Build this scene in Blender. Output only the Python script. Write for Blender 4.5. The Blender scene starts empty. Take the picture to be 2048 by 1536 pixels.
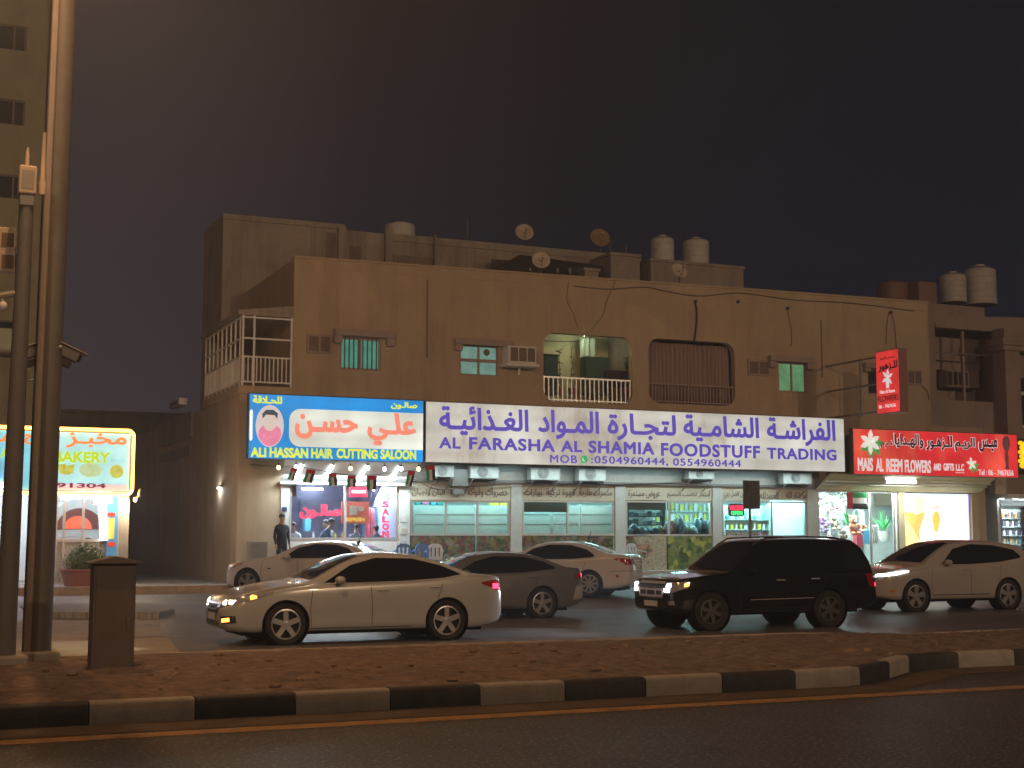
import bpy, bmesh, math, random
from mathutils import Vector, Matrix, geometry, noise
from mathutils.bvhtree import BVHTree
random.seed(7)
SC = bpy.context.scene
COL = SC.collection
rad = math.radians

# ------------------------------------------------------------------ camera
# world axes: X runs along the road (to the right), Y across it (away), Z up; the camera stands at the origin
YAW, PITCH, F, EYE = rad(23.7), math.atan(310/2800), 2800.0, 1.7
cd = bpy.data.cameras.new('camera'); cam = bpy.data.objects.new('camera', cd); COL.objects.link(cam)
cam.location = (0, 0, EYE); cam.rotation_euler = (math.pi/2+PITCH, 0, -YAW)
cd.sensor_width = 36; cd.lens = F/2048*36; cd.clip_start = 0.1; cd.clip_end = 2000
SC.camera = cam

# ------------------------------------------------------------------ world: night sky with town glow low on the left
wd = bpy.data.worlds.new('World'); SC.world = wd; wd.use_nodes = True
nt = wd.node_tree; bg = nt.nodes['Background']
tc = nt.nodes.new('ShaderNodeTexCoord'); sx = nt.nodes.new('ShaderNodeSeparateXYZ'); nt.links.new(tc.outputs['Generated'], sx.inputs[0])
def wmath(op, a, b):
    n = nt.nodes.new('ShaderNodeMath'); n.operation = op; n.use_clamp = False
    for i, v in enumerate((a, b)):
        if isinstance(v, (int, float)): n.inputs[i].default_value = v
        else: nt.links.new(v, n.inputs[i])
    return n.outputs[0]
def wramp(src, stops):
    r = nt.nodes.new('ShaderNodeValToRGB'); nt.links.new(src, r.inputs[0])
    e = r.color_ramp.elements
    while len(e) < len(stops): e.new(0.5)
    for k, (p, c) in zip(e, stops): k.position = p; k.color = (*c, 1)
    return r.outputs[0]
side = wmath('SUBTRACT', wmath('MULTIPLY', sx.outputs[0], math.cos(YAW)), wmath('MULTIPLY', sx.outputs[1], math.sin(YAW)))
sidef = wmath('ADD', wmath('MULTIPLY', side, 1.3), 0.5)
skyc = wramp(sidef, [(0.0, (.048, .038, .043)), (0.2, (.033, .027, .033)), (0.36, (.0105, .0092, .0150)), (0.55, (.0034, .0042, .0085)), (1.0, (.0030, .0068, .0165))])
elev = wramp(wmath('MULTIPLY', sx.outputs[2], 2.0), [(0.12, (1.5, 1.35, 1.3)), (0.42, (1, 1, 1)), (0.8, (.75, .62, .55))])
mx = nt.nodes.new('ShaderNodeMix'); mx.data_type = 'RGBA'; mx.blend_type = 'MULTIPLY'; mx.inputs[0].default_value = 1
nt.links.new(skyc, mx.inputs[6]); nt.links.new(elev, mx.inputs[7]); nt.links.new(mx.outputs[2], bg.inputs[0]); bg.inputs[1].default_value = 1.0

SC.view_settings.view_transform = 'Standard'; SC.view_settings.look = 'None'
SC.view_settings.exposure = 0.0; SC.view_settings.gamma = 1.0
SC.cycles.use_denoising = True
SC.cycles.max_bounces = 6; SC.cycles.transparent_max_bounces = 12
SC.cycles.sample_clamp_indirect = 4
SC.cycles.caustics_reflective = False; SC.cycles.caustics_refractive = False

SODIUM = (1.0, .665, .41)
LAMP_SPOTS = [(-12.0, -15.0, 11500), (16.0, -15.0, 16000), (44.0, -15.0, 21000)]   # x, y, watts of the lamp posts on the near pavement, behind the camera
def light(name, kind, loc, power, col, size=.3, aim=None, sizey=None, angle=None, parent=None):
    d = bpy.data.lights.new(name, kind); d.energy = power; d.color = col
    if kind == 'AREA':
        d.shape = 'RECTANGLE'; d.size = size; d.size_y = sizey or size
    else: d.shadow_soft_size = size
    if kind == 'SPOT': d.spot_size = rad(angle or 150); d.spot_blend = 1.0
    o = bpy.data.objects.new(name, d); COL.objects.link(o)
    o.location = loc
    if aim is not None: o.rotation_euler = (Vector(aim)-Vector(loc)).to_track_quat('-Z', 'Y').to_euler()
    if parent is not None: o.parent = parent; o.matrix_parent_inverse = WM[parent.name].inverted()
    return o

# ------------------------------------------------------------------ pixel rays, used to measure things in the photo
def ray(x, y):
    X, Y = (x-1024)/F, -(y-768)/F
    h = math.cos(PITCH)-Y*math.sin(PITCH); z = math.sin(PITCH)+Y*math.cos(PITCH)
    return (X*math.cos(YAW)+h*math.sin(YAW), -X*math.sin(YAW)+h*math.cos(YAW), z)
def at(x, y, t):
    r = ray(x, y); k = t/r[1]; return (r[0]*k, t, EYE+r[2]*k)
def ats(x, y, s):
    r = ray(x, y); k = s/r[0]; return (s, r[1]*k, EYE+r[2]*k)
def gnd(x, y, z=0.0):
    r = ray(x, y); k = (z-EYE)/r[2]; return (r[0]*k, r[1]*k, z)
def rect(x0, y0, x1, y1, t):
    xm = (x0+x1)/2
    return at(x0, (y0+y1)/2, t)[0], at(x1, (y0+y1)/2, t)[0], at(xm, y1, t)[2], at(xm, y0, t)[2]   # s0 s1 z0 z1

# ------------------------------------------------------------------ materials
def mat(name, col, rough=.6, metal=0.0, var=.12, scale=3.0, bump=0.0, bscale=60.0, emit=0.0, ecol=None, stretch=(1, 1, 1), spec=.5, stain=None, coat=0.0, stamt=.5, stscale=1.2, streak=0.0):
    m = bpy.data.materials.new(name); m.use_nodes = True; n = m.node_tree.nodes; l = m.node_tree.links
    b = n['Principled BSDF']; b.inputs['Roughness'].default_value = rough; b.inputs['Metallic'].default_value = metal
    b.inputs['Specular IOR Level'].default_value = spec; b.inputs['Coat Weight'].default_value = coat
    t = n.new('ShaderNodeTexCoord'); mp = n.new('ShaderNodeMapping'); mp.inputs['Scale'].default_value = stretch
    l.new(t.outputs['Object'], mp.inputs[0])
    no = n.new('ShaderNodeTexNoise'); no.inputs['Scale'].default_value = scale; no.inputs['Detail'].default_value = 6; no.inputs['Roughness'].default_value = .65
    l.new(mp.outputs[0], no.inputs[0])
    r = n.new('ShaderNodeValToRGB'); l.new(no.outputs[0], r.inputs[0])
    e = r.color_ramp.elements; e[0].position = .3; e[1].position = .7
    e[0].color = (*[c*(1-var) for c in col], 1); e[1].color = (*[min(1, c*(1+var)) for c in col], 1)
    out = r.outputs[0]
    if stain:
        n2 = n.new('ShaderNodeTexNoise'); n2.inputs['Scale'].default_value = stscale; n2.inputs['Detail'].default_value = 9; n2.inputs['Roughness'].default_value = .7
        m2 = n.new('ShaderNodeMapping'); m2.inputs['Scale'].default_value = (1, 1, .35); m2.inputs['Location'].default_value = (3.1, 1.7, .4)
        l.new(t.outputs['Object'], m2.inputs[0]); l.new(m2.outputs[0], n2.inputs[0])
        r2 = n.new('ShaderNodeValToRGB'); l.new(n2.outputs[0], r2.inputs[0]); r2.color_ramp.elements[0].position = .5; r2.color_ramp.elements[1].position = .72
        r2.color_ramp.elements[1].color = (stamt, stamt, stamt, 1)
        x = n.new('ShaderNodeMix'); x.data_type = 'RGBA'; l.new(r2.outputs[0], x.inputs[0]); l.new(out, x.inputs[6]); x.inputs[7].default_value = (*stain, 1); out = x.outputs[2]
    if streak:   # rain and drip marks running down, and paler patches of repaired plaster
        m4 = n.new('ShaderNodeMapping'); m4.inputs['Scale'].default_value = (2.6, 2.6, .13); l.new(t.outputs['Object'], m4.inputs[0])
        n4 = n.new('ShaderNodeTexNoise'); n4.inputs['Scale'].default_value = 1.0; n4.inputs['Detail'].default_value = 7; n4.inputs['Roughness'].default_value = .72; l.new(m4.outputs[0], n4.inputs[0])
        r4 = n.new('ShaderNodeValToRGB'); l.new(n4.outputs[0], r4.inputs[0]); r4.color_ramp.elements[0].position = .47; r4.color_ramp.elements[1].position = .70
        r4.color_ramp.elements[0].color = (1, 1, 1, 1); r4.color_ramp.elements[1].color = (1-streak, 1-streak*1.05, 1-streak*1.1, 1)
        x4 = n.new('ShaderNodeMix'); x4.data_type = 'RGBA'; x4.blend_type = 'MULTIPLY'; x4.inputs[0].default_value = 1; l.new(out, x4.inputs[6]); l.new(r4.outputs[0], x4.inputs[7]); out = x4.outputs[2]
        v5 = n.new('ShaderNodeTexVoronoi'); v5.inputs['Scale'].default_value = .55; l.new(t.outputs['Object'], v5.inputs[0]); s5 = n.new('ShaderNodeSeparateColor'); l.new(v5.outputs['Color'], s5.inputs[0])
        r5 = n.new('ShaderNodeValToRGB'); l.new(s5.outputs[0], r5.inputs[0]); r5.color_ramp.elements[0].color = (.93, .93, .93, 1); r5.color_ramp.elements[1].color = (1.06, 1.05, 1.03, 1)
        x5 = n.new('ShaderNodeMix'); x5.data_type = 'RGBA'; x5.blend_type = 'MULTIPLY'; x5.inputs[0].default_value = 1; l.new(out, x5.inputs[6]); l.new(r5.outputs[0], x5.inputs[7]); out = x5.outputs[2]
    l.new(out, b.inputs['Base Color'])
    if emit:
        b.inputs['Emission Strength'].default_value = emit
        if ecol: b.inputs['Emission Color'].default_value = (*ecol, 1)
        else: l.new(out, b.inputs['Emission Color'])
    if bump:
        n3 = n.new('ShaderNodeTexNoise'); n3.inputs['Scale'].default_value = bscale; n3.inputs['Detail'].default_value = 5
        l.new(t.outputs['Object'], n3.inputs[0])
        bp = n.new('ShaderNodeBump'); bp.inputs['Strength'].default_value = bump; bp.inputs['Distance'].default_value = .02
        l.new(n3.outputs[0], bp.inputs['Height']); l.new(bp.outputs[0], b.inputs['Normal'])
    return m
def pane_mat(name, tint, gloss=.08):
    m = bpy.data.materials.new(name); m.use_nodes = True; n = m.node_tree.nodes; l = m.node_tree.links
    n.remove(n['Principled BSDF'])
    tr = n.new('ShaderNodeBsdfTransparent'); tr.inputs[0].default_value = (*tint, 1)
    gl = n.new('ShaderNodeBsdfGlossy'); gl.inputs['Roughness'].default_value = .03
    fr = n.new('ShaderNodeFresnel'); fr.inputs[0].default_value = 1.45
    sm = n.new('ShaderNodeMixShader'); l.new(fr.outputs[0], sm.inputs[0]); l.new(tr.outputs[0], sm.inputs[1]); l.new(gl.outputs[0], sm.inputs[2])
    l.new(sm.outputs[0], n['Material Output'].inputs[0]); return m
def print_mat(name, ground, cols, scale, emit=0.0, dens=.5, leaf=None):
    """a printed picture of fruit or flowers: coloured cells scattered over a plain ground"""
    m = bpy.data.materials.new(name); m.use_nodes = True; n = m.node_tree.nodes; l = m.node_tree.links; b = n['Principled BSDF']; b.inputs['Roughness'].default_value = .35
    t = n.new('ShaderNodeTexCoord'); v = n.new('ShaderNodeTexVoronoi'); v.inputs['Scale'].default_value = scale; l.new(t.outputs['Object'], v.inputs[0])
    sp = n.new('ShaderNodeSeparateColor'); l.new(v.outputs['Color'], sp.inputs[0])
    r = n.new('ShaderNodeValToRGB'); r.color_ramp.interpolation = 'CONSTANT'; e = r.color_ramp.elements
    while len(e) < len(cols): e.new(.5)
    for i, (k, c) in enumerate(zip(e, cols)): k.position = i/len(cols); k.color = (*c, 1)
    l.new(sp.outputs[0], r.inputs[0])
    no = n.new('ShaderNodeTexNoise'); no.inputs['Scale'].default_value = scale*.28; no.inputs['Detail'].default_value = 6; l.new(t.outputs['Object'], no.inputs[0])
    r2 = n.new('ShaderNodeValToRGB'); l.new(no.outputs[0], r2.inputs[0]); r2.color_ramp.elements[0].position = 1-dens-.06; r2.color_ramp.elements[1].position = 1-dens
    x = n.new('ShaderNodeMix'); x.data_type = 'RGBA'; l.new(r2.outputs[0], x.inputs[0]); x.inputs[6].default_value = (*ground, 1); l.new(r.outputs[0], x.inputs[7])
    n4 = n.new('ShaderNodeTexNoise'); n4.inputs['Scale'].default_value = scale*2.2; n4.inputs['Detail'].default_value = 4; l.new(t.outputs['Object'], n4.inputs[0])
    x2 = n.new('ShaderNodeMix'); x2.data_type = 'RGBA'; x2.blend_type = 'OVERLAY'; x2.inputs[0].default_value = .8; l.new(x.outputs[2], x2.inputs[6]); l.new(n4.outputs[0], x2.inputs[7])
    l.new(x2.outputs[2], b.inputs['Base Color'])
    if emit: l.new(x2.outputs[2], b.inputs['Emission Color']); b.inputs['Emission Strength'].default_value = emit
    return m

# ------------------------------------------------------------------ object helpers
WM = {}
def reg(o, m): WM[o.name] = m; return o
def tag(o, label=None, cat=None, group=None, kind=None):
    for k, v in (('label', label), ('category', cat), ('group', group), ('kind', kind)):
        if v: o[k] = v
    return o
def thing(name, label, cat, loc=(0, 0, 0), rz=0.0, group=None):
    o = bpy.data.objects.new(name, None); o.empty_display_size = .1; COL.objects.link(o); o.location = loc; o.rotation_euler = (0, 0, rz)
    reg(o, Matrix.Translation(loc) @ Matrix.Rotation(rz, 4, 'Z')); return tag(o, label, cat, group)
def dup(root, loc=None, rz=None, label=None, group=None):
    r = root.copy(); COL.objects.link(r)
    if loc is not None: r.location = loc
    if rz is not None: r.rotation_euler = (0, 0, rz)
    if label: r['label'] = label
    if group: r['group'] = group
    reg(r, Matrix.Translation(r.location) @ Matrix.Rotation(r.rotation_euler[2], 4, 'Z'))
    for ch in list(root.children):
        c = ch.copy(); COL.objects.link(c); c.parent = r
        for g in list(ch.children):
            d = g.copy(); COL.objects.link(d); d.parent = c
    return r
def fill(loops, nonzero=True):
    """triangles covering the area inside the outlines, and the edges round it"""
    vs, es = [], []
    for lp in loops:
        o = len(vs); n = len(lp); vs += [Vector((q[0], q[1])) for q in lp]; es += [(o+i, o+(i+1) % n) for i in range(n)]
    ov, oe, of, _, _, _ = geometry.delaunay_2d_cdt(vs, es, [], 0, 1e-6)
    E_ = [(vs[a].x, vs[a].y, vs[b].x, vs[b].y) for a, b in es]; keep = []; cnt = {}
    for f in of:
        cx = sum(ov[i].x for i in f)/3; cy = sum(ov[i].y for i in f)/3; w = 0; k = 0
        for x0, y0, x1, y1 in E_:
            if (y0 > cy) != (y1 > cy) and cx < (x1-x0)*(cy-y0)/(y1-y0)+x0: k += 1; w += 1 if y1 > y0 else -1
        if (w if nonzero else k % 2):
            keep.append(f)
            for i in range(3): e = (f[i], f[(i+1) % 3]); cnt[tuple(sorted(e))] = cnt.get(tuple(sorted(e)), [])+[e]
    return [(v.x, v.y) for v in ov], keep, [c[0] for c in cnt.values() if len(c) == 1]
class MB:
    """collects shapes (world coordinates unless built with local=True) into one mesh"""
    def __init__(s): s.bm = bmesh.new(); s.mi = 0
    def face(s, pts):
        try: f = s.bm.faces.new([s.bm.verts.new(p) for p in pts]); f.material_index = s.mi; return f
        except ValueError: return None
    def box(s, x0, x1, y0, y1, z0, z1, M=None):
        if x1 < x0: x0, x1 = x1, x0
        if y1 < y0: y0, y1 = y1, y0
        if z1 < z0: z0, z1 = z1, z0
        c = [Vector(p) for p in ((x0, y0, z0), (x1, y0, z0), (x1, y1, z0), (x0, y1, z0), (x0, y0, z1), (x1, y0, z1), (x1, y1, z1), (x0, y1, z1))]
        if M is not None: c = [M @ p for p in c]
        v = [s.bm.verts.new(p) for p in c]
        for f in ((0, 3, 2, 1), (4, 5, 6, 7), (0, 1, 5, 4), (1, 2, 6, 5), (2, 3, 7, 6), (3, 0, 4, 7)):
            s.bm.faces.new([v[i] for i in f]).material_index = s.mi
        return s
    def ring(s, c, ax, r, seg, up=None):
        ax = Vector(ax).normalized(); u = ax.orthogonal().normalized() if up is None else Vector(up); w = ax.cross(u)
        return [s.bm.verts.new(Vector(c)+r*(math.cos(2*math.pi*i/seg)*u+math.sin(2*math.pi*i/seg)*w)) for i in range(seg)]
    def loft(s, rings, cap=True, smooth=True):
        for a, b in zip(rings, rings[1:]):
            n = len(a)
            for i in range(n):
                f = s.bm.faces.new((a[i], a[(i+1) % n], b[(i+1) % n], b[i])); f.material_index = s.mi; f.smooth = smooth
        if cap:
            for r in (list(reversed(rings[0])), rings[-1]):
                f = s.bm.faces.new(r); f.material_index = s.mi
        return s
    def cyl(s, p0, p1, r0, r1=None, seg=12, cap=True):
        p0, p1 = Vector(p0), Vector(p1); d = p1-p0; u = d.orthogonal().normalized()
        return s.loft([s.ring(p0, d, r0, seg, u), s.ring(p1, d, r0 if r1 is None else r1, seg, u)], cap)
    def tube(s, pts, r, seg=6):
        pts = [Vector(p) for p in pts]; rings = []; u = None
        for i, p in enumerate(pts):
            d = (pts[min(i+1, len(pts)-1)]-pts[max(i-1, 0)]).normalized()
            u = d.orthogonal().normalized() if u is None else (u-d*u.dot(d)).normalized()
            rings.append(s.ring(p, d, r, seg, u))
        return s.loft(rings)
    def lathe(s, c, prof, ax=(0, 0, 1), seg=24, cap=True):
        ax = Vector(ax).normalized(); u = ax.orthogonal().normalized()
        return s.loft([s.ring(Vector(c)+ax*h, ax, max(r, .0005), seg, u) for r, h in prof], cap)
    def ball(s, c, rx, ry=None, rz=None, seg=14, rng=9):
        ry = ry or rx; rz = rz or rx; c = Vector(c); R = []
        for j in range(rng+1):
            a = -math.pi/2+math.pi*j/rng; q = max(math.cos(a), .02)
            R.append([s.bm.verts.new(c+Vector((rx*q*math.cos(2*math.pi*i/seg), ry*q*math.sin(2*math.pi*i/seg), rz*math.sin(a)))) for i in range(seg)])
        return s.loft(R)
    def prism(s, poly, a, b, axis='y'):
        """poly in the plane across the axis: (x,z) for y, (y,z) for x, (x,y) for z"""
        f = {'y': lambda p, h: (p[0], h, p[1]), 'x': lambda p, h: (h, p[0], p[1]), 'z': lambda p, h: (p[0], p[1], h)}[axis]
        return s.loft([[s.bm.verts.new(f(p, a)) for p in poly], [s.bm.verts.new(f(p, b)) for p in poly]], True, False)
    def holed(s, outer, holes, t0, t1, back=True):
        """wall in the s-z plane from depth t0 to t1 with openings"""
        loops = [list(lp) for lp in [outer]+holes]; pts, tris, rim = fill(loops, False)
        for t in ((t0, t1) if back else (t0,)):
            v = [s.bm.verts.new((q[0], t, q[1])) for q in pts]
            for tr in tris:
                try: s.bm.faces.new([v[i] for i in tr]).material_index = s.mi
                except ValueError: pass
        for i, j in rim:
            a, b = pts[i], pts[j]; s.face([(a[0], t0, a[1]), (b[0], t0, b[1]), (b[0], t1, b[1]), (a[0], t1, a[1])])
        return s
    def build(s, name, m, parent=None, local=False, bevel=0.0, recalc=True, smooth=None, seg=2):
        if recalc: bmesh.ops.recalc_face_normals(s.bm, faces=s.bm.faces)
        me = bpy.data.meshes.new(name); s.bm.to_mesh(me); s.bm.free()
        if parent is not None and not local: me.transform(WM[parent.name].inverted())
        o = bpy.data.objects.new(name, me); COL.objects.link(o)
        for q in (m if isinstance(m, (list, tuple)) else [m]): me.materials.append(q)
        if parent is not None: o.parent = parent; reg(o, WM[parent.name])
        else: reg(o, Matrix.Identity(4))
        if smooth is not None:
            for p in me.polygons: p.use_smooth = True
            me.set_sharp_from_angle(angle=rad(smooth))
        if bevel:
            b = o.modifiers.new('bevel', 'BEVEL'); b.width = bevel; b.segments = seg; b.limit_method = 'ANGLE'
        return o
def centred(o, c):
    """moves the origin of a top-level mesh to c without moving the mesh"""
    o.data.transform(Matrix.Translation(-Vector(c))); o.location = c; reg(o, Matrix.Translation(c)); return o
def rrect(s0, s1, z0, z1, r, n=6, only_top=False):
    pts = []
    for cx, cz, a in ((s1-r, z1-r, 0), (s0+r, z1-r, 90), (s0+r, z0+r, 180), (s1-r, z0+r, 270)):
        if only_top and a >= 180: pts.append((s0 if a == 180 else s1, z0)); continue
        for i in range(n+1):
            q = rad(a+90*i/n); pts.append((cx+r*math.cos(q), cz+r*math.sin(q)))
    return pts
def oval(cx, cz, rx, rz, n=28): return [(cx+rx*math.cos(2*math.pi*i/n), cz+rz*math.sin(2*math.pi*i/n)) for i in range(n)]

# ------------------------------------------------------------------ lettering, Arabic letters joined by hand
_t = 'ب FE8F 4|ة FE93 2|ت FE95 4|ج FE9D 4|ح FEA1 4|خ FEA5 4|د FEA9 2|ذ FEAB 2|ر FEAD 2|ز FEAF 2|س FEB1 4|ش FEB5 4|ص FEB9 4|ض FEBD 4|ط FEC1 4|ع FEC9 4|غ FECD 4|ف FED1 4|ق FED5 4|ك FED9 4|ل FEDD 4|م FEE1 4|ن FEE5 4|ه FEE9 4|و FEED 2|ي FEF1 4|ئ FE89 4|ا FE8D 2|أ FE83 2|لا FEFB 2'
AR = {}
for q in _t.split('|'):
    c, h, k = q.split(); h = int(h, 16); AR[c] = tuple(h+i for i in range(int(k)))+(0,)*(4-int(k))
AR['ـ'] = (0x640,)*4; AR['ء'] = (0xFE80, 0, 0, 0)
def shape(t):
    u, i = [], 0
    while i < len(t):
        if t[i] == 'ل' and t[i+1:i+2] == 'ا': u.append('لا'); i += 2
        else: u.append(t[i]); i += 1
    out = []
    for i, c in enumerate(u):
        if c not in AR: out.append(c); continue
        pv = i > 0 and u[i-1] in AR and AR[u[i-1]][2] and AR[c][1]
        nx = AR[c][2] and i+1 < len(u) and u[i+1] in AR and AR[u[i+1]][1]
        out.append(chr(AR[c][3 if pv and nx else 1 if pv else 2 if nx else 0]))
    return ''.join(reversed(out))
def _area(p): return sum(a[0]*b[1]-b[0]*a[1] for a, b in zip(p, p[1:]+p[:1]))/2
_cache = {}
def outlines(body, bold=0.0, spacing=1.0, shear=0.0):
    """the letters' outlines as groups [outer, holes...], in units of the letter size"""
    key = (body, bold, spacing, shear)
    if key in _cache: return _cache[key]
    txt = shape(body) if any(c in AR for c in body) else body
    c = bpy.data.curves.new('lettering', 'FONT'); c.body = txt; c.size = 1; c.space_character = spacing; c.shear = shear
    o = bpy.data.objects.new('lettering', c); COL.objects.link(o); bpy.context.view_layer.update()
    cv = o.to_curve(bpy.context.evaluated_depsgraph_get())
    loops = []
    for sp in cv.splines:
        P = []
        if sp.type == 'BEZIER':
            b = sp.bezier_points; n = len(b)
            for i in range(n):
                a, d = b[i], b[(i+1) % n]
                straight = (a.handle_right-a.co).length < 1e-5 and (d.handle_left-d.co).length < 1e-5
                P += [tuple(v[:2]) for v in geometry.interpolate_bezier(a.co, a.handle_right, d.handle_left, d.co, 2 if straight else 5)[:-1]]
        else: P = [tuple(p.co[:2]) for p in sp.points]
        Q = [p for i, p in enumerate(P) if (Vector(p)-Vector(P[i-1])).length > 1e-4]
        if len(Q) > 2 and abs(_area(Q)) > 1e-5: loops.append(Q)
    o.to_curve_clear(); bpy.data.objects.remove(o); bpy.data.curves.remove(c)
    sgn = 1 if _area(max(loops, key=lambda p: abs(_area(p)))) > 0 else -1
    if bold:
        new = []
        for p in loops:
            n = len(p); q = []
            for i in range(n):
                a, b, d = Vector(p[i-1]), Vector(p[i]), Vector(p[(i+1) % n])
                e1, e2 = (b-a).normalized(), (d-b).normalized()
                n1, n2 = Vector((e1.y, -e1.x)), Vector((e2.y, -e2.x)); m = n1+n2
                if m.length < .2: m = n1
                m.normalize(); k = min(1/max(m.dot(n1), .35), 2)
                q.append(tuple(b+m*bold*k*sgn))
            new.append(q)
        loops = new
    _cache[key] = fill(loops); return _cache[key]
def letters(mb, body, s0, s1, z0, z1=None, put=None, t=0.0, em=None, bold=.02, spacing=1.0, thick=.012, shear=0.0):
    """lays the words into s0..s1; with em the baseline is z0 and the size fixed, else they fill z0..z1"""
    pts, tris, rim = outlines(body, bold, spacing, shear)
    used = {i for f in tris for i in f}; xs = [pts[i][0] for i in used]; ys = [pts[i][1] for i in used]
    a, b, c, d = min(xs), max(xs), min(ys), max(ys); kx = (s1-s0)/(b-a)
    fx = lambda x: s0+(x-a)*kx
    fz = (lambda y: z0+y*em) if em else (lambda y: z0+(y-c)*(z1-z0)/(d-c))
    put = put or (lambda u, v, h: (u, t-h, v)); h = thick
    v = {i: mb.bm.verts.new(put(fx(pts[i][0]), fz(pts[i][1]), h)) for i in used}
    for f in tris:
        try: mb.bm.faces.new([v[k] for k in f]).material_index = mb.mi
        except ValueError: pass
    for i, j in rim:
        p, q = (fx(pts[i][0]), fz(pts[i][1])), (fx(pts[j][0]), fz(pts[j][1])); mb.face([put(*p, h), put(*q, h), put(*q, 0), put(*p, 0)])
    return mb
def ptext(mb, body, x0, x1, yb, t, em_px=None, ytop=None, **kw):
    """words between two pixel columns on the plane at depth t; yb is the pixel row of the baseline (or bottom)"""
    xm = (x0+x1)/2; s0, s1 = at(x0, yb, t)[0], at(x1, yb, t)[0]; zb = at(xm, yb, t)[2]
    if em_px: return letters(mb, body, s0, s1, zb, em=at(xm, yb-em_px, t)[2]-zb, t=t, **kw)
    return letters(mb, body, s0, s1, zb, at(xm, ytop, t)[2], t=t, **kw)
# ================================================================== materials
A_WALL = mat('tan_plaster', (.46, .355, .24), .85, streak=.17, var=.07, scale=1.3, bump=.25, bscale=30, stain=(.27, .20, .14), stamt=.5, stscale=.9)
A_WALL2 = mat('grey_plaster', (.33, .29, .25), .9, streak=.32, var=.14, scale=.9, bump=.3, bscale=20, stain=(.16, .13, .11), stamt=.75, stscale=.7)
A_TOWER = mat('olive_render', (.60, .54, .33), .9, var=.08, scale=.5, stain=(.2, .18, .12), stamt=.4)
A_TRIM = mat('faded_mauve_trim', (.34, .26, .24), .8, var=.12, scale=4, bump=.2)
A_DARK = mat('dark_recess', (.035, .03, .03), .9)
A_BROWN = mat('brown_sleeve', (.17, .12, .10), .75, var=.15, scale=5)
A_WHITE = mat('white_paint', (.72, .71, .68), .55, var=.06, scale=5, stain=(.42, .4, .36), stamt=.4, stscale=3)
A_TILE = mat('pale_tile', (.58, .60, .58), .35, var=.08, scale=5, stain=(.35, .35, .33), stamt=.4, stscale=2)
A_INT = mat('shop_wall', (.74, .77, .76), .6, var=.05, scale=2)
A_FLOORT = mat('shop_floor', (.42, .42, .4), .25, var=.1, scale=4)
A_BEIGE = mat('beige_fascia', (.60, .54, .42), .5, var=.06, scale=4, stain=(.38, .33, .25), stamt=.5, stscale=2)
A_LETTER = mat('brown_lettering', (.10, .06, .05), .5)
A_METAL = mat('grey_steel', (.22, .22, .22), .5, metal=.4, var=.15)
A_ALU = mat('aluminium', (.62, .63, .64), .35, metal=.6, var=.05)
A_POLE = mat('galvanised_pole', (.145, .14, .135), .6, metal=.15, var=.12, scale=6)
A_POLEL = mat('pale_conduit', (.33, .30, .27), .6, var=.1, scale=6)
A_CONC = mat('rough_concrete', (.33, .31, .28), .9, var=.2, scale=3, bump=.5, bscale=40, stain=(.2, .18, .16), stamt=.6)
A_TANK = mat('white_tank', (.52, .50, .47), .55, var=.1, scale=3, stain=(.3, .27, .24), stamt=.5)
A_TANKB = mat('brown_tank', (.20, .11, .085), .6, var=.15)
A_DISH = mat('cream_dish', (.55, .46, .36), .55, var=.1, scale=5, stain=(.35, .25, .17), stamt=.5, stscale=3)
A_BLACKP = mat('black_plastic', (.02, .02, .022), .45)
A_RUBBER = mat('rubber', (.016, .016, .017), .8, var=.2)
A_GREEN = mat('leaf_green', (.05, .17, .05), .55, var=.4, scale=6)
A_BUSH = mat('bush_green', (.10, .17, .05), .6, var=.45, scale=5)
A_TERRA = mat('terracotta', (.36, .15, .10), .8, var=.15)
A_PANE = pane_mat('shop_pane', (.94, .98, .98))
A_DGLASS = mat('dark_pane', (.03, .035, .04), .08, var=.2)
A_TEALW = mat('lit_teal_blind', (.10, .42, .34), .5, var=.25, scale=2.5, emit=.55)
A_TEALC = mat('lit_pale_teal', (.24, .46, .40), .5, var=.25, scale=3, emit=.5)
A_GREENW = mat('lit_green_blind', (.16, .34, .16), .5, var=.25, scale=3, emit=.7)
A_TUBE = mat('lit_tube', (1, 1, 1), .4, var=0, emit=16, ecol=(.86, 1, 1))
A_TUBEW = mat('lit_tube_dim', (1, 1, 1), .4, var=0, emit=5, ecol=(.85, 1, .98))
A_BULBW = mat('warm_bulb', (1, .8, .5), .4, var=0, emit=14, ecol=(1, .66, .28))
A_BULBC = mat('white_bulb', (1, 1, 1), .4, var=0, emit=10, ecol=(.9, 1, 1))
A_SKIN = mat('skin', (.36, .21, .14), .55)
A_HAIR = mat('black_hair', (.012, .01, .01), .6)
def cloth(name, c): return mat(name, c, .85, var=.15, scale=8, bump=.2, bscale=30)
def glow(name, c, e=1.0, var=.04, scale=2.0, rough=.35): return mat(name, c, rough, var=var, scale=scale, emit=e)

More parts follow.
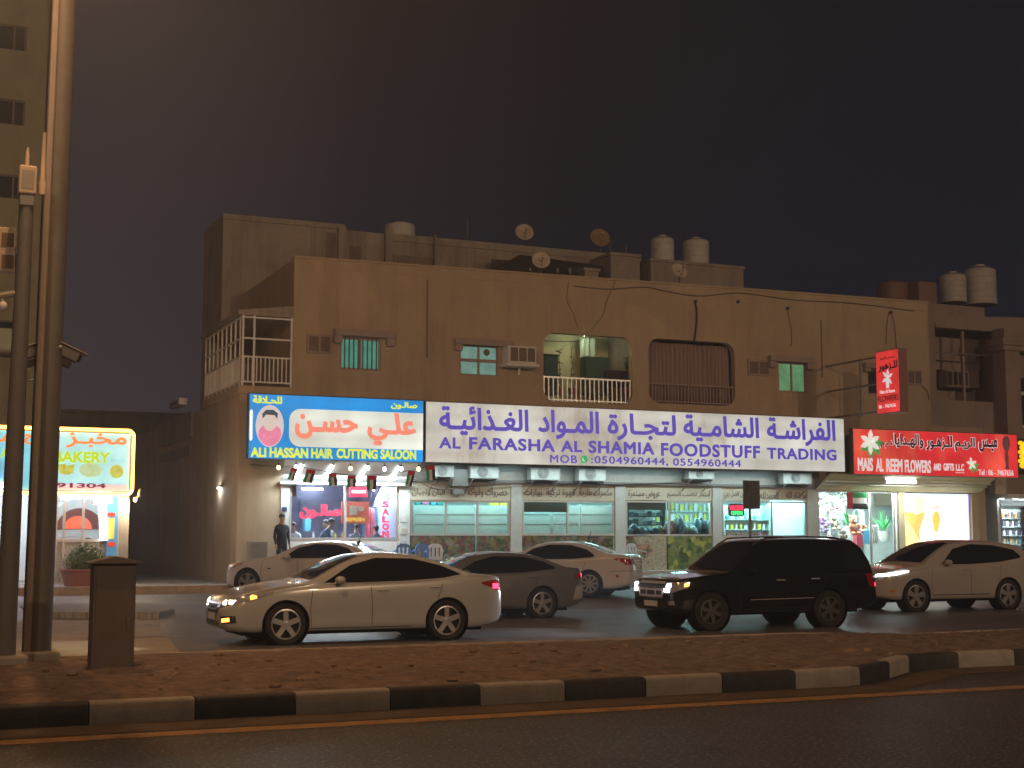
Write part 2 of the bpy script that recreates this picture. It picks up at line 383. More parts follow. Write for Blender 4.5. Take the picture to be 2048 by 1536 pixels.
# ================================================================== ground, roads, kerbs
A_ASPH = mat('asphalt', (.050, .051, .055), .5, var=.28, scale=1.2, bump=.8, bscale=95, stain=(.04, .037, .035), stscale=.5)
def speckle(m, amt=.35, scale=170):
    """light stone chips in the asphalt"""
    n = m.node_tree.nodes; l = m.node_tree.links; b = n['Principled BSDF']; src = b.inputs['Base Color'].links[0].from_socket
    t = n.new('ShaderNodeTexCoord'); v = n.new('ShaderNodeTexNoise'); v.inputs['Scale'].default_value = scale; v.inputs['Detail'].default_value = 2; l.new(t.outputs['Object'], v.inputs[0])
    r = n.new('ShaderNodeValToRGB'); l.new(v.outputs[0], r.inputs[0]); r.color_ramp.elements[0].position = .56; r.color_ramp.elements[1].position = .72
    x = n.new('ShaderNodeMix'); x.data_type = 'RGBA'; l.new(r.outputs[0], x.inputs[0]); l.new(src, x.inputs[6]); x.inputs[7].default_value = (amt, amt*.95, amt*.88, 1); l.new(x.outputs[2], b.inputs['Base Color'])
speckle(A_ASPH, .30, 26)
A_ASPH2 = mat('worn_asphalt', (.115, .112, .118), .42, var=.25, scale=.8, bump=.4, bscale=60, stain=(.05, .046, .046), stscale=.4, stretch=(.25, 1, 1))
A_PARK = mat('parking_asphalt', (.18, .178, .18), .55, var=.25, scale=.9, bump=.4, bscale=50, stain=(.07, .065, .06), stscale=.6)
A_APRON = mat('pale_concrete', (.30, .25, .19), .8, var=.2, scale=.9, bump=.4, bscale=40, stain=(.18, .15, .12), stscale=.6)
A_SAND = mat('sand', (.22, .17, .12), .95, var=.2, scale=.6, bump=.5, bscale=8)
A_SOIL = mat('median_soil', (.155, .115, .088), .95, var=.6, scale=7, bump=1.0, bscale=18, stain=(.10, .06, .04), stamt=.75, stscale=1.6)
A_KW = mat('white_kerb_paint', (.33, .30, .25), .8, var=.14, scale=5, bump=.4, bscale=40, stain=(.2, .17, .14), stamt=.6, stscale=4)
A_KB = mat('black_kerb_paint', (.035, .035, .037), .7, var=.25, scale=5, bump=.4, bscale=40, stain=(.10, .085, .07), stamt=.5, stscale=4)
A_KC = mat('bare_kerb', (.42, .33, .25), .9, var=.2, scale=4, bump=.5, bscale=30, stain=(.17, .13, .1), stamt=.6, stscale=2)
A_GUT = mat('dusty_gutter', (.085, .062, .045), .9, var=.3, scale=2, bump=.5, bscale=40, stain=(.05, .04, .034), stscale=2)
A_YEL = mat('yellow_paint', (.30, .175, .065), .75, var=.3, scale=6, stain=(.10, .07, .045), stamt=.85, stscale=2.5)
A_LINE = mat('white_line_paint', (.36, .35, .33), .7, var=.25, scale=4, stain=(.13, .12, .12), stamt=.7, stscale=4)
A_PAVE = mat('grey_pavers', (.30, .29, .275), .8, var=.15, scale=5, bump=.4, bscale=20, stain=(.18, .17, .16), stscale=1)
def brickify(m, sc, mort=.6):
    n = m.node_tree.nodes; l = m.node_tree.links; b = n['Principled BSDF']; src = b.inputs['Base Color'].links[0].from_socket
    t = n.new('ShaderNodeTexCoord'); k = n.new('ShaderNodeTexBrick'); k.inputs['Scale'].default_value = sc; k.inputs['Mortar Size'].default_value = .025
    k.inputs['Color1'].default_value = (1, 1, 1, 1); k.inputs['Color2'].default_value = (.85, .85, .85, 1); k.inputs['Mortar'].default_value = (mort, mort, mort, 1)
    l.new(t.outputs['Object'], k.inputs[0]); x = n.new('ShaderNodeMix'); x.data_type = 'RGBA'; x.blend_type = 'MULTIPLY'; x.inputs[0].default_value = 1
    l.new(src, x.inputs[6]); l.new(k.outputs[0], x.inputs[7]); l.new(x.outputs[2], b.inputs['Base Color'])
brickify(A_PAVE, 2.2)
def sheet(name, poly, m, kind='structure'):
    b = MB(); b.face(poly); o = b.build(name, m); tag(o, kind=kind)
    if o.data.polygons[0].normal.z < 0: o.data.flip_normals()
    return o
sheet('ground', [(-130, -46, -.05), (190, -46, -.05), (190, 160, -.05), (-130, 160, -.05)], A_SAND)
sheet('near_road', [(-90, -40, 0), (140, -40, 0), (140, 15.2, 0), (-90, 15.2, 0)], A_ASPH)
sheet('far_road', [(-120, 18.0, 0), (180, 18.0, 0), (180, 31, 0), (-120, 31, 0)], A_ASPH2)
def gz(t): return 0 if t < 31 else .25*(t-31)/7.2
b = MB(); b.face([(-60, 31, 0), (120, 31, 0), (120, 38.4, .25), (-60, 38.4, .25)]); tag(b.build('parking_area', A_PARK), kind='structure')
NEAR = [(-60, 13.55), (10.15, 13.55), (10.5, 13.64), (11.1, 14.0), (11.85, 14.58), (12.15, 14.78), (12.5, 14.86), (80, 14.86)]
FAR = [(-60, 19.2), (13.4, 19.2), (13.9, 19.0), (14.35, 18.45), (14.8, 18.28), (16.5, 18.5), (80, 18.5)]
def samp(path, step=None, cuts=None):
    """points along a path at given arc marks"""
    P = [Vector((p[0], p[1], 0)) for p in path]; out = []; acc = 0
    for a, b_ in zip(P, P[1:]):
        L = (b_-a).length; out.append((acc, a, b_, L)); acc += L
    def pt(d):
        for s, a, b_, L in out:
            if d <= s+L: return a+(b_-a)*((d-s)/L)
        return P[-1]
    return pt, acc
def kerb(name, path, h, w, sgn, marks=None, m=None):
    b = MB(); pt, L = samp(path)
    marks = marks or [k*1.0 for k in range(int(L)+1)]
    for i, (d0, d1) in enumerate(zip(marks, marks[1:])):
        b.mi = i % 2 if isinstance(m, list) else 0
        g = .006 if isinstance(m, list) else .003; n = max(1, int((d1-d0)/.3))
        for j in range(n):
            a0 = d0+(d1-d0)*j/n+(g if j == 0 else 0); a1 = d0+(d1-d0)*(j+1)/n-(g if j == n-1 else 0)
            p, q = pt(a0), pt(a1); dr = (pt(a1+.15)-pt(a0-.15 if a0 > .15 else 0)).normalized(); nr = Vector((-dr.y, dr.x, 0))*sgn
            dp = (pt(a0+.12)-pt(max(a0-.12, 0))).normalized(); dq = (pt(a1+.12)-pt(max(a1-.12, 0))).normalized()
            np_, nq = Vector((-dp.y, dp.x, 0))*sgn, Vector((-dq.y, dq.x, 0))*sgn
            prof = [(0, -.02), (0, h-.035), (.012, h-.012), (.035, h), (w, h), (w, -.02)]
            R = [[b.bm.verts.new(c+nn*u+Vector((0, 0, v))) for u, v in prof] for c, nn in ((p, np_), (q, nq))]
            b.loft(R, j in (0, n-1) or True, False)
    return tag(b.build(name, m, smooth=40), kind='structure')
_m0 = 61.71-.97*63   # a paint joint falls at x = 1.71
marks = [_m0+.97*i for i in range(0, 140)]
kerb('median_kerb', NEAR, .21, .16, 1, marks, [A_KW, A_KB] if 63 % 2 == 0 else [A_KB, A_KW])
kerb('median_back_kerb', FAR, .20, .16, -1, None, A_KC)
def near_t(s):
    for (a, ta), (b_, tb) in zip(NEAR, NEAR[1:]):
        if a <= s <= b_: return ta+(tb-ta)*(s-a)/(b_-a)
    return 14.86
def far_t(s):
    for (a, ta), (b_, tb) in zip(FAR, FAR[1:]):
        if a <= s <= b_: return ta+(tb-ta)*(s-a)/(b_-a)
    return 18.5
def soil_z(s, t):
    a, c = near_t(s)+.13, far_t(s)-.13; u = max(0, min(1, (t-a)/(c-a)))
    e = math.sin(math.pi*u)
    return .175+.10*e+.045*e*noise.noise(Vector((s*.7, t*1.1, 2)))+.03*noise.noise(Vector((s*2.3, t*2.3, 5)))*min(1, e*3)+.014*noise.noise(Vector((s*7, t*7, 1)))*min(1, e*4)
b = MB(); NS, NTT = 420, 44; rows = []
for i in range(NS+1):
    s = -14+46*i/NS; a, c = near_t(s)+.14, far_t(s)-.14
    rows.append([b.bm.verts.new((s, a+(c-a)*j/NTT, soil_z(s, a+(c-a)*j/NTT))) for j in range(NTT+1)])
for r0, r1 in zip(rows, rows[1:]):
    for j in range(NTT):
        b.bm.faces.new((r0[j], r1[j], r1[j+1], r0[j+1])).smooth = True
tag(b.build('median_ground', A_SOIL), kind='structure')
sheet('yellow_edge_line', [(-60, 12.55, .004), (120, 12.55, .004), (120, 12.84, .004), (-60, 12.84, .004)], A_YEL)
sheet('gutter_strip', [(-60, 12.9, .004), (10.4, 12.9, .004), (12.5, 14.2, .004), (80, 14.2, .004), (80, 14.86, .004), (12.5, 14.86, .004), (10.2, 13.55, .004), (-60, 13.55, .004)], A_GUT)
b = MB()
for i in range(-6, 12): b.face([(i*9+3, 25.1, .004), (i*9+8.2, 25.1, .004), (i*9+8.2, 25.22, .004), (i*9+3, 25.22, .004)])
b.face([(9.0, 30.6, .004), (90, 30.6, .004), (90, 30.74, .004), (9.0, 30.74, .004)])
b.face([(-2, 19.75, .004), (13.2, 19.75, .004), (13.2, 19.86, .004), (-2, 19.86, .004)])
tag(b.build('lane_markings', A_LINE), kind='structure')
P = lambda x, y, z=.004: gnd(x, y, z)
sheet('concrete_apron', [P(-60, 1312), P(-60, 1228), P(330, 1226), P(318, 1252), P(366, 1312)], A_APRON)
# pavements
b = MB(); b.box(-50, 6.4, 38.4, 75, -.04, .44); b.box(6.4, 9.4, 38.4, 75, -.04, .40); b.box(9.4, 70, 38.4, 41.4, -.04, .45); tag(b.build('pavement', A_PAVE, bevel=.02), kind='structure')
kerb('pavement_kerb', [(-50, 38.28), (70, 38.28)], .46, .14, 1, None, A_KC)
b = MB(); b.box(9.3, 47, 40.55, 41.75, .3, .66); tag(b.build('shop_step', A_TILE, bevel=.015), kind='structure')
isl = [gnd(x, y, .15) for x, y in ((20, 1200), (260, 1203), (330, 1209), (349, 1217), (318, 1224), (60, 1224))]
b = MB(); b.prism([(p[0], p[1]) for p in isl], -.02, .15, 'z'); tag(b.build('paved_island', A_PAVE, bevel=.02), kind='structure')

# ================================================================== street lamps on the median (heads above the frame) and the pole with the cabinets
A_LENS = mat('sodium_lens', (1, .8, .5), .4, var=0, emit=20, ecol=(1, .62, .30))
def lamp_post(x, y, watts, label, h=13.0, r=.13):
    L = thing('street_lamp', label, 'street lamp', (x, y, 0), 0, 'lamp posts on the near pavement')
    b = MB(); b.lathe((x, y, 0), [(r*1.02, 0), (r, .2), (r*.62, h)], seg=20); b.build('pole', A_POLE, L, smooth=40)
    b = MB(); b.tube([(x, y, h), (x, y+.9, h+.35), (x, y+2.2, h+.5)], .05, 8); b.build('arm', A_POLE, L, smooth=40)
    b = MB(); b.box(x-.17, x+.17, y+2.2, y+3.0, h+.44, h+.58); hd = b.build('lamp_head', A_METAL, L, bevel=.03)
    b = MB(); b.box(x-.13, x+.13, y+2.3, y+2.9, h+.40, h+.43); b.build('lens', A_LENS, hd)
    light('lamp_light', 'SPOT', (x, y+2.6, h+.30), watts, SODIUM, .15, (x+2, 41.5, 11.5), angle=82, parent=L)
for (lx, ly, lw), lb in zip(LAMP_SPOTS, ('street lamp on the near pavement behind the view, to the left', 'street lamp on the near pavement behind the middle of the view', 'street lamp on the near pavement behind the view, to the right')): lamp_post(lx, ly, lw, lb)
px, py = at(72, 1325, 18.3)[0], 18.3
PT = at(127, 0, 18.3)   # the column leans a little to the right
LP = thing('steel_column', 'tall steel lamp column with a pale conduit, beside the low cabinet on the median', 'lamp column', (px, py, .15))
def lean(z): return px+(PT[0]-px)*(z-.2)/(PT[2]-.2)
b = MB(); b.loft([b.ring((lean(z), py, z), (0, 0, 1), r_, 20, (1, 0, 0)) for z, r_ in ((.1, .175), (4, .168), (13, .15))]); b.build('pole', A_POLE, LP, smooth=40)
for sg in (-1, 1):   # its two lamps hang above the picture
    hx = lean(12); b = MB(); b.tube([(hx, py, 11.6), (hx, py+sg*1.8, 11.95), (hx, py+sg*3.4, 12.05)], .05, 8); b.build('arm', A_POLE, LP, smooth=40)
    b = MB(); b.box(hx-.17, hx+.17, py+sg*3.4, py+sg*4.2, 12.0, 12.14); hd = b.build('lamp_head', A_METAL, LP, bevel=.03)
    b = MB(); b.box(hx-.13, hx+.13, py+sg*3.5, py+sg*4.1, 11.96, 11.99); b.build('lens', A_LENS, hd)
    light('lamp_light', 'POINT', (hx, py+sg*3.8, 11.85), 1500, (1, .50, .20), .12, parent=LP)
b = MB(); b.box(px-.26, px+.26, py-.26, py+.26, .12, .34); b.build('base', A_CONC, LP, bevel=.03)
def on_pole(x, y, t=18.3): return at(x, y, t)
# conduit and cameras on the column
b = MB(); q0 = on_pole(53, 1322, 18.12); q1 = on_pole(87, 560, 18.12); q2 = on_pole(112, 0, 18.12); b.tube([(q0[0], 18.12, .2), q1, q2, (q2[0]+.1, 18.12, q2[2]+2)], .045, 8)
b.build('conduit', A_POLEL, LP, smooth=40)
b = MB(); q = on_pole(100, 708); b.lathe((lean(q[2]), py, q[2]-.14), [(.165, 0), (.165, .28)], seg=20); b.build('clamp', A_METAL, LP, smooth=40)
def camera_box(pts, label, sg):
    c = on_pole(*pts[0]); T = thing('traffic_camera', label, 'camera', c, 0, 'cameras on the steel column')
    e = on_pole(*pts[1]); b = MB(); b.tube([(lean(c[2]), py-.1, c[2]), (c[0], c[1]-.1, c[2])], .035, 8); b.build('arm', A_METAL, T, smooth=40)
    v = Vector(e)-Vector(c); L = v.length; M = Matrix.Translation(c) @ v.to_track_quat('X', 'Z').to_matrix().to_4x4()
    b = MB(); b.box(0, L, -.07, .07, -.09, .05, M); b.build('housing', A_POLE, T, bevel=.015)
    b = MB(); b.box(-.05, L+.08, -.09, .09, .052, .07, M); b.build('sunshade', A_POLEL, T, bevel=.008)
    b = MB(); b.cyl(M @ Vector((L+.001, 0, -.02)), M @ Vector((L+.03, 0, -.02)), .05, seg=12); b.build('lens', A_BLACKP, T)
    b = MB(); b.box(L*.3, L*.8, -.06, .06, -.2, -.1, M); b.build('infrared_lamp', A_BLACKP, T, bevel=.01)
camera_box(((122, 697), (158, 714)), 'boxy traffic camera tilted down, pointing right off the steel column', 1)
camera_box(((76, 697), (38, 708)), 'boxy traffic camera tilted down, pointing left off the steel column', -1)
T = thing('status_light', 'tiny green lit lamp on a thin arm beside the steel column', 'light', on_pole(46, 764))
c = on_pole(46, 764); b = MB(); b.ball(c, .018); b.build('lamp', mat('green_lamp', (.2, 1, .5), .4, var=0, emit=6, ecol=(.25, 1, .6)), T)
b = MB(); b.tube([(lean(c[2])-.1, py, c[2]+.05), c], .012, 6); b.build('arm', A_METAL, T)
# second pole, shorter, with radio cabinet
q = gnd(8, 1338, .2); ax, ay = q[0], q[1]
T = thing('equipment_pole', 'shorter steel pole left of the thick column, holding radio gear', 'pole', (ax, ay, .15))
zt = at(52, 410, ay)[2]; b = MB()
tx = at(53, 410, ay)[0]; b.loft([b.ring((ax, ay, .1), (0, 0, 1), .125, 18), b.ring((tx, ay, zt), (0, 0, 1), .085, 18)]); b.build('pole', A_POLE, T, smooth=40)
b = MB(); b.box(ax-.25, ax+.25, ay-.25, ay+.25, .12, .36); b.build('base', A_CONC, T, bevel=.03)
s0, s1, z0, z1 = rect(36, 335, 72, 408, ay)
T2 = thing('radio_cabinet', 'cream radio cabinet with whip aerials mounted on top of the shorter pole', 'cabinet', ((s0+s1)/2, ay, z0))
b = MB(); b.box(s0, s1, ay-.12, ay+.12, z0+.1, z1); b.build('housing', A_DISH, T2, bevel=.02)
b = MB(); b.box(s0+.03, s1-.03, ay-.125, ay-.121, z0+.16, z1-.06); b.build('door', A_POLEL, T2)
b = MB(); b.box(s0+.02, s1-.02, ay-.1, ay+.1, z0-.04, z0+.098); b.build('bracket', A_METAL, T2, bevel=.01)
for (x0_, y0_, x1_, y1_, r_) in ((84, 390, 86, 270, .035), (54, 335, 54, 300, .02)):
    p, q = at(x0_, y0_, ay), at(x1_, y1_, ay); b = MB(); b.lathe(p, [(r_*1.3, 0), (r_*1.3, .15), (r_*.9, .2), (r_*.7, (Vector(q)-Vector(p)).length), (r_, (Vector(q)-Vector(p)).length+.03)], seg=10); b.build('aerial', A_DISH, T2, smooth=50)
# long camera arm to the left
T = thing('pole_arm', 'pale horizontal arm reaching left off the shorter pole, carrying a small camera', 'bracket arm', at(50, 584, ay))
p, q = at(58, 583, ay), at(-30, 596, ay); b = MB(); b.tube([p, q], .04, 8); b.build('arm', A_POLEL, T, smooth=40)
c = at(6, 612, ay); b = MB(); b.ball(c, .05, .05, .06); b.tube([at(4, 597, ay), c], .015); b.build('dome', A_WHITE, T, smooth=60)
# cabinet on the median
s0, t0 = gnd(181, 1350, .2)[:2]; s1 = at(267, 1350, t0)[0]; z1 = at(225, 1128, t0)[2]; dp = .32
T = thing('utility_cabinet', 'brown steel cabinet with gabled lid standing on the median soil', 'utility cabinet', ((s0+s1)/2, t0, .1))
A_CAB = mat('brown_cabinet', (.17, .14, .125), .6, var=.1, scale=3, bump=.15, stain=(.1, .08, .07), stamt=.5)
b = MB(); b.box(s0, s1, t0, t0+dp, .08, z1); b.build('body', A_CAB, T, bevel=.012)
b = MB(); m_ = (s0+s1)/2; b.prism([(s0-.06, z1+.002), (s1+.06, z1+.002), (s1+.06, z1+.02), (m_, z1+.09), (s0-.06, z1+.02)], t0-.06, t0+dp+.06, 'y'); b.build('lid', A_CAB, T, bevel=.006)
b = MB(); b.box(s0+.03, s1-.03, t0-.010, t0-.002, .2, z1-.06); d = b.build('door', A_CAB, T, bevel=.004)
b = MB(); b.box(s1-.09, s1-.07, t0-.03, t0-.011, .7, .82); b.build('handle', A_METAL, d)
# stones on the median
A_STONE = mat('pale_stone', (.30, .20, .14), .9, var=.25, scale=8, bump=.4)
A_CLOD = mat('earth_clod', (.24, .155, .105), .95, var=.35, scale=9, bump=.5)
A_STONE2 = mat('dark_stone', (.20, .145, .11), .9, var=.25, scale=8, bump=.4)
spots = [(1440, 1290), (1375, 1286), (1400, 1310), (1660, 1282), (1700, 1300), (1870, 1286), (1880, 1312), (1545, 1325), (870, 1300), (900, 1298), (963, 1297), (940, 1314), (1735, 1300), (1500, 1308), (1560, 1345), (1250, 1296), (600, 1355), (300, 1352), (700, 1340), (1120, 1312), (1030, 1330), (1300, 1330), (760, 1305), (1190, 1335), (820, 1325)]
for i, (x, y) in enumerate(spots):
    s, t, _ = gnd(x, y, .25); t = max(near_t(s)+.35, min(far_t(s)-.35, t)); r = random.uniform(.02, .045) if i > 12 else random.uniform(.03, .06)
    z = soil_z(s, t); b = MB(); b.ball((0, 0, 0), r*random.uniform(1, 1.8), r, r*random.uniform(.5, .9), 9, 6)
    for v in b.bm.verts: v.co *= 1+.6*noise.noise(v.co*(1.5/r)+Vector((i*3, 0, 0)))
    dk = i % 3 == 2
    o = b.build('stone', A_STONE2 if dk else A_STONE); o.location = (s, t, z+r*.2); o.rotation_euler = (0, 0, random.uniform(0, 6)); reg(o, Matrix.Translation(o.location))
    tag(o, 'small dark stone lying on the reddish median soil' if dk else 'small pale stone lying on the reddish median soil', 'stone', 'dark stones on the median' if dk else 'pale stones on the median')
for i in range(60):
    s = random.uniform(1.5, 17.5); t = random.uniform(near_t(s)+.5, far_t(s)-.4); r = random.uniform(.018, .045); b = MB(); b.ball((0, 0, 0), r*random.uniform(1, 2), r, r*random.uniform(.5, .8), 7, 5)
    for v in b.bm.verts: v.co *= 1+.7*noise.noise(v.co*(1.6/r)+Vector((i*3.7, 1, 0)))
    o = b.build('soil_clod', A_CLOD); o.location = (s, t, soil_z(s, t)+r*.25); o.rotation_euler = (0, 0, random.uniform(0, 6)); reg(o, Matrix.Translation(o.location)); tag(o, 'small reddish clod of earth lying on the median soil', 'clod', 'clods on the median')
# a bent stick and a flat slab on the soil
s, t, _ = gnd(345, 1362, .22); b = MB(); b.tube([(s-.05, t, .2), (s, t, .27), (s+.06, t+.02, .31)], .008); tag(b.build('stick', A_POLEL), 'thin pale bent stick poking out of the median soil right of the cabinet', 'stick')
# ================================================================== the main shop building
FT = 41.5
X = lambda px, t=FT, py=900: at(px, py, t)[0]
B = thing('shop_building', 'long tan two-storey building with two rounded balcony openings above lit shops', 'building', (10.92, FT, .45))
SB = X(586, FT, 700)
wins = {'w1': rect(680, 676, 762, 740, FT), 'w2': rect(919, 690, 997, 752, FT), 'w3': rect(1556, 725, 1613, 785, FT), 'w4': rect(1735, 738, 1792, 790, FT)}
bal1 = rect(1087, 670, 1265, 806, FT); bal2 = rect(1297, 681, 1470, 809, FT)
SH = {'salon': (578, 968, 797), 'a': (820, 972, 1021), 'b': (1043, 974, 1230), 'c': (1250, 976, 1425), 'd': (1443, 978, 1615), 'flowers': (1634, 982, 1800), 'screen': (1808, 985, 1943)}
def sq(r): return [(r[0], r[2]), (r[1], r[2]), (r[1], r[3]), (r[0], r[3])]
ops = {}
for k, (a, y, c) in SH.items(): ops[k] = (X(a, FT, 1050), X(c, FT, 1050), .67, at((a+c)/2, y, FT)[2])
SR = X(1858, FT, 700)
w = MB(); w.holed([(SB, .5), (SR+2.45, .5), (SR+2.45, 5.9), (SR, 5.9), (SR, 10.55), (SB, 10.3)],
    [sq(r) for r in wins.values()]+[rrect(*bal1, .42), rrect(*bal2, .42)]+[sq(r) for r in ops.values()], FT, FT+.25)
wall = w.build('wall', A_WALL, B)
b = MB(); b.box(SB, SB+.25, FT+.252, 47.7, 3.0, 10.29); b.build('side_wall', A_WALL, B)
b = MB(); b.box(SR-.25, SR, FT+.252, 52, 3.0, 10.5); b.build('side_wall', A_WALL, B)
b = MB(); b.box(SB+.252, SR-.252, FT+.252, 52, 9.2, 9.45); b.build('roof', A_WALL2, B)
b = MB(); b.box(9.3, SB-.003, FT, FT+.25, .3, 6.02); b.box(9.3, 9.55, FT+.252, 62, .3, 6.02); b.build('annex_wall', A_WALL, B)
b = MB(); b.prism([(SB-.02, 10.30), (SR+.02, 10.55), (SR+.02, 10.62), (SB-.02, 10.37)], FT-.05, FT+.3, 'y'); b.build('parapet_cap', A_WALL, B, bevel=.01)
b = MB(); b.prism([(SB+1, 10.02), (SR, 10.24), (SR, 10.29), (SB+1, 10.07)], FT-.02, FT-.001, 'y'); b.build('ledge', A_WALL, B)
# vertical joints on the wall
for x, y0, y1 in ((855, 560, 715), (1642, 640, 755)):
    p, q = at(x, y0, FT-.012), at(x, y1, FT-.012); b = MB(); b.box(p[0]-.025, p[0]+.025, FT-.02, FT-.001, q[2], p[2]); b.build('crack', A_BROWN, B)
# corner balcony
b = MB(); b.box(9.25, SB-.004, FT-.06, 46.9, 6.03, 6.28); b.build('balcony_floor', A_WALL, B, bevel=.01)
b = MB(); b.box(9.2, SB-.004, FT-.06, 47.2, 8.42, 8.56); b.prism([(9.2, 8.565), (SB-.004, 8.565), (SB-.004, 8.78)], FT-.06, FT+.1, 'y'); b.build('balcony_roof', A_WALL2, B)
b = MB(); b.box(9.5, SB-.01, 47.0, 47.15, 6.28, 8.42); b.build('balcony_wall', A_WALL2, B)
b = MB()
def bars_front(s0, s1, t, z0, z1, n, r=.018):
    for i in range(n+1):
        s = s0+(s1-s0)*i/n; b.box(s-r, s+r, t-r, t+r, z0, z1)
for z in (6.40, 7.16, 7.72, 8.36): b.box(9.36, SB-.02, FT-.05, FT-.01, z-.025, z+.025)
for s in (9.36, 9.7, SB-.06): b.box(s-.03, s+.03, FT-.052, FT-.008, 6.28, 8.42)
bars_front(9.4, SB-.08, FT-.03, 6.4, 7.14, 11)
for z in (6.40, 7.16, 7.72, 8.36): b.box(9.30, 9.34, FT, 46.8, z-.025, z+.025)
for k in range(9): b.box(9.298, 9.342, FT+.15+k*.64, FT+.2+k*.64, 6.28, 8.42)
for k in range(34): b.box(9.31, 9.335, FT+.1+k*.155, FT+.13+k*.155, 6.4, 7.14)
b.build('balcony_railing', A_WHITE, B)
# windows
def window(key, m, hood=None, bars=0, cross=False, frame=A_TRIM):
    s0, s1, z0, z1 = wins[key]
    b = MB(); f = .06
    b.box(s0, s0+f, FT+.03, FT+.09, z0, z1); b.box(s1-f, s1, FT+.03, FT+.09, z0, z1); b.box(s0+f, s1-f, FT+.03, FT+.09, z1-f, z1); b.box(s0+f, s1-f, FT+.03, FT+.09, z0, z0+f)
    b.box((s0+s1)/2-.03, (s0+s1)/2+.03, FT+.035, FT+.085, z0+f, z1-f)
    if cross: b.box(s0+f, s1-f, FT+.036, FT+.084, (z0+z1)/2-.05, (z0+z1)/2+.05)
    W = b.build('window', frame, B)
    b = MB(); b.box(s0+f*.5, s1-f*.5, FT+.10, FT+.12, z0+f*.5, z1-f*.5); b.build('blind', m, W)
    b = MB(); b.box(s0+f, s1-f, FT+.06, FT+.066, z0+f, z1-f); b.build('pane', A_PANE, W)
    if bars:
        b = MB()
        for i in range(1, bars): s = s0+(s1-s0)*i/bars; b.box(s-.02, s+.02, FT-.01, FT+.015, z0, z1)
        b.build('bars', A_BROWN, W)
    if hood:
        h = rect(*hood, FT); b = MB(); b.box(h[0], h[1], FT-.22, FT-.002, h[3]-.2, h[3]); b.box(h[0], h[0]+.26, FT-.18, FT-.002, h[2], h[3]-.2); b.box(h[1]-.26, h[1], FT-.18, FT-.002, h[2], h[3]-.2)
        b.build('hood', A_TRIM, W, bevel=.02)
    return W
window('w1', A_TEALW, (666, 662, 787, 690), bars=9)
window('w2', A_TEALC, (907, 680, 1022, 705), cross=True)
window('w3', A_GREENW, (1535, 714, 1622, 738))
window('w4', A_DARK, (1725, 728, 1800, 746))
s0, s1, z0, z1 = wins['w2']; b = MB(); b.bm.free(); b = MB(); c = at(973, 705, FT+.055); b.lathe((c[0], FT+.028, c[2]), [(.09, 0), (.11, .01), (.09, .02)], (0, 1, 0), 18); b.build('exhaust_fan', A_BROWN, B)
def ac_sleeve(x0, y0, x1, y1):
    s0, s1, z0, z1 = rect(x0, y0, x1, y1, FT); b = MB(); g = .07
    b.box(s0, s1, FT-.06, FT-.002, z1-g, z1); b.box(s0, s1, FT-.06, FT-.002, z0, z0+g); b.box(s0, s0+g, FT-.06, FT-.002, z0+g, z1-g); b.box(s1-g, s1, FT-.06, FT-.002, z0+g, z1-g); b.box((s0+s1)/2-.03, (s0+s1)/2+.03, FT-.05, FT-.002, z0+g, z1-g)
    f = b.build('ac_sleeve', A_TRIM, B); b = MB(); b.box(s0+g, s1-g, FT-.03, FT-.003, z0+g, z1-g); b.build('grille', A_BROWN, f)
ac_sleeve(613, 669, 664, 707); ac_sleeve(1495, 720, 1538, 752); ac_sleeve(1812, 740, 1843, 770)
# balcony recesses
def recess(r, name, depth, m, low=.0):
    s0, s1, z0, z1 = r; b = MB(); y0, y1 = FT+.252, FT+depth
    b.box(s0-.4, s1+.4, y1, y1+.1, z0-.3, z1+.3); b.box(s0-.5, s0-.4, y0, y1, z0-.3, z1+.3); b.box(s1+.4, s1+.5, y0, y1, z0-.3, z1+.3); b.box(s0-.4, s1+.4, y0, y1, z1+.3, z1+.4); b.box(s0-.4, s1+.4, y0, y1, z0-.4, z0-.3)
    return b.build(name, m, B)
A_BALC = mat('cream_balcony_wall', (.62, .60, .42), .8, var=.1, scale=2, stain=(.4, .37, .25), stamt=.4)
recess(bal1, 'balcony_room', 2.0, A_BALC); recess(bal2, 'balcony_room', 2.0, A_WALL2)
def railing(r, zt, n, m, t=FT+.10):
    s0, s1, z0, z1 = r; b = MB()
    b.box(s0+.02, s1-.02, t-.025, t+.025, zt-.025, zt+.025); b.box(s0+.05, s1-.05, t-.02, t+.02, z0+.06, z0+.1)
    for i in range(n+1): s = s0+.06+(s1-s0-.12)*i/n; b.box(s-.017, s+.017, t-.017, t+.017, z0+.02, zt-.02)
    return b.build('railing', m, B)
zr = at(1176, 757, FT)[2]
railing(bal1, zr, 19, A_ALU); railing(bal2, at(1385, 770, FT)[2], 26, A_TRIM)
A_CURT = mat('mauve_curtain', (.33, .23, .21), .9, var=.12, scale=3, stain=(.2, .13, .12), stamt=.5, stretch=(3, 1, .3))
s0, s1, z0, z1 = bal2
def curtain(s0, s1, z0, z1, t, m, name, parent, amp=.05, lam=.16, ph=0):
    b = MB(); n = int((s1-s0)/lam*8); pr = None
    for i in range(n+1):
        s = s0+(s1-s0)*i/n; y = t+amp*math.sin(2*math.pi*(s-s0)/lam+ph+1.3*noise.noise(Vector((s*2, 0, 0))))
        cur = [b.bm.verts.new((s, y*(1-.0)+.015*k*math.sin(s*5), z0+(z1-z0)*k/4)) for k in range(5)]
        if pr:
            for k in range(4): b.bm.faces.new((pr[k], cur[k], cur[k+1], pr[k+1])).smooth = True
        pr = cur
    o = b.build(name, m, parent); sd = o.modifiers.new('thickness', 'SOLIDIFY'); sd.thickness = .006; return o
curtain(s0+.02, s1-.02, z0+.12, z1-.1, FT+.30, A_CURT, 'balcony_curtain', B)
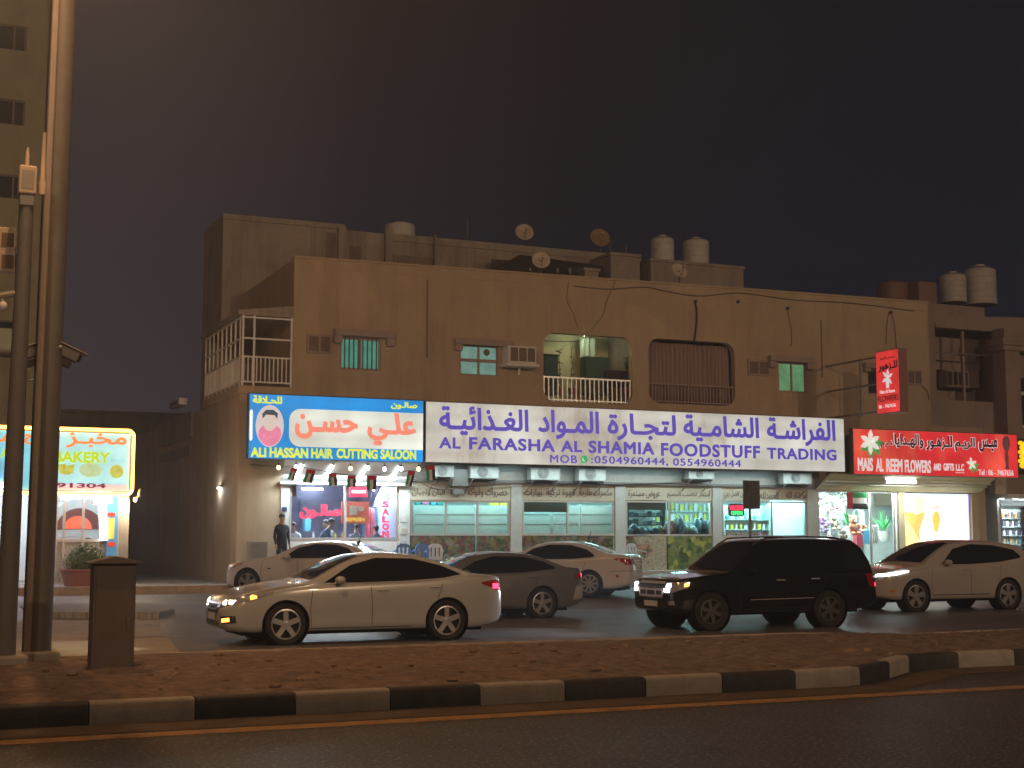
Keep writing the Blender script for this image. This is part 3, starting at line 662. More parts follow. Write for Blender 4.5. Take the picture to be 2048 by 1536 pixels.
A_DRAPE = mat('grey_green_drape', (.30, .36, .32), .9, var=.1)
# things on the lit balcony
T = thing('curtain', 'grey-green drape hanging at the back of the lit balcony', 'curtain', at(1172, 740, FT+1.4)); r = rect(1160, 676, 1192, 742, FT+1.4)
curtain(r[0], r[1], r[2], r[3], FT+1.4, A_DRAPE, 'drape', T, .04, .2)
T = thing('storage_cabinet', 'dark teal cabinet standing on the lit balcony behind the railing', 'cabinet', at(1195, 770, FT+1.0)); r = rect(1168, 714, 1216, 790, FT+1.0)
A_TEALB = mat('dark_teal_board', (.03, .10, .09), .6); b = MB(); b.box(r[0], r[1], FT+.9, FT+1.3, r[2], r[3]); k = b.build('body', A_TEALB, T, bevel=.02)
b = MB(); b.box(r[0]+.04, (r[0]+r[1])/2-.01, FT+.885, FT+.899, r[2]+.05, r[3]-.05); b.build('door', A_TEALB, T); b = MB(); b.box((r[0]+r[1])/2+.01, r[1]-.04, FT+.885, FT+.899, r[2]+.05, r[3]-.05); b.build('door', A_TEALB, T)
T = thing('storage_box', 'dark green box at the left end of the lit balcony', 'box', at(1098, 760, FT+.9)); r = rect(1086, 712, 1114, 790, FT+.9)
b = MB(); b.box(r[0], r[1], FT+.8, FT+1.2, r[2], r[3]); b.build('body', A_TEALB, T, bevel=.02); b = MB(); b.box(r[0]-.02, r[1]+.02, FT+.78, FT+1.22, r[3]+.002, r[3]+.05); b.build('lid', A_DARK, T, bevel=.01)
T = thing('covered_bench', 'dark covered bench along the right of the lit balcony', 'bench', at(1240, 775, FT+.7)); r = rect(1213, 742, 1275, 790, FT+.7)
b = MB(); b.box(r[0], r[1], FT+.55, FT+1.2, r[2]+.3, r[3]); b.build('seat', A_DARK, T, bevel=.05)
for sx_ in (r[0]+.06, r[1]-.06): b = MB(); b.box(sx_-.04, sx_+.04, FT+.6, FT+1.15, r[2], r[2]+.298); b.build('leg', A_DARK, T)
def climber(px, y0, y1, t, label, seed, spread=.16):
    random.seed(seed); p, q = at(px, y1, t), at(px, y0, t); T = thing('potted_plant', label, 'plant', p, 0, 'plants on the lit balcony')
    b = MB(); b.lathe((p[0], t, p[2]), [(.10, 0), (.14, .22), (.12, .22)], seg=14); b.build('pot', A_TERRA, T, smooth=40)
    H = q[2]-p[2]; b = MB(); pts = [(p[0]+.03*math.sin(k*1.9), t, p[2]+.2+(H-.2)*k/8) for k in range(9)]; b.tube(pts, .012, 5); b.build('stem', A_GREEN, T)
    b = MB()
    for k in range(46):
        z = p[2]+.2+(H-.2)*random.random(); a = random.uniform(0, 6.28); L = random.uniform(.08, spread); c = Vector((p[0], t, z)); d = Vector((math.cos(a), math.sin(a)*.6, random.uniform(-.3, .6))).normalized(); e = d.cross(Vector((0, 0, 1))).normalized()*L*.32
        b.face([c, c+d*L*.5+e, c+d*L, c+d*L*.5-e])
    b.build('foliage', A_GREEN, T); random.seed(7)
climber(1144, 680, 790, FT+.7, 'tall thin climbing plant in the middle-left of the lit balcony', 3)
climber(1119, 698, 790, FT+.9, 'second tall plant of the lit balcony, left of the thin climber', 4, .2)
climber(1252, 715, 790, FT+.6, 'bushy plant at the right end of the lit balcony', 5, .26)
light('balcony_lamp', 'POINT', (X(1170, FT+1, 680), FT+1.0, bal1[3]+.05), 16, (.95, 1.0, .58), .12)
T = thing('ceiling_lamp', 'small lamp under the ceiling of the lit balcony', 'lamp', (X(1170, FT+1, 680), FT+1.0, bal1[3]+.2)); b = MB(); b.ball((X(1170, FT+1, 680), FT+1.0, bal1[3]+.2), .09); b.build('globe', A_BULBC, T); b = MB(); b.lathe((X(1170, FT+1, 680), FT+1.0, bal1[3]+.27), [(.05, 0), (.07, .03)], seg=12); b.build('base', A_WHITE, T)
# rear block and roof furniture
R2 = thing('rear_block', 'stained grey upper storey set back on the roof of the tan building', 'building', (10, 47.7, 9.4))
sr = X(1280, 47.7, 520); b = MB(); b.box(10, sr, 47.72, 51, 6.0, 12.75); b.build('wall', A_WALL2, R2)
b = MB(); b.box(9.97, X(690, 47.7, 470), 47.66, 51.02, 12.752, 12.95); b.box(X(775, 47.7, 470), sr+.05, 47.66, 51.02, 12.5, 12.78); b.build('coping', A_WALL2, R2, bevel=.02)
for x0, x1 in ((676, 692), (770, 784), (868, 872)):
    b = MB(); b.box(X(x0, 47.6, 480), X(x1, 47.6, 480), 47.52, 47.718, 9.4, 12.85); b.build('pilaster', A_WALL2, R2)
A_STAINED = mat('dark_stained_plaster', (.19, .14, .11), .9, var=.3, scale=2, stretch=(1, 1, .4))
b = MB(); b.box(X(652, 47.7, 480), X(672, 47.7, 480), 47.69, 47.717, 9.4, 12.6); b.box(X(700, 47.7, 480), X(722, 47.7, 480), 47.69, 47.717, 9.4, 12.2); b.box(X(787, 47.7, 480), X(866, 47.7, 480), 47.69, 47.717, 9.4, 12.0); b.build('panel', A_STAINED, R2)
RT = 46.0
def rooftop(x0, y0, x1, y1, t, depth, name, label, m, cat):
    s0, s1, z0, z1 = rect(x0, y0, x1, y1, t); T = thing(name, label, cat, ((s0+s1)/2, t, z0)); z0 = 9.45
    b = MB(); b.box(s0, s1, t, t+depth, z0, z1); b.build('wall', m, T); b = MB(); b.box(s0-.06, s1+.06, t-.06, t+depth+.06, z1+.002, z1+.12); b.build('coping', m, T, bevel=.015); return T
rooftop(1302, 531, 1487, 600, RT, 3, 'rooftop_room', 'small grey block on the roof carrying two white water tanks', A_WALL2, 'building')
def tank(px, y0, y1, rpx, t, label, m=A_TANK, ribs=True, group='water tanks on the roofs'):
    c = at(px, y1, t); r = rpx*(c[1]*math.cos(YAW)+c[0]*math.sin(YAW))/F; h = at(px, y0, t)[2]-c[2]; T = thing('water_tank', label, 'water tank', (c[0], t+r, c[2]), 0, group); ctr = (c[0], t+r, c[2])
    pr = [(r*.96, 0)]; n = 5
    for i in range(n): pr += [(r, h*.84*(i+.12)/n), (r, h*.84*(i+.8)/n), (r*.965, h*.84*(i+.9)/n)] if ribs else [(r, h*.84*(i+.5)/n)]
    pr += [(r*.97, h*.85), (r*.6, h*.93), (r*.3, h*.95)]
    b = MB(); b.lathe(ctr, pr, seg=28); b.build('body', m, T, smooth=35)
    b = MB(); b.lathe(ctr, [(r*.32, h*.94), (r*.34, h*.99), (r*.2, h)], seg=16); b.build('lid', m, T, smooth=35); return T
tank(1337, 466, 529, 24, RT+.6, 'left one of the two ribbed white tanks on the small grey roof block')
tank(1406, 470, 530, 27, RT+.6, 'right one of the two ribbed white tanks on the small grey roof block')
tank(810, 438, 482, 31, 48.6, 'wide low pale tank on the rear block left of the dishes', ribs=False)
def dish(px, py, rpx, t, base_y, label, m=A_DISH, face=(-.25, -1, .35)):
    c = Vector(at(px, py, t)); dep = c.y*math.cos(YAW)+c.x*math.sin(YAW); r = rpx*dep/F; n = Vector(face).normalized()
    T = thing('satellite_dish', label, 'satellite dish', at(px, base_y, t+.15), 0, 'satellite dishes along the roof')
    b = MB(); R = []; u = n.orthogonal().normalized()
    for q in (1.0, .8, .6, .4, .2, .04): R.append(b.ring(c-n*(.16*r*(1-q*q)*1.4), n, r*q, 28, u))
    b.loft(R, False); d = b.build('dish', m, T, smooth=60); sd = d.modifiers.new('thickness', 'SOLIDIFY'); sd.thickness = .02
    lo = c+Vector((0, 0, -r*.95)); f = c+n*r*1.05+Vector((0, 0, -r*.2)); b = MB(); b.tube([lo, f], .014); b.build('arm', A_METAL, T)
    b = MB(); b.cyl(f-n*.05, f+n*.06, .045); b.build('receiver', A_DISH, T)
    bs = at(px, base_y, t+.15); b = MB(); b.tube([c-n*.1*r, (bs[0], t+.15, c.z-.1), (bs[0], t+.15, bs[2]-.1)], .03); b.build('mast', A_METAL, T)
dish(1082, 520, 19, FT+.5, 548, 'round cream dish standing just behind the parapet left of centre')
dish(1359, 541, 18, FT+.6, 568, 'cream dish in front of the small grey roof block with tanks', face=(.05, -1, .5))
dish(1049, 464, 19, 48.2, 490, 'pale dish on the rear wall, upper left of the parapet dish')
dish(1200, 475, 21, 48.2, 506, 'brownish dish on the rear wall above the dark shed roof', mat('rusty_dish', (.30, .20, .11), .7, var=.25, scale=4), (-.2, -1, .38))
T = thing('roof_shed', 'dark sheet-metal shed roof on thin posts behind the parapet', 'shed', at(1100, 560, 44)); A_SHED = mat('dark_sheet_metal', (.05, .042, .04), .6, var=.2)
p = [at(980, 545, 43.6), at(1205, 558, 43.6), at(1205, 535, 46.6), at(1040, 512, 46.6)]
b = MB(); b.loft([[b.bm.verts.new((q[0], q[1], q[2]+d)) for q in p] for d in (0, .06)], True, False); b.build('roof', A_SHED, T)
for x, t_ in ((1030, 44.5), (1060, 44.2), (1115, 44.2), (1140, 44), (1190, 44.3)):
    q = at(x, 575, t_); b = MB(); b.box(q[0]-.035, q[0]+.035, t_-.035, t_+.035, 9.45, at(x, 537, t_)[2]); b.build('post', A_METAL, T)
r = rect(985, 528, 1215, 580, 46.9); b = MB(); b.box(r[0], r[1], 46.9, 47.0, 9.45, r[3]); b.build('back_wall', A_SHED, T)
rooftop(1170, 543, 1197, 600, 43.4, .6, 'roof_hatch', 'small pale box on the roof right of the dark shed', A_WALL2, 'box')
rooftop(1222, 513, 1280, 600, 45.6, 1.6, 'stair_head', 'grey block at the right end of the rear wall', A_WALL2, 'building')
for px_, y0_, y1_ in ((1220, 482, 508), (1252, 488, 512), (935, 440, 480)):
    p, q = at(px_, y1_, 48.3), at(px_, y0_, 48.3); b = MB(); b.tube([p, q], .03); o = b.build('roof_pipe', A_METAL); tag(o, {1220: 'short vertical pipe on the rear wall beside the rusty dish', 1252: 'short vertical pipe near the right end of the rear wall', 935: 'thin vertical pipe between the wide tank and the dishes'}[px_], 'pipe', 'roof pipes')
# cables and drains on the facade
def cable(pts, r, label, name='cable', m=A_BROWN, off=.04, cat='cable'):
    P_ = [Vector(at(x, y, FT-off)) for x, y in pts]; Q = []
    for i in range(len(P_)-1):
        a, b_, c, d = P_[max(i-1, 0)], P_[i], P_[i+1], P_[min(i+2, len(P_)-1)]
        for k in range(6):
            u = k/6; Q.append(.5*((2*b_)+(c-a)*u+(2*a-5*b_+4*c-d)*u*u+(3*b_-a-3*c+d)*u**3))
    Q.append(P_[-1]); b = MB(); b.tube(Q, r, 5); return tag(b.build(name, m), label, cat, 'cables on the facade')
cable([(1232, 562), (1215, 600), (1205, 632), (1180, 662), (1160, 680), (1130, 683), (1090, 681)], .018, 'pale cable drooping from the parapet into the lit balcony', m=A_POLEL)
cable([(1138, 562), (1134, 600), (1146, 625), (1156, 655)], .009, 'thin brown cable above the lit balcony')
cable([(1150, 572), (1215, 578), (1290, 574), (1330, 582), (1400, 592), (1480, 586), (1590, 600), (1700, 606), (1830, 622)], .02, 'long sagging cable running along under the parapet')
cable([(1390, 603), (1394, 625), (1392, 660), (1388, 684)], .035, 'thick dark hose down to the curtained balcony', m=A_BLACKP)
cable([(1574, 617), (1580, 645), (1584, 670), (1582, 692)], .012, 'thin cable hanging above the right-hand lit window')
cable([(1778, 625), (1774, 650), (1772, 690)], .012, 'left strand of the cable pair above the red blade sign')
cable([(1782, 625), (1789, 650), (1793, 696)], .012, 'right strand of the cable pair above the red blade sign')
cable([(1845, 772), (1856, 785), (1858, 800)], .015, 'short cable below the right-hand sleeve grille')
for x, y, lab in ((1475, 604, 'round drain hole stub in the middle of the upper facade'), (1574, 617, 'round drain stub where the thin cable starts, right of the middle stub'), (1780, 625, 'round drain stub above the red blade sign'), (1390, 603, 'round drain stub where the thick hose starts')):
    p = at(x, y, FT); b = MB(); b.cyl((p[0], FT-.09, p[2]), (p[0], FT+.02, p[2]), .055); tag(b.build('drain_stub', A_BLACKP), lab, 'pipe', 'drain stubs')
T = thing('window_air_conditioner', 'white window air conditioner jutting out on a bracket beside the lit balcony', 'air conditioner', at(1040, 732, FT-.3))
r = rect(1012, 694, 1068, 728, FT-.35); b = MB(); b.box(r[0], r[1], FT-.55, FT-.01, r[2], r[3]); b.build('casing', A_WHITE, T, bevel=.02)
b = MB(); b.box(r[0]+.05, r[1]-.05, FT-.565, FT-.552, r[2]+.06, r[3]-.05); g_ = b.build('grille', A_BROWN, T)
b = MB(); [b.box(r[0]+.05+k*(r[1]-r[0]-.1)/3-.012, r[0]+.05+k*(r[1]-r[0]-.1)/3+.012, FT-.58, FT-.566, r[2]+.06, r[3]-.05) for k in (0, 1, 2, 3)]; b.build('bars', A_WHITE, g_)
b = MB(); b.box(r[0]-.08, r[1]+.08, FT-.6, FT-.01, r[2]-.1, r[2]-.01); b.box((r[0]+r[1])/2-.03, (r[0]+r[1])/2+.03, FT-.3, FT-.24, r[2]-.35, r[2]-.1); b.build('bracket', A_WHITE, T, bevel=.01)

# ================================================================== shop rooms
def room(name, s0, s1, depth, zt, m=A_INT, z0=.66):
    y0, y1 = FT+.26, FT+depth; b = MB()
    b.box(s0, s1, y1, y1+.1, z0, zt); b.box(s0-.08, s0, y0, y1+.1, z0, zt); b.box(s1, s1+.08, y0, y1+.1, z0, zt); b.box(s0-.08, s1+.08, y0, y1+.1, zt+.003, zt+.1)
    o = b.build(name, m, B); b = MB(); b.box(s0, s1, FT+.002, y1, z0-.1, z0+.012); b.build('floor', A_FLOORT, o); return o
A_SALW = mat('violet_salon_wall', (.36, .36, .55), .6, var=.1)
room('salon_room', ops['salon'][0]-.03, ops['salon'][1]+.03, 4.2, 3.6, A_SALW)
room('food_shop_room', ops['a'][0]-.03, ops['d'][1]+.03, 5.0, 3.5)
room('flower_shop_room', ops['flowers'][0]-.03, ops['screen'][1]+.03, 3.2, 3.45)
def glazing(key, mull, ybot, ytop=None, rail=None):
    """frames and panes of one shop window; mull: pixel columns of the uprights, ybot the row where the glass ends"""
    s0, s1, z0, z1 = ops[key]; xm = sum(SH[key][::2])/2; zb = at(xm, ybot, FT)[2]; zt = z1 if ytop is None else at(xm, ytop, FT)[2]; t = FT+.08
    b = MB(); b.box(s0+.003, s1-.003, t-.04, t+.04, zt-.06, zt-.002); b.box(s0+.003, s1-.003, t-.045, t+.045, zb-.03, zb+.03)
    for x in mull: s = X(x, t, 1040); s = min(max(s, s0+.035), s1-.035); b.box(s-.032, s+.032, t-.038, t+.038, zb+.03, zt-.06)
    f = b.build('shop_window', A_ALU, B); b = MB(); b.box(s0+.01, s1-.01, t-.004, t+.004, zb+.02, zt-.05); b.build('pane', A_PANE, f); return zb
def panel(key, ybot, m, x0=None, x1=None, name='front_panel', off=.05):
    s0, s1, z0, z1 = ops[key]; xm = sum(SH[key][::2])/2; zb = at(xm, ybot, FT)[2]
    s0 = s0 if x0 is None else X(x0, FT, 1100); s1 = s1 if x1 is None else X(x1, FT, 1100)
    b = MB(); b.box(s0+.008, s1-.008, FT+off, FT+off+.06, .67, zb-.035); return b.build(name, m, B)
A_FRUIT = print_mat('fruit_print', (.05, .06, .05), [(.16, .04, .035), (.05, .10, .035), (.20, .17, .06), (.03, .06, .03), (.17, .07, .06), (.13, .15, .08), (.22, .2, .17)], 9, dens=.6)
A_FRUIT2 = print_mat('berry_print', (.42, .37, .27), [(.30, .13, .09), (.14, .07, .045), (.40, .22, .14), (.09, .12, .05)], 6, dens=.42)
A_FRUIT3 = print_mat('green_print', (.10, .14, .05), [(.10, .18, .05), (.38, .36, .08), (.05, .09, .03), (.2, .22, .07)], 6, dens=.6)
glazing('salon', (580, 690, 795), 1077); panel('salon', 1077, A_WHITE)
glazing('a', (822, 892, 955, 1018), 1069, 1001); panel('a', 1069, A_FRUIT, 820, 952); panel('a', 1069, A_FRUIT, 956, 1021, off=.045)
glazing('b', (1045, 1135, 1228), 1069, 1001); panel('b', 1069, A_FRUIT, 1043, 1228)
glazing('c', (1252, 1337, 1423), 1070, 1002); panel('c', 1070, A_FRUIT2, 1250, 1335); panel('c', 1070, A_FRUIT3, 1337, 1425)
glazing('d', (1445, 1543, 1612), 1072, 1002); panel('d', 1072, A_BEIGE)
glazing('flowers', (1636, 1741, 1788, 1798), 1140)
for key, x0, x1 in (('a', 820, 1021), ('b', 1043, 1230), ('c', 1250, 1425), ('d', 1443, 1615)):   # fascia boards
    s0, s1, z0, z1 = ops[key]; zb = at((x0+x1)/2, 1001, FT)[2]; b = MB(); b.box(s0+.004, s1-.004, FT+.01, FT+.12, zb, z1-.004); b.build('fascia_board', A_BEIGE, B)
for x0, x1 in ((560, 578), (797, 819), (1021, 1043), (1230, 1250), (1425, 1443), (1615, 1634)):
    b = MB(); b.box(X(x0, FT, 1050), X(x1, FT, 1050), FT-.05, FT-.003, .66, 3.45); b.build('pillar', A_TILE, B, bevel=.01)
A_TAN = mat('ochre_cladding', (.48, .41, .26), .6, var=.12, scale=3)
for x0, x1 in ((1797, 1809), (1943, 1957)): b = MB(); b.box(X(x0, FT, 1050), X(x1, FT, 1050), FT-.05, FT-.003, .66, 3.4); b.build('pillar', A_TAN, B, bevel=.01)
b = MB(); b.box(X(822), X(1626), FT-.02, FT-.001, 3.46, 4.3); b.build('upper_cladding', A_TILE, B)
# words on the fascia boards
def board_words(key, items):
    b = MB()
    for body, x0, x1, y0, y1 in items: ptext(b, body, x0, x1, y1, FT+.008, ytop=y0, bold=.012, thick=.006)
    b.build('fascia_lettering', A_LETTER, B)
board_words('a', [('خضروات وفواكه طازجة', 900, 1016, 975, 995), ('البان واجبان', 824, 889, 977, 993)])
board_words('b', [('مكسرات طازجة', 1158, 1224, 977, 995), ('قهوة تركية', 1092, 1150, 977, 995), ('بهارات', 1048, 1084, 978, 994)])
board_words('c', [('عروض مستمرة', 1256, 1320, 980, 997), ('أسعار تناسب الجميع', 1334, 1420, 981, 997)])
board_words('d', [('من فضل ربي', 1448, 1490, 982, 998), ('الحمدلله', 1520, 1557, 983, 998), ('ما شاء الله', 1572, 1612, 983, 998)])
# room lights: tubes that are seen, and area lights that fill the shops
def tube_lamp(p, q, label, m=A_TUBE, r=.03, group='lit tube lamps', watts=0, col=(.84, 1, .98)):
    p, q = Vector(p), Vector(q); T = thing('tube_lamp', label, 'lamp', p, 0, group)
    b = MB(); b.cyl(p, q, r, seg=8); b.build('tube', m, T); d = (q-p).normalized(); b = MB(); b.cyl(p-d*.04, p, r*1.15, seg=8); b.cyl(q, q+d*.04, r*1.15, seg=8); b.tube([p+Vector((0, 0, r*2.0)), q+Vector((0, 0, r*2.0))], .02, 6); b.build('fitting', A_WHITE, T); return T
def room_light(s0, s1, t, z, w, col, sy=.5, aim=None): light('room_light', 'AREA', ((s0+s1)/2, t, z), w, col, abs(s1-s0), aim or ((s0+s1)/2, t, 0), sy)
CY = (.43, .98, 1.0)
s0, s1 = ops['a'][0], ops['b'][1]; room_light(s0, s1, FT+.5, 3.42, 190, CY, .25, ((s0+s1)/2, FT-.6, 0)); room_light(ops['c'][0], ops['d'][1], FT+2.0, 3.42, 800, CY, 2.0, ((ops['c'][0]+ops['d'][1])/2, FT-.8, 0)); room_light(s0, s1, FT+3.2, 3.42, 90, CY, 1); room_light(ops['d'][0], ops['d'][1], FT+.55, 3.42, 170, CY, .3, ((ops['d'][0]+ops['d'][1])/2, FT+1.1, 1)); room_light(ops['flowers'][0], ops['flowers'][1], FT+.3, 3.38, 200, (.8, 1, .96), .2, ((ops['flowers'][0]+ops['flowers'][1])/2, FT+1.2, 1.2))  # last two are unseen lamps added to brighten the goods behind the glass
s0, s1 = ops['salon'][0], ops['salon'][1]; room_light(s0, s1, FT+1.6, 3.5, 600, (.82, .94, 1.0), 2, ((s0+s1)/2, FT-.4, 0))
s0, s1 = ops['flowers'][0], ops['screen'][1]; room_light(ops['flowers'][0], ops['flowers'][1], FT+1.0, 3.38, 900, (.78, 1, .95), 1.2, ((ops['flowers'][0]+ops['flowers'][1])/2, FT, 0))
# ================================================================== shop signs
ST = 40.3
def panel_glow(name, c, e, dirt=None, banding=.12):
    """translucent sign face lit from behind by rows of tubes"""
    m = mat(name, c, .35, var=.05, scale=1.2, emit=e, stain=dirt, stamt=.75, stscale=.55)
    n = m.node_tree.nodes; l = m.node_tree.links; b_ = n['Principled BSDF']
    t = n.new('ShaderNodeTexCoord'); s = n.new('ShaderNodeSeparateXYZ'); l.new(t.outputs['Object'], s.inputs[0])
    w_ = n.new('ShaderNodeMath'); w_.operation = 'MULTIPLY'; w_.inputs[1].default_value = 16; l.new(s.outputs[2], w_.inputs[0])
    q = n.new('ShaderNodeMath'); q.operation = 'SINE'; l.new(w_.outputs[0], q.inputs[0])
    k = n.new('ShaderNodeTexNoise'); k.inputs['Scale'].default_value = .55; k.inputs['Detail'].default_value = 2; l.new(t.outputs['Object'], k.inputs[0])
    a = n.new('ShaderNodeMath'); a.operation = 'MULTIPLY_ADD'; l.new(q.outputs[0], a.inputs[0]); a.inputs[1].default_value = e*banding*.5; a.inputs[2].default_value = e*.15
    d = n.new('ShaderNodeMath'); d.operation = 'MULTIPLY_ADD'; l.new(k.outputs[0], d.inputs[0]); d.inputs[1].default_value = e*1.7; l.new(a.outputs[0], d.inputs[2])
    l.new(d.outputs[0], b_.inputs['Emission Strength']); return m
A_FRAME = mat('sign_frame', (.20, .16, .14), .6, var=.2)
def sign_box(name, label, x0, x1, yt0, yt1, yb0, yb1, t, face_m, depth=.22, frame=.035, fm=None):
    a, b_, c, d = at(x0, yt0, t), at(x1, yt1, t), at(x1, yb1, t), at(x0, yb0, t)
    s0, s1, zt, zb = (a[0]+d[0])/2, (b_[0]+c[0])/2, (a[2]+b_[2])/2, (c[2]+d[2])/2
    T = thing(name, label, 'sign', ((s0+s1)/2, t, zb)); m = MB(); m.box(s0, s1, t+.004, t+depth, zb+.02, zt); m.build('casing', fm or A_FRAME, T, bevel=.01)
    m = MB(); m.box(s0+frame, s1-frame, t-.004, t+.003, zb+frame, zt-frame); m.build('face', face_m, T)
    for i in range(max(2, int((s1-s0)/2.5))):
        s = s0+.4+(s1-s0-.8)*i/max(1, int((s1-s0)/2.5)-1); q = MB(); q.box(s-.03, s+.03, t+depth+.002, FT-.004, zt-.25, zt-.19); q.build('bracket', A_METAL, T)
    return T, (s0, s1, zb, zt)
TT = ST-.005
# white food shop sign
A_SIGNW = panel_glow('white_sign_face', (.62, .645, .60), .78, (.25, .19, .145))
A_PURPLE = glow('purple_lettering', (.10, .07, .50), .78)
T, _ = sign_box('shop_sign', 'long white lit sign with purple Arabic and English lettering', 850, 1690, 801, 836, 924, 947, ST, A_SIGNW)
m = MB()
for body, x0, x1, yb in (('الفراشـة', 1534, 1671, 878), ('الشامـية', 1367, 1518, 872.5), ('لتجـارة', 1215, 1352, 868), ('المـواد', 1076, 1198, 864), ('الغـذائيـة', 878, 1057, 859)):
    ptext(m, body, x0, x1, yb, TT, em_px=58 if x0 < 1200 else 54, bold=.028)
m.build('arabic_lettering', A_PURPLE, T)
m = MB()
for body, x0, x1, y0, y1 in (('AL', 877.5, 921, 874.5, 897), ('FARASHA', 938, 1110, 876.5, 901.5), ('AL', 1121.5, 1164, 881.5, 904), ('SHAMIA', 1177, 1309, 883, 908), ('FOODSTUFF', 1322, 1520, 888.5, 914.5), ('TRADING', 1534, 1673, 897, 919.5)):
    ptext(m, body, x0, x1, y1, TT, ytop=y0, bold=.034, spacing=1.12)
m.build('english_lettering', A_PURPLE, T)
m = MB(); ptext(m, 'MOB', 1100, 1154, 926, TT, ytop=910, bold=.015, spacing=1.15); ptext(m, ':0504960444,', 1182, 1336, 931, TT, ytop=913.5, bold=.015, spacing=1.12); ptext(m, '0554960444', 1346, 1482, 933, TT, ytop=918, bold=.015, spacing=1.12)
m.build('phone_number', A_PURPLE, T)
c = at(1168.5, 918.5, TT); m = MB(); m.prism(oval(c[0], c[2], .125, .125), TT-.015, TT); m.prism([(c[0]-.12, c[2]-.13), (c[0]-.02, c[2]-.11), (c[0]-.11, c[2]-.03)], TT-.014, TT-.001); ic = m.build('phone_icon', glow('green_icon', (.03, .50, .16), .7), T)
m = MB(); m.tube([(c[0]+.06*math.cos(a), TT-.018, c[2]+.06*math.sin(a)) for a in [rad(140+13*k) for k in range(11)]], .018, 6); m.build('handset', glow('white_icon', (.8, .8, .8), .8), ic)
# salon sign
A_SBLUE = panel_glow('blue_sign_face', (.004, .23, .62), 1.15, banding=.05); A_SWHITE = panel_glow('white_panel', (.62, .68, .62), 1.1, banding=.1)
A_YELL = glow('yellow_lettering', (.70, .78, .05), 1.05); A_CORAL = glow('coral_lettering', (.92, .28, .20), .85); A_SHAD = mat('letter_shadow', (.10, .14, .13), .6)
T, (s0, s1, zb, zt) = sign_box('shop_sign', 'blue lit hair salon sign with white panel and a portrait oval', 496, 848, 787, 798, 919.5, 925, ST, A_SBLUE, fm=mat('blue_casing', (.05, .14, .3), .5))
a, b_ = at(579, 817, TT), at(579, 893, TT); m = MB(); e = s1-.036
pts = [(e, a[2]), (e, b_[2])]; r_ = .34
for cz, g0 in ((b_[2]+r_, 270), (a[2]-r_, 180)):
    pts += [(a[0]+r_+r_*math.cos(rad(g0-15*k)), cz+r_*math.sin(rad(g0-15*k))) for k in range(7)]
m.prism(pts, ST-.010, ST-.0045); m.build('white_panel', A_SWHITE, T)
m = MB(); c0 = at(499.5, 819, TT); c1 = at(505, 881, TT); m.prism(rrect(s0+.036, c1[0], c1[2], c0[2], .07), ST-.010, ST-.0045); m.build('white_panel', A_SWHITE, T)
m = MB()
ptext(m, 'للحـلاقة', 505.5, 564, 807, TT, ytop=791.5, bold=.03); ptext(m, 'صالـون', 782, 834, 819, TT, ytop=804, bold=.03); m.build('arabic_lettering', A_YELL, T)
for mm, dx, dy, h in ((A_SHAD, 1.2, 1.2, -.008), (A_CORAL, 0, 0, 0)):
    m = MB(); ptext(m, 'علـي', 734+dx, 833+dx, 892+dy, TT+h+.004, ytop=826+dy, bold=.045, shear=-.12); ptext(m, 'حسـن', 589+dx, 716+dx, 879+dy, TT+h+.004, ytop=829+dy, bold=.045, shear=-.12)
    if mm is A_SHAD:
        for v in m.bm.verts: v.co.y += .012
    m.build('arabic_lettering', mm, T)
m = MB()
for body, x0, x1, y0, y1 in (('ALI', 501, 532, 895, 914), ('HASSAN', 539, 616, 895.5, 915.5), ('HAIR', 622.5, 666, 897, 916.5), ('CUTTING', 673, 755, 898, 917.5), ('SALOON', 761, 832, 899.5, 919)): ptext(m, body, x0, x1, y1, TT, ytop=y0, bold=.036)
m.build('english_lettering', A_YELL, T)
c = at(539.5, 852, TT); rx, rz = .42, .62
def disc(cx, cz, rx, rz, h, name, mt, par): q = MB(); q.prism(oval(cx, cz, rx, rz), ST-h-.003, ST-h); return q.build(name, mt, par)
po = disc(c[0], c[2], rx, rz, .0045, 'portrait', glow('portrait_ground', (.66, .62, .66), .8), T)
q = MB(); q.prism([(c[0]+x*rx, c[2]+z*rz) for x, z in ((-.72, -.15), (-.3, .12), (.3, .12), (.75, -.12), (.86, -.42), (.62, -.74), (.25, -.93), (-.1, -.97), (-.5, -.82), (-.82, -.5))], ST-.0125, ST-.009); q.build('pink_shirt', glow('pink_print', (.80, .25, .42), .8, var=.25, scale=5), po)
q = MB(); q.prism(oval(c[0]+.0, c[2]+.2*rz, .2, .27), ST-.0165, ST-.0135); q.build('face', glow('face_print', (.68, .60, .55), .8), po)
q = MB(); q.prism([(c[0]+x, c[2]+z) for x, z in ((-.22, .20), (-.23, .36), (-.12, .47), (.1, .48), (.23, .38), (.22, .2), (.14, .32), (-.12, .33))], ST-.0205, ST-.0175); q.build('hair', glow('dark_print', (.03, .06, .08), .8), po)
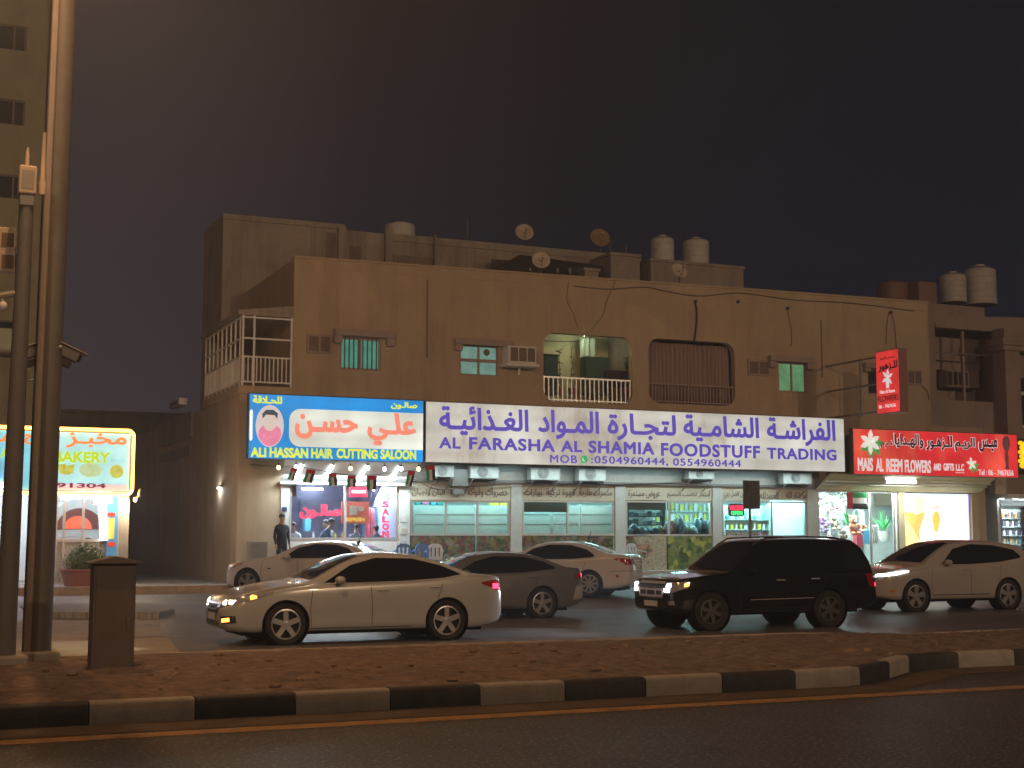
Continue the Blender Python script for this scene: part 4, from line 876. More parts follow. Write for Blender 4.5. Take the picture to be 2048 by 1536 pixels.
# soffit under the salon sign, with tubes
m = MB(); sz = at(690, 964, FT)[2]; a0, a1 = X(560, FT, 960), X(815, FT, 960); m.loft([[m.bm.verts.new(p) for p in ((a0-.1, ST+.24, 4.02), (a1+.1, ST+.24, 4.0), (a1, FT-.06, sz), (a0, FT-.06, sz))], [m.bm.verts.new(p) for p in ((a0-.1, ST+.24, 4.06), (a1+.1, ST+.24, 4.04), (a1, FT-.06, sz+.04), (a0, FT-.06, sz+.04))]], True, False); m.build('soffit', A_WHITE, B)
m = MB(); m.box(a0-.05, a1+.1, FT-.22, FT-.052, sz-.10, sz-.01); m.build('soffit_rail', A_ALU, B)
for i, px_ in enumerate((600, 660, 728, 792)):
    s_ = X(px_, 40.9, 935); tube_lamp((s_+.02, ST+.36, 3.93), (s_-.04, FT-.2, sz+.055), ['leftmost of the four tube lamps under the blue salon sign', 'second tube lamp from the left under the blue salon sign', 'third tube lamp from the left under the blue salon sign', 'rightmost of the four tube lamps under the blue salon sign'][i], r=.045)
light('soffit_light', 'AREA', ((a0+a1)/2, ST+.75, 3.62), 300, (.78, .94, 1.0), a1-a0, ((a0+a1)/2, ST+.75, 0), .6)
# flower shop sign
A_SRED = panel_glow('red_sign_face', (.62, .025, .03), 1.0, (.75, .16, .08), banding=.04)
A_MAROON = glow('maroon_lettering', (.07, .008, .02), .5); A_LW = glow('white_lettering', (.80, .78, .80), .75)
T, (s0, s1, zb, zt) = sign_box('shop_sign', 'red lit flower shop sign with white lily and lettering', 1706, 2036, 856, 868, 949.5, 957, ST, A_SRED)
A_LILY = glow('lily_print', (.80, .84, .76), .85, var=.1, scale=6); A_LEAFP = glow('leaf_print', (.10, .36, .09), .7, var=.3, scale=8)
def petal(mb, cx, cz, ang, L, W, h): ca, sa = math.cos(ang), math.sin(ang); mb.prism([(cx+ca*u*L-sa*v*W, cz+sa*u*L+ca*v*W) for u, v in ((0, -.12), (.3, -.45), (.65, -.5), (1, 0), (.65, .5), (.3, .45), (0, .12))], ST-h-.003, ST-h)
def lily(par, px_, py_, r, n=6):
    c = at(px_, py_, TT); q = MB()
    for k in range(4): petal(q, c[0]+.05, c[2]-.05, rad(-100+55*k+(140 if k == 3 else 0)), r*1.15, r*.5, .006+.0035*k)
    f = q.build('lily_leaves', A_LEAFP, par); q = MB()
    for k in range(n): petal(q, c[0]-.03, c[2]+.03, rad(30+360*k/n+random.uniform(-8, 8)), r, r*.42, .021+.0035*k)
    q.build('lily_petals', A_LILY, par)
lily(T, 1741, 886, .46); lily(T, 1944, 929, .25, 5)
for mm, dl, bo, nm in ((A_LW, .006, .06, 'arabic_outline'), (A_MAROON, 0, .03, 'arabic_lettering')):
    m = MB()
    for body, x0, x1, y0, y1 in (('ميـس', 1958, 1995, 878, 904), ('الريـم', 1910, 1950, 875, 903), ('للـزهـور', 1852, 1905, 871, 901), ('والهـدايا', 1789, 1847, 868, 897), ('ذ.م.م', 1761, 1785, 881, 896)): ptext(m, body, x0-(bo-.03)*45, x1+(bo-.03)*45, y1+(bo-.03)*30, TT+.001, ytop=y0-(bo-.03)*30, bold=bo, thick=.012-dl)
    m.build(nm, mm, T)
m = MB()
for body, x0, x1, y0, y1 in (('MAIS', 1716, 1746, 915.5, 942), ('AL', 1752, 1767, 917, 943), ('REEM', 1773, 1805, 918, 944), ('FLOWERS', 1810, 1862, 920, 945.5), ('AND', 1867, 1882, 927, 941), ('GIFTS', 1887, 1908, 927, 941.5), ('L.L.C', 1912, 1928, 928, 942)):
    ptext(m, body, x0, x1, y1, TT, ytop=y0, bold=.03)
    if x0 < 0:   # slab serifs
        n = len(body); a, b_ = at(x0, y1, TT), at(x1, y1, TT); zt_ = at((x0+x1)/2, y0, TT)[2]
        for k in range(n):
            w0 = a[0]+(b_[0]-a[0])*(k+.06)/n; w1 = a[0]+(b_[0]-a[0])*(k+.92)/n
            m.box(w0, w1, TT-.0135, TT-.001, a[2]-.008, a[2]+.022); m.box(w0, w1, TT-.0136, TT-.001, zt_-.024, zt_+.004)
m.box(at(1911, 945, TT)[0], at(1929, 945, TT)[0], TT-.01, TT, at(1920, 946, TT)[2], at(1920, 945, TT)[2])
ptext(m, 'Tel : 06 - 7467656', 1957, 2027, 951, TT, ytop=939.5, bold=.012); m.build('english_lettering', A_LW, T)
c = at(2013, 905, TT); m = MB(); m.prism([(c[0]+x*.22, c[2]+z*.62) for x, z in ((-.45, -1), (.45, -1), (.3, -.8), (.42, -.3), (.3, .1), (.55, .2), (.85, .45), (.75, .8), (.3, 1), (-.3, 1), (-.75, .8), (-.85, .45), (-.55, .2), (-.3, .1), (-.42, -.3), (-.3, -.8))], TT-.008, TT); m.build('vase_picture', glow('vase_print', (.16, .07, .06), .5, var=.5, scale=9), T)
# blade sign
S0 = 30.5; a = ats(1750.5, 704, S0); b_ = ats(1797, 696, S0); c = ats(1798, 824, S0); t0, t1 = b_[1], a[1]; z1, z0 = (a[2]+b_[2])/2, c[2]
T = thing('blade_sign', 'red upright flower sign on brackets sticking out from the wall', 'sign', (S0, (t0+t1)/2, z0)); th = .34
m = MB(); m.box(S0+.004, S0+th, t0, t1, z0, z1); m.build('casing', mat('red_brown_casing', (.26, .12, .10), .6), T, bevel=.01)
A_SRED2 = panel_glow('blade_face', (.72, .04, .035), .95, banding=.02)
m = MB(); m.box(S0-.004, S0+.003, t0+.03, t1-.03, z0+.03, z1-.03); m.build('face', A_SRED2, T)
pb = lambda u, v, h: (S0-.005-h*.6, t1-u, v)      # u runs from the wall towards the street
W_ = t1-t0; H_ = z1-z0; m = MB()
letters(m, 'ميـس الريـم', .2*W_, .82*W_, z0+.845*H_, z0+.905*H_, put=pb, bold=.03); letters(m, 'للـزهور', .12*W_, .93*W_, z0+.66*H_, z0+.82*H_, put=pb, bold=.04); letters(m, 'FLOWERS', .06*W_, .95*W_, z0+.19*H_, z0+.285*H_, put=pb, bold=.015); m.build('dark_lettering', A_MAROON, T)
m = MB(); letters(m, 'Mais Al Reem', .16*W_, .80*W_, z0+.32*H_, z0+.375*H_, put=pb, bold=.01); letters(m, '06 - 7467656', .1*W_, .82*W_, z0+.09*H_, z0+.145*H_, put=pb, bold=.01)
for k in range(6):
    an = rad(60*k+20); L = .30; ca, sa = math.cos(an), math.sin(an); m.loft([[m.bm.verts.new(pb(.5*W_+ca*u*L-sa*v*.12, z0+.56*H_+sa*u*L*1.2+ca*v*.12, h+.001*k)) for u, v in ((0, -.1), (.5, -.5), (1, 0), (.5, .5), (0, .1))] for h in (0, .01)], True, False)
m.loft([[m.bm.verts.new(pb(x*W_, z0+z*H_, h)) for x, z in ((.44, .4), (.56, .4), (.58, .55), (.42, .55))] for h in (.001, .009)], True, False); m.build('white_print', A_LW, T)
m = MB(); zz = (z1-.15, (z0+z1)/2, z0+.12); 
for z in zz: m.box(S0+.12, S0+.17, t1+.003, FT-.002, z-.03, z+.03)
m.box(S0+.119, S0+.171, t1+1.0, t1+1.06, zz[2]-.1, zz[0]+.06); m.build('bracket', A_METAL, T)
light('under_sign_fill', 'AREA', (X(1270, ST), ST+.13, 3.93), 170, (.70, .98, 1.0), 14.5, (X(1270, ST), ST+.75, 0), .16)   # added lamp without a visible source, brightens the wall and condensers below the sign
A_CASE = mat('weathered_casing', (.42, .43, .42), .6, var=.1, scale=4, stain=(.22, .2, .18), stamt=.6, stscale=3)
# ================================================================== air conditioner condensers under the white sign
def condenser(x0, y0, x1, y1, label, t=40.85):
    s0, s1, z0, z1 = rect(x0, y0, x1, y1, t); T = thing('outdoor_condenser', label, 'air conditioner', ((s0+s1)/2, t, z0), 0, 'condensers under the white sign')
    b = MB(); b.box(s0, s1, t, t+.34, z0, z1); b.build('casing', A_CASE, T, bevel=.015)
    r = min(z1-z0, s1-s0)*.42; cx = s0+(s1-s0)*.42; b = MB()
    for q in (1, .8, .6, .4, .2): b.lathe((cx, t-.012, (z0+z1)/2), [(r*q, 0), (r*q, .01), (r*q-.012, .01), (r*q-.012, 0), (r*q, 0)], (0, 1, 0), 20, False)
    g = b.build('fan_guard', A_METAL, T); b = MB(); b.lathe((cx, t-.003, (z0+z1)/2), [(r*.98, 0), (r*.98, .002)], (0, 1, 0), 20); b.build('fan_opening', A_METAL, g)
    
    for s in (s0+.08, s1-.08): b = MB(); b.box(s-.02, s+.02, t-.02, FT-.003, z0-.06, z0-.01); b.tube([(s, t, z0-.04), (s, FT-.01, z0-.4)], .015, 5); b.build('bracket', A_METAL, T)
for q in (((868, 930, 908, 954), 'condenser just right of the salon, at the left end under the white sign'), ((941, 930, 998, 957), 'second condenser from the left under the white sign'), ((1062, 931, 1120, 960), 'condenser under the phone number word of the white sign'), ((1158, 933, 1212, 962), 'condenser under the first phone number of the white sign'), ((1378, 938, 1428, 958), 'condenser partly hidden under the right half of the white sign'), ((1567, 943, 1624, 968), 'condenser at the right end under the white sign')): condenser(*q[0], q[1])
# beam and ducts along the wall under the sign
b = MB(); b.box(X(820), X(1690), FT-.14, FT-.003, 3.50, 3.58); b.build('conduit_beam', A_METAL, B)
T = thing('duct_box', 'grey metal box hanging between condensers above the fruit shop', 'box', at(918, 972, 41.0)); r = rect(905, 938, 937, 972, 41.0); b = MB(); b.box(r[0], r[1], 41.0, 41.4, r[2], r[3]); b.build('housing', A_METAL, T, bevel=.01); b = MB(); b.box(r[0]+.1, r[1]-.1, 41.1, 41.3, r[2]-.25, r[2]-.002); b.build('duct', A_METAL, T)
cable([(806, 956), (830, 958), (848, 968), (872, 978), (905, 978)], .022, 'thick dark cable sagging from the salon to the fruit shop', off=.5)
cable([(905, 978), (960, 972), (1060, 966), (1230, 968), (1420, 963)], .016, 'dark cable strung along above the fascia boards', off=.22)
# ================================================================== string of bulbs and bunting flags under the salon sign
A_FR, A_FG, A_FW, A_FK = mat('flag_red', (.55, .03, .04), .8), mat('flag_green', (.02, .30, .10), .8), mat('flag_white', (.75, .75, .73), .8), mat('flag_black', (.02, .02, .02), .8)
def flag(corner, u, v, w, h, label, group=None, seed=0, name='flag'):
    """flag whose red band lies along its hoist: u points along the hoist, v away from it"""
    c, u, v = Vector(corner), Vector(u).normalized(), Vector(v).normalized(); n = u.cross(v); b = MB(); N, Mm = 6, 10
    def pt(i, j): q = c+u*(w*i/N)+v*(h*j/Mm); return q+n*.03*math.sin(j*.8+i*.5+seed)*(j/Mm)
    V = [[b.bm.verts.new(pt(i, j)) for j in range(Mm+1)] for i in range(N+1)]
    for i in range(N):
        for j in range(Mm):
            f = b.bm.faces.new((V[i][j], V[i+1][j], V[i+1][j+1], V[i][j+1])); f.smooth = True; f.material_index = 0 if j < 3 else 1+i//2
    o = b.build(name, [A_FR, A_FG, A_FW, A_FK], recalc=False); sd = o.modifiers.new('thickness', 'SOLIDIFY'); sd.thickness = .004
    tag(o, label, 'flag', group); centred(o, corner); return o
FL = [(589, 935, 960, 10, -8), (622, 938, 966, 14, -7), (664, 947, 972, 13, 3), (703, 951, 974, 13, 0), (743, 951, 980, 15, 0), (823, 941, 972, 11, -5), (859, 931, 962, 14, 4)]
ORD = ['leftmost', 'second from left', 'third from left', 'fourth from left', 'fifth from left', 'sixth from left', 'rightmost']
for k, (x, y0, y1, w_, tl) in enumerate(FL):
    t = 40.15; c = at(x-w_*.6, y0, t); wz = at(x+w_*.7, y0, t)[0]-c[0]; h = c[2]-at(x, y1, t)[2]
    flag(c, (1, 0, .06*tl/5), (math.sin(rad(tl*2.2)), .1, -1), wz, h, ORD[k]+' small hanging flag of the string below the salon sign', 'flags on the string', k)
pts = [at(x, y, 40.15) for x, y in ((497, 928), (556, 934), (590, 933), (622, 937), (664, 946), (703, 950), (743, 950), (800, 944), (838, 938), (860, 930))]
b = MB(); b.tube(pts, .008, 5); tag(b.build('string', A_BLACKP), 'thin dark string carrying the small flags below the salon sign', 'string')
BL = [(557, 935, 1, 'warm bulb at the far left end below the salon sign'), (592, 934, 0, 'white bulb behind the leftmost small flag'), (701, 937, 1, 'warm bulb below the middle of the salon sign'), (736, 936, 0, 'white bulb right of the middle warm bulb'), (769, 938, 0, 'white bulb between the two right tube lamps'), (803, 938, 0, 'white bulb at the right edge of the salon soffit'), (837, 938, 1, 'warm bulb right of the salon, between two small flags')]
for x, y, wm_, lab in BL:
    c = at(x, y, 40.2); T = thing('light_bulb', lab, 'bulb', c, 0, 'bulbs below the salon sign'); b = MB(); b.ball(c, .055, .055, .065, 10, 7); b.build('bulb', A_BULBW if wm_ else A_BULBC, T); b = MB(); b.lathe((c[0], c[1], c[2]+.06), [(.025, 0), (.025, .07)], seg=8); b.tube([(c[0], c[1], c[2]+.12), (c[0], c[1]+.02, 4.0)], .006, 4); b.build('socket', A_BLACKP, T)
flag(at(1693, 984, 40.9), (0, 0, -1), (1, .05, 0), at(1693, 984, 40.9)[2]-at(1693, 1018, 40.9)[2], X(1736, 40.9, 1000)-X(1693, 40.9, 1000), 'green white black flag with red hoist hanging in front of the flower shop', None, 2)
# flower shop soffit and lamp
m = MB(); a0, a1 = X(1628, FT, 970), X(1956, FT, 970); sz = 3.42; m.loft([[m.bm.verts.new(p) for p in ((a0, ST+.24, 3.95), (a1, ST+.24, 3.95), (a1, FT-.06, sz), (a0, FT-.06, sz))], [m.bm.verts.new(p) for p in ((a0, ST+.24, 3.99), (a1, ST+.24, 3.99), (a1, FT-.06, sz+.04), (a0, FT-.06, sz+.04))]], True, False); m.build('soffit', mat('ochre_soffit', (.55, .50, .28), .5, var=.15, scale=3, stretch=(.3, 1, 1)), B)
c0, c1 = at(1771, 963, 40.75), at(1831, 964, 40.75); tube_lamp((c0[0], 40.75, c0[2]), (c1[0], 40.75, c1[2]), 'single bright tube lamp under the red flower shop sign', r=.06)
light('soffit_light', 'AREA', ((c0[0]+c1[0])/2, 40.7, c0[2]-.12), 110, (.9, 1, .93), 2.2, ((c0[0]+c1[0])/2, 40.7, 0), .25)
m = MB(); m.tube([(a0, ST+.5, 3.72), (a1, ST+.5, 3.72)], .03, 6); m.tube([(a0, ST+.7, 3.62), (a1, ST+.7, 3.62)], .02, 6); m.build('soffit_pipe', A_WHITE, B)
# big lit display beside the flower shop
s0, s1, z0, z1 = ops['screen']; T = thing('lit_display', 'big blazing white and yellow lit display right of the flower shop door', 'display', ((s0+s1)/2, FT+.1, z0))
b = MB(); b.box(s0+.01, s1-.01, FT+.08, FT+.16, z0+.01, z1-.01); b.build('frame', A_ALU, T)
b = MB(); b.box(s0+.05, s1-.05, FT+.074, FT+.0795, z0+.05, z1-.05); scn = b.build('screen', glow('screen_white', (1, .97, .86), 2.2, var=.02), T)
def shape_on(px_pts, h, e, col, nm): m = MB(); m.prism([(at(x, y, FT+.07)[0], at(x, y, FT+.07)[2]) for x, y in px_pts], FT+.073-h-.002, FT+.073-h); m.build(nm, glow(nm, col, e, var=.12, scale=3), scn)
shape_on([(1809, 1024), (1851, 1024), (1842, 1052), (1838, 1066), (1843, 1084), (1830, 1070), (1809, 1027)], .001, 1.0, (.62, .46, .12), 'gold_shape')
shape_on([(1809, 1028), (1845, 1092), (1809, 1092)], .004, 1.6, (1, .74, .25), 'yellow_shape')
shape_on([(1824+16*math.cos(a_)+10, 1010+19*math.sin(a_)) for a_ in [2*math.pi*k/20 for k in range(20)]], .007, 1.2, (.85, .58, .42), 'balloon_shape')
shape_on([(1872+8.5*math.cos(a_)*(1 if math.sin(a_) < .2 else .75), 1042+(20 if math.sin(a_) < 0 else 24)*math.sin(a_)) for a_ in [2*math.pi*k/20 for k in range(20)]], .010, 1.1, (.90, .55, .10), 'drop_shape')
shape_on([(1866, 1012), (1880, 1013), (1879, 1018), (1866, 1017)], .013, 1.1, (.9, .6, .4), 'small_mark')
b = MB(); b.box(s1-.10, s1-.051, FT+.05, FT+.074, z0+.06, z1-.06); b.build('violet_edge', glow('violet_light', (.45, .4, 1), 1.5), T)
b = MB(); b.box(s0+.06, s1-.11, FT+.05, FT+.074, z1-.1, z1-.06); b.build('blue_edge', glow('blue_light', (.35, .55, 1), 1.3), T)
# ================================================================== people
def person(loc, rz, pose, shirt, trousers, label, hair=A_HAIR, group=None, lean=0.0):
    T = thing('person', label, 'person', loc, rz, group); V, E_, R, TG = [], [], [], []
    def v(p, r): V.append(p); R.append(r); return len(V)-1
    def e(a, b_, t): E_.append((a, b_)); TG.append(t)
    sit = pose == 'sit'; hz = .50 if sit else .93
    fwd = lean
    pel = v((0, 0, hz), (.15, .12)); sp = v((0, -.25*fwd, hz+.22), (.14, .11)); ch = v((0, -.6*fwd, hz+.42), (.17, .12)); nk = v((0, -.8*fwd-.01, hz+.57), (.058, .058)); h0 = v((0, -.9*fwd-.03, hz+.66), (.078, .09)); h1 = v((0, -.95*fwd-.02, hz+.75), (.082, .10)); h2 = v((0, -.95*fwd-.01, hz+.82), (.055, .065))
    ns = v((0, -.95*fwd-.125, hz+.70), (.014, .016))
    e(pel, sp, 's'); e(sp, ch, 's'); e(ch, nk, 's'); e(nk, h0, 'k'); e(h0, h1, 'k'); e(h1, h2, 'k'); e(h1, ns, 'k')
    for sg in (-1, 1):
        sh = v((sg*.19, -.6*fwd, hz+.47), (.065, .06))
        if sit: el, wr = (sg*.25, -.12-.55*fwd, hz+.22), (sg*.14, -.34-.5*fwd, hz+.22)
        else: el, wr = (sg*.245, .02, hz+.19), (sg*.24, -.06, hz-.06)
        a = v(el, (.046, .046)); w_ = v(wr, (.030, .026)); d = Vector((-.06*sg, -.09, .01)) if sit else Vector((0, -.03, -.09)); pm = v(tuple(Vector(wr)+d*.75), (.040, .022))
        e(ch, sh, 's'); e(sh, a, 's'); e(a, w_, 'k' if sit else 's'); e(w_, pm, 'k')
        for k in range(4):
            off = Vector((.0, .012*(k-1.5)*1.4, 0)) if not sit else Vector((0, 0, .018*(k-1.5))); q = v(tuple(Vector(wr)+d*(1.25)+off), (.009, .009)); q2 = v(tuple(Vector(wr)+d*(1.75-.08*abs(k-1.3))+off+Vector((-.012*sg, -.01, 0))), (.008, .008)); e(pm, q, 'k'); e(q, q2, 'k')
        th = v(tuple(Vector(wr)+d*.95+Vector((0, -.035, .01))), (.010, .010)); e(pm, th, 'k')
        hp = v((sg*.10, 0, hz-.04), (.10, .10))
        if sit: kn, an, to = (sg*.13, -.44, .50), (sg*.13, -.42, .09), (sg*.14, -.58, .04)
        else: kn, an, to = (sg*.105, -.02, .50), (sg*.115, .02, .085), (sg*.13, -.14, .035)
        k_ = v(kn, (.068, .068)); a_ = v(an, (.043, .043)); t_ = v(to, (.045, .032)); e(pel, hp, 't'); e(hp, k_, 't'); e(k_, a_, 't'); e(a_, t_, 'b')
    me = bpy.data.meshes.new('body'); me.from_pydata(V, E_, []); o = bpy.data.objects.new('body', me); COL.objects.link(o)
    o.modifiers.new('skin', 'SKIN'); sd = o.modifiers.new('smooth', 'SUBSURF'); sd.levels = sd.render_levels = 1
    for i, q in enumerate(me.skin_vertices[0].data): q.radius = R[i]; q.use_root = (i == 0)
    bpy.context.view_layer.update(); m2 = bpy.data.meshes.new_from_object(o.evaluated_get(bpy.context.evaluated_depsgraph_get())); bpy.data.objects.remove(o); bpy.data.meshes.remove(me)
    for q in (shirt, trousers, A_SKIN, A_BLACKP): m2.materials.append(q)
    ix = {'s': 0, 't': 1, 'k': 2, 'b': 3}
    for p in m2.polygons:
        c = p.center; best = (9, 0)
        for (a, b_), t in zip(E_, TG):
            A, Bv = Vector(V[a]), Vector(V[b_]); u = max(0, min(1, (c-A).dot(Bv-A)/max((Bv-A).length_squared, 1e-6))); best = min(best, ((c-A-(Bv-A)*u).length-.4*(R[a][0]*(1-u)+R[b_][0]*u), ix[t]))
        p.material_index = best[1]; p.use_smooth = True
    o = bpy.data.objects.new('body', m2); COL.objects.link(o); o.parent = T; reg(o, WM[T.name])
    b = MB(); c = Vector((0, -.95*fwd-.005, hz+.775)); b.ball(c, .092, .112, .10, 14, 9)
    bmesh.ops.delete(b.bm, geom=[q for q in b.bm.verts if q.co.z < c.z-.045 and q.co.y < c.y+.02 or q.co.z < c.z-.08], context='VERTS'); b.build('hair', hair, T, local=True, smooth=60); return T
c = at(563, 1100, 41.0); person((c[0], 41.0, .66), rad(20), 'stand', cloth('black_shirt', (.008, .008, .01)), cloth('black_trousers', (.007, .007, .009)), 'person in dark clothes standing by the left pillar of the salon')
SLT = 42.9
def sit_at(px, shirt, label, rz, t=SLT, lean=.25, z=.66):
    c = at(px, 1060, t); return person((c[0], t, z), rz, 'sit', cloth('shirt', shirt), cloth('trousers', (.03, .035, .05)), label, lean=lean)
sit_at(636, (.10, .14, .22), 'person in a grey-blue shirt leaning forward inside the salon', rad(60), lean=.45, z=.98)
sit_at(588, (.62, .66, .66), 'person in a white shirt sitting at the left end of the salon', rad(-30), lean=.1, z=.86)
sit_at(717, (.10, .11, .14), 'person seen as a dark-haired head above the salon window ledge', rad(180), t=42.6, z=.82)
sit_at(757, (.12, .10, .14), 'person with dark hair near the vertical salon letters, low behind the ledge', rad(180), t=42.6, z=.78)
sit_at(664, (.16, .17, .18), 'person sitting behind the leaning one in the salon', rad(-60), t=43.6, lean=.3, z=.95)

# ================================================================== salon fittings
A_REDL = glow('red_lettering', (.80, .04, .09), .6)
T = thing('window_lettering', 'red Arabic word across the left half of the salon window', 'lettering', at(640, 1037, FT+.06)); m = MB(); ptext(m, 'صالـون', 599, 682, 1038, FT+.03, ytop=1009, bold=.06); m.build('lettering', A_REDL, T)
T = thing('window_lettering', 'red letters SALON stacked upright at the right of the salon window', 'lettering', at(770, 1075, FT+.06)); m = MB()
for k, ch_ in enumerate('SALON'): ptext(m, ch_, 764, 778, 1015+k*15, FT+.03, ytop=1002+k*15, bold=.05)
m.build('lettering', A_REDL, T); m = MB(); cc = at(771, 993, FT+.03); m.lathe((cc[0], FT+.02, cc[2]), [(.11, 0), (.13, 0), (.13, .01), (.11, .01)], (0, 1, 0), 20, False); m.tube([(cc[0]-.08, FT+.02, cc[2]-.08), (cc[0]+.08, FT+.02, cc[2]+.08)], .012); m.tube([(cc[0]+.08, FT+.02, cc[2]-.08), (cc[0]-.08, FT+.02, cc[2]+.08)], .012); m.build('scissors_mark', A_BLACKP, T)
T = thing('led_sign', 'small lit red SALOON box hanging over the salon window', 'sign', at(716, 996, FT-.1)); r = rect(699, 974, 734, 994, FT-.12)
m = MB(); m.box(r[0], r[1], FT-.16, FT-.06, r[2], r[3]); m.build('casing', glow('led_red', (.62, .015, .04), .7), T, bevel=.01); m = MB(); letters(m, 'SALOON', r[0]+.06, r[1]-.06, r[2]+.12, r[3]-.10, t=FT-.161, bold=.03); m.build('lettering', glow('led_white', (1, .7, .75), 2.5), T); m = MB(); [m.tube([(s, FT-.1, r[3]), (s, FT-.1, r[3]+.3)], .008, 4) for s in (r[0]+.1, r[1]-.1)]; m.build('hanger', A_BLACKP, T)
T = thing('poster_board', 'orange board with yellow REFRESH lettering inside the salon', 'board', at(709, 1040, 43.2)); r = rect(684, 1003, 738, 1047, 43.2)
m = MB(); m.box(r[0], r[1], 43.2, 43.25, r[2], r[3]); m.build('board', glow('orange_board', (.55, .12, .06), .35), T); m = MB(); ptext(m, 'REFRESH', 692, 729, 1043, 43.195, ytop=1035, bold=.04); m.build('lettering', glow('yellow_print', (.8, .6, .08), .6), T)
m = MB(); r2 = rect(699, 1012, 714, 1030, 43.2); m.box(r2[0], r2[1], 43.17, 43.196, r2[2], r2[3]); r2 = rect(717, 1014, 727, 1022, 43.2); m.box(r2[0], r2[1], 43.17, 43.196, r2[2], r2[3]); m.build('price_card', A_BEIGE, T)
def simple_box(name, label, cat, x0, y0, x1, y1, t, d, mt, group=None, trim=None):
    r = rect(x0, y0, x1, y1, t); b = MB(); b.box(r[0], r[1], t, t+d, r[2], r[3]); o = b.build(name, mt, bevel=.012); centred(o, ((r[0]+r[1])/2, t+d/2, r[2])); return tag(o, label, cat, group)
T = thing('salon_counter', 'white counter with mirrors along the back wall of the salon', 'counter', at(690, 1075, 45.2)); r = rect(585, 1060, 790, 1090, 45.2)
m = MB(); m.box(r[0], r[1], 45.0, 45.55, .7, 1.62); m.build('cupboard', A_WHITE, T, bevel=.01); m = MB(); m.box(r[0]-.02, r[1]+.02, 44.96, 45.58, 1.625, 1.67); m.build('top', A_DARK, T)
for k in range(3): s = r[0]+.35+k*1.15; m = MB(); m.box(s, s+.8, 45.60, 45.64, 1.8, 3.0); m.build('mirror', mat('hazy_mirror', (.30, .34, .46), .3, var=.2), T)
c0, c1 = at(603, 943, 45.4), at(646, 944, 45.4); tube_lamp((c0[0], 45.4, 3.35), (c1[0], 45.4, 3.35), 'tube lamp lit at the back of the salon')
tube_lamp((X(745, 44), 44, 3.3), (X(790, 44), 44.4, 3.34), 'tube lamp lit at the right of the salon ceiling')
cols = [(.55, .08, .12), (.10, .35, .55), (.7, .65, .1), (.75, .75, .75), (.6, .2, .4), (.05, .3, .3), (.1, .1, .15), (.7, .35, .1)]
CM = [glow('packet_glow', c, .12) for c in cols]; CN = ['dark red', 'blue', 'yellow', 'white', 'pink', 'teal', 'black', 'orange']  # goods get a faint glow of their own so they look lit
def bottle(loc, r, h, k, label, group):
    b = MB(); b.lathe((0, 0, 0), [(r, 0), (r, h*.6), (r*.45, h*.78), (r*.4, h)], seg=8); o = b.build('bottle', CM[k], smooth=40); o.location = loc; reg(o, Matrix.Translation(loc)); return tag(o, label, 'bottle', group)
for i in range(14):
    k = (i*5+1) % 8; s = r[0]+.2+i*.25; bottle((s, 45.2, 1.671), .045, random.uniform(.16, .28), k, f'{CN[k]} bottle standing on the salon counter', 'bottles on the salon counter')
for i, (px_, k) in enumerate(((742, 0), (752, 1), (783, 4), (790, 6))):   # garments
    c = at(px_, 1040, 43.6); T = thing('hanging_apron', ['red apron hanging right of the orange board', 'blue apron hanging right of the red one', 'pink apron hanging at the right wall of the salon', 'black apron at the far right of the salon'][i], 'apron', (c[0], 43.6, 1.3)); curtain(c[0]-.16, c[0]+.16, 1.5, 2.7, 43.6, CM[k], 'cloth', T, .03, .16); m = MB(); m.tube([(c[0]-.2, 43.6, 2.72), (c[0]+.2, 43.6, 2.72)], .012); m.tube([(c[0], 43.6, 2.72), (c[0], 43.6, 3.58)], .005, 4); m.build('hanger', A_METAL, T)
simple_box('salon_towel_box', 'bright blue box beside the leaning person in the salon', 'box', 610, 1034, 622, 1062, 44.2, .3, CM[1])

# ================================================================== food shop
A_RACK = mat('white_rack', (.66, .70, .69), .45, var=.05)
def rack(x0, x1, label, y0=1011, y1=1068, t=FT+.75, posts=2):
    s0, s1 = X(x0, t, 1040), X(x1, t, 1040); z0, z1 = at((x0+x1)/2, y1, t)[2], at((x0+x1)/2, y0, t)[2]; T = thing('shelf_rack', label, 'shelf', ((s0+s1)/2, t, .67), 0, 'white racks in the food shop windows')
    b = MB(); b.box(s0, s1, t, t+.03, .68, z1); b.build('back_panel', A_RACK, T)
    for k in (1, 2): z = z0+(z1-z0)*k/3; b = MB(); b.box(s0+.05, s1-.05, t-.006, t-.001, z, z+.018); b.build('seam_strip', A_METAL, T); b = MB(); b.box(s0+.02, s1-.02, t+.031, t+.35, z-.03, z-.01); b.build('shelf', A_RACK, T)
    for s in (s0, s1-.05): b = MB(); b.box(s, s+.05, t-.02, t+.178, .68, z1+.03); b.build('upright', A_WHITE, T)
    return T, s0, s1, z0, z1
rack(826, 889, 'empty white rack behind the left pane of the fruit shop window'); rack(890, 952, 'empty white rack behind the middle pane of the fruit shop window'); rack(953, 1018, 'empty white rack behind the right pane of the fruit shop window')
rack(1047, 1103, 'empty white rack at the left of the second shop window'); rack(1104, 1160, 'empty white rack in the middle of the second shop window'); rack(1161, 1226, 'empty white rack at the right of the second shop window')
for i, (x0, y0, x1, y1, k) in enumerate(((832, 996, 842, 1010, 5), (845, 994, 858, 1009, 4), (862, 997, 872, 1010, 1), (874, 998, 888, 1010, 5), (982, 1002, 998, 1012, 2), (1000, 1002, 1015, 1012, 2))): simple_box('carton', f'{CN[k]} carton on top of the fruit shop racks, '+['first', 'second', 'third', 'fourth', 'fifth', 'last'][i]+' from the left', 'carton', x0, y0, x1, y1, FT+.8, .2, CM[k], 'cartons on the racks')
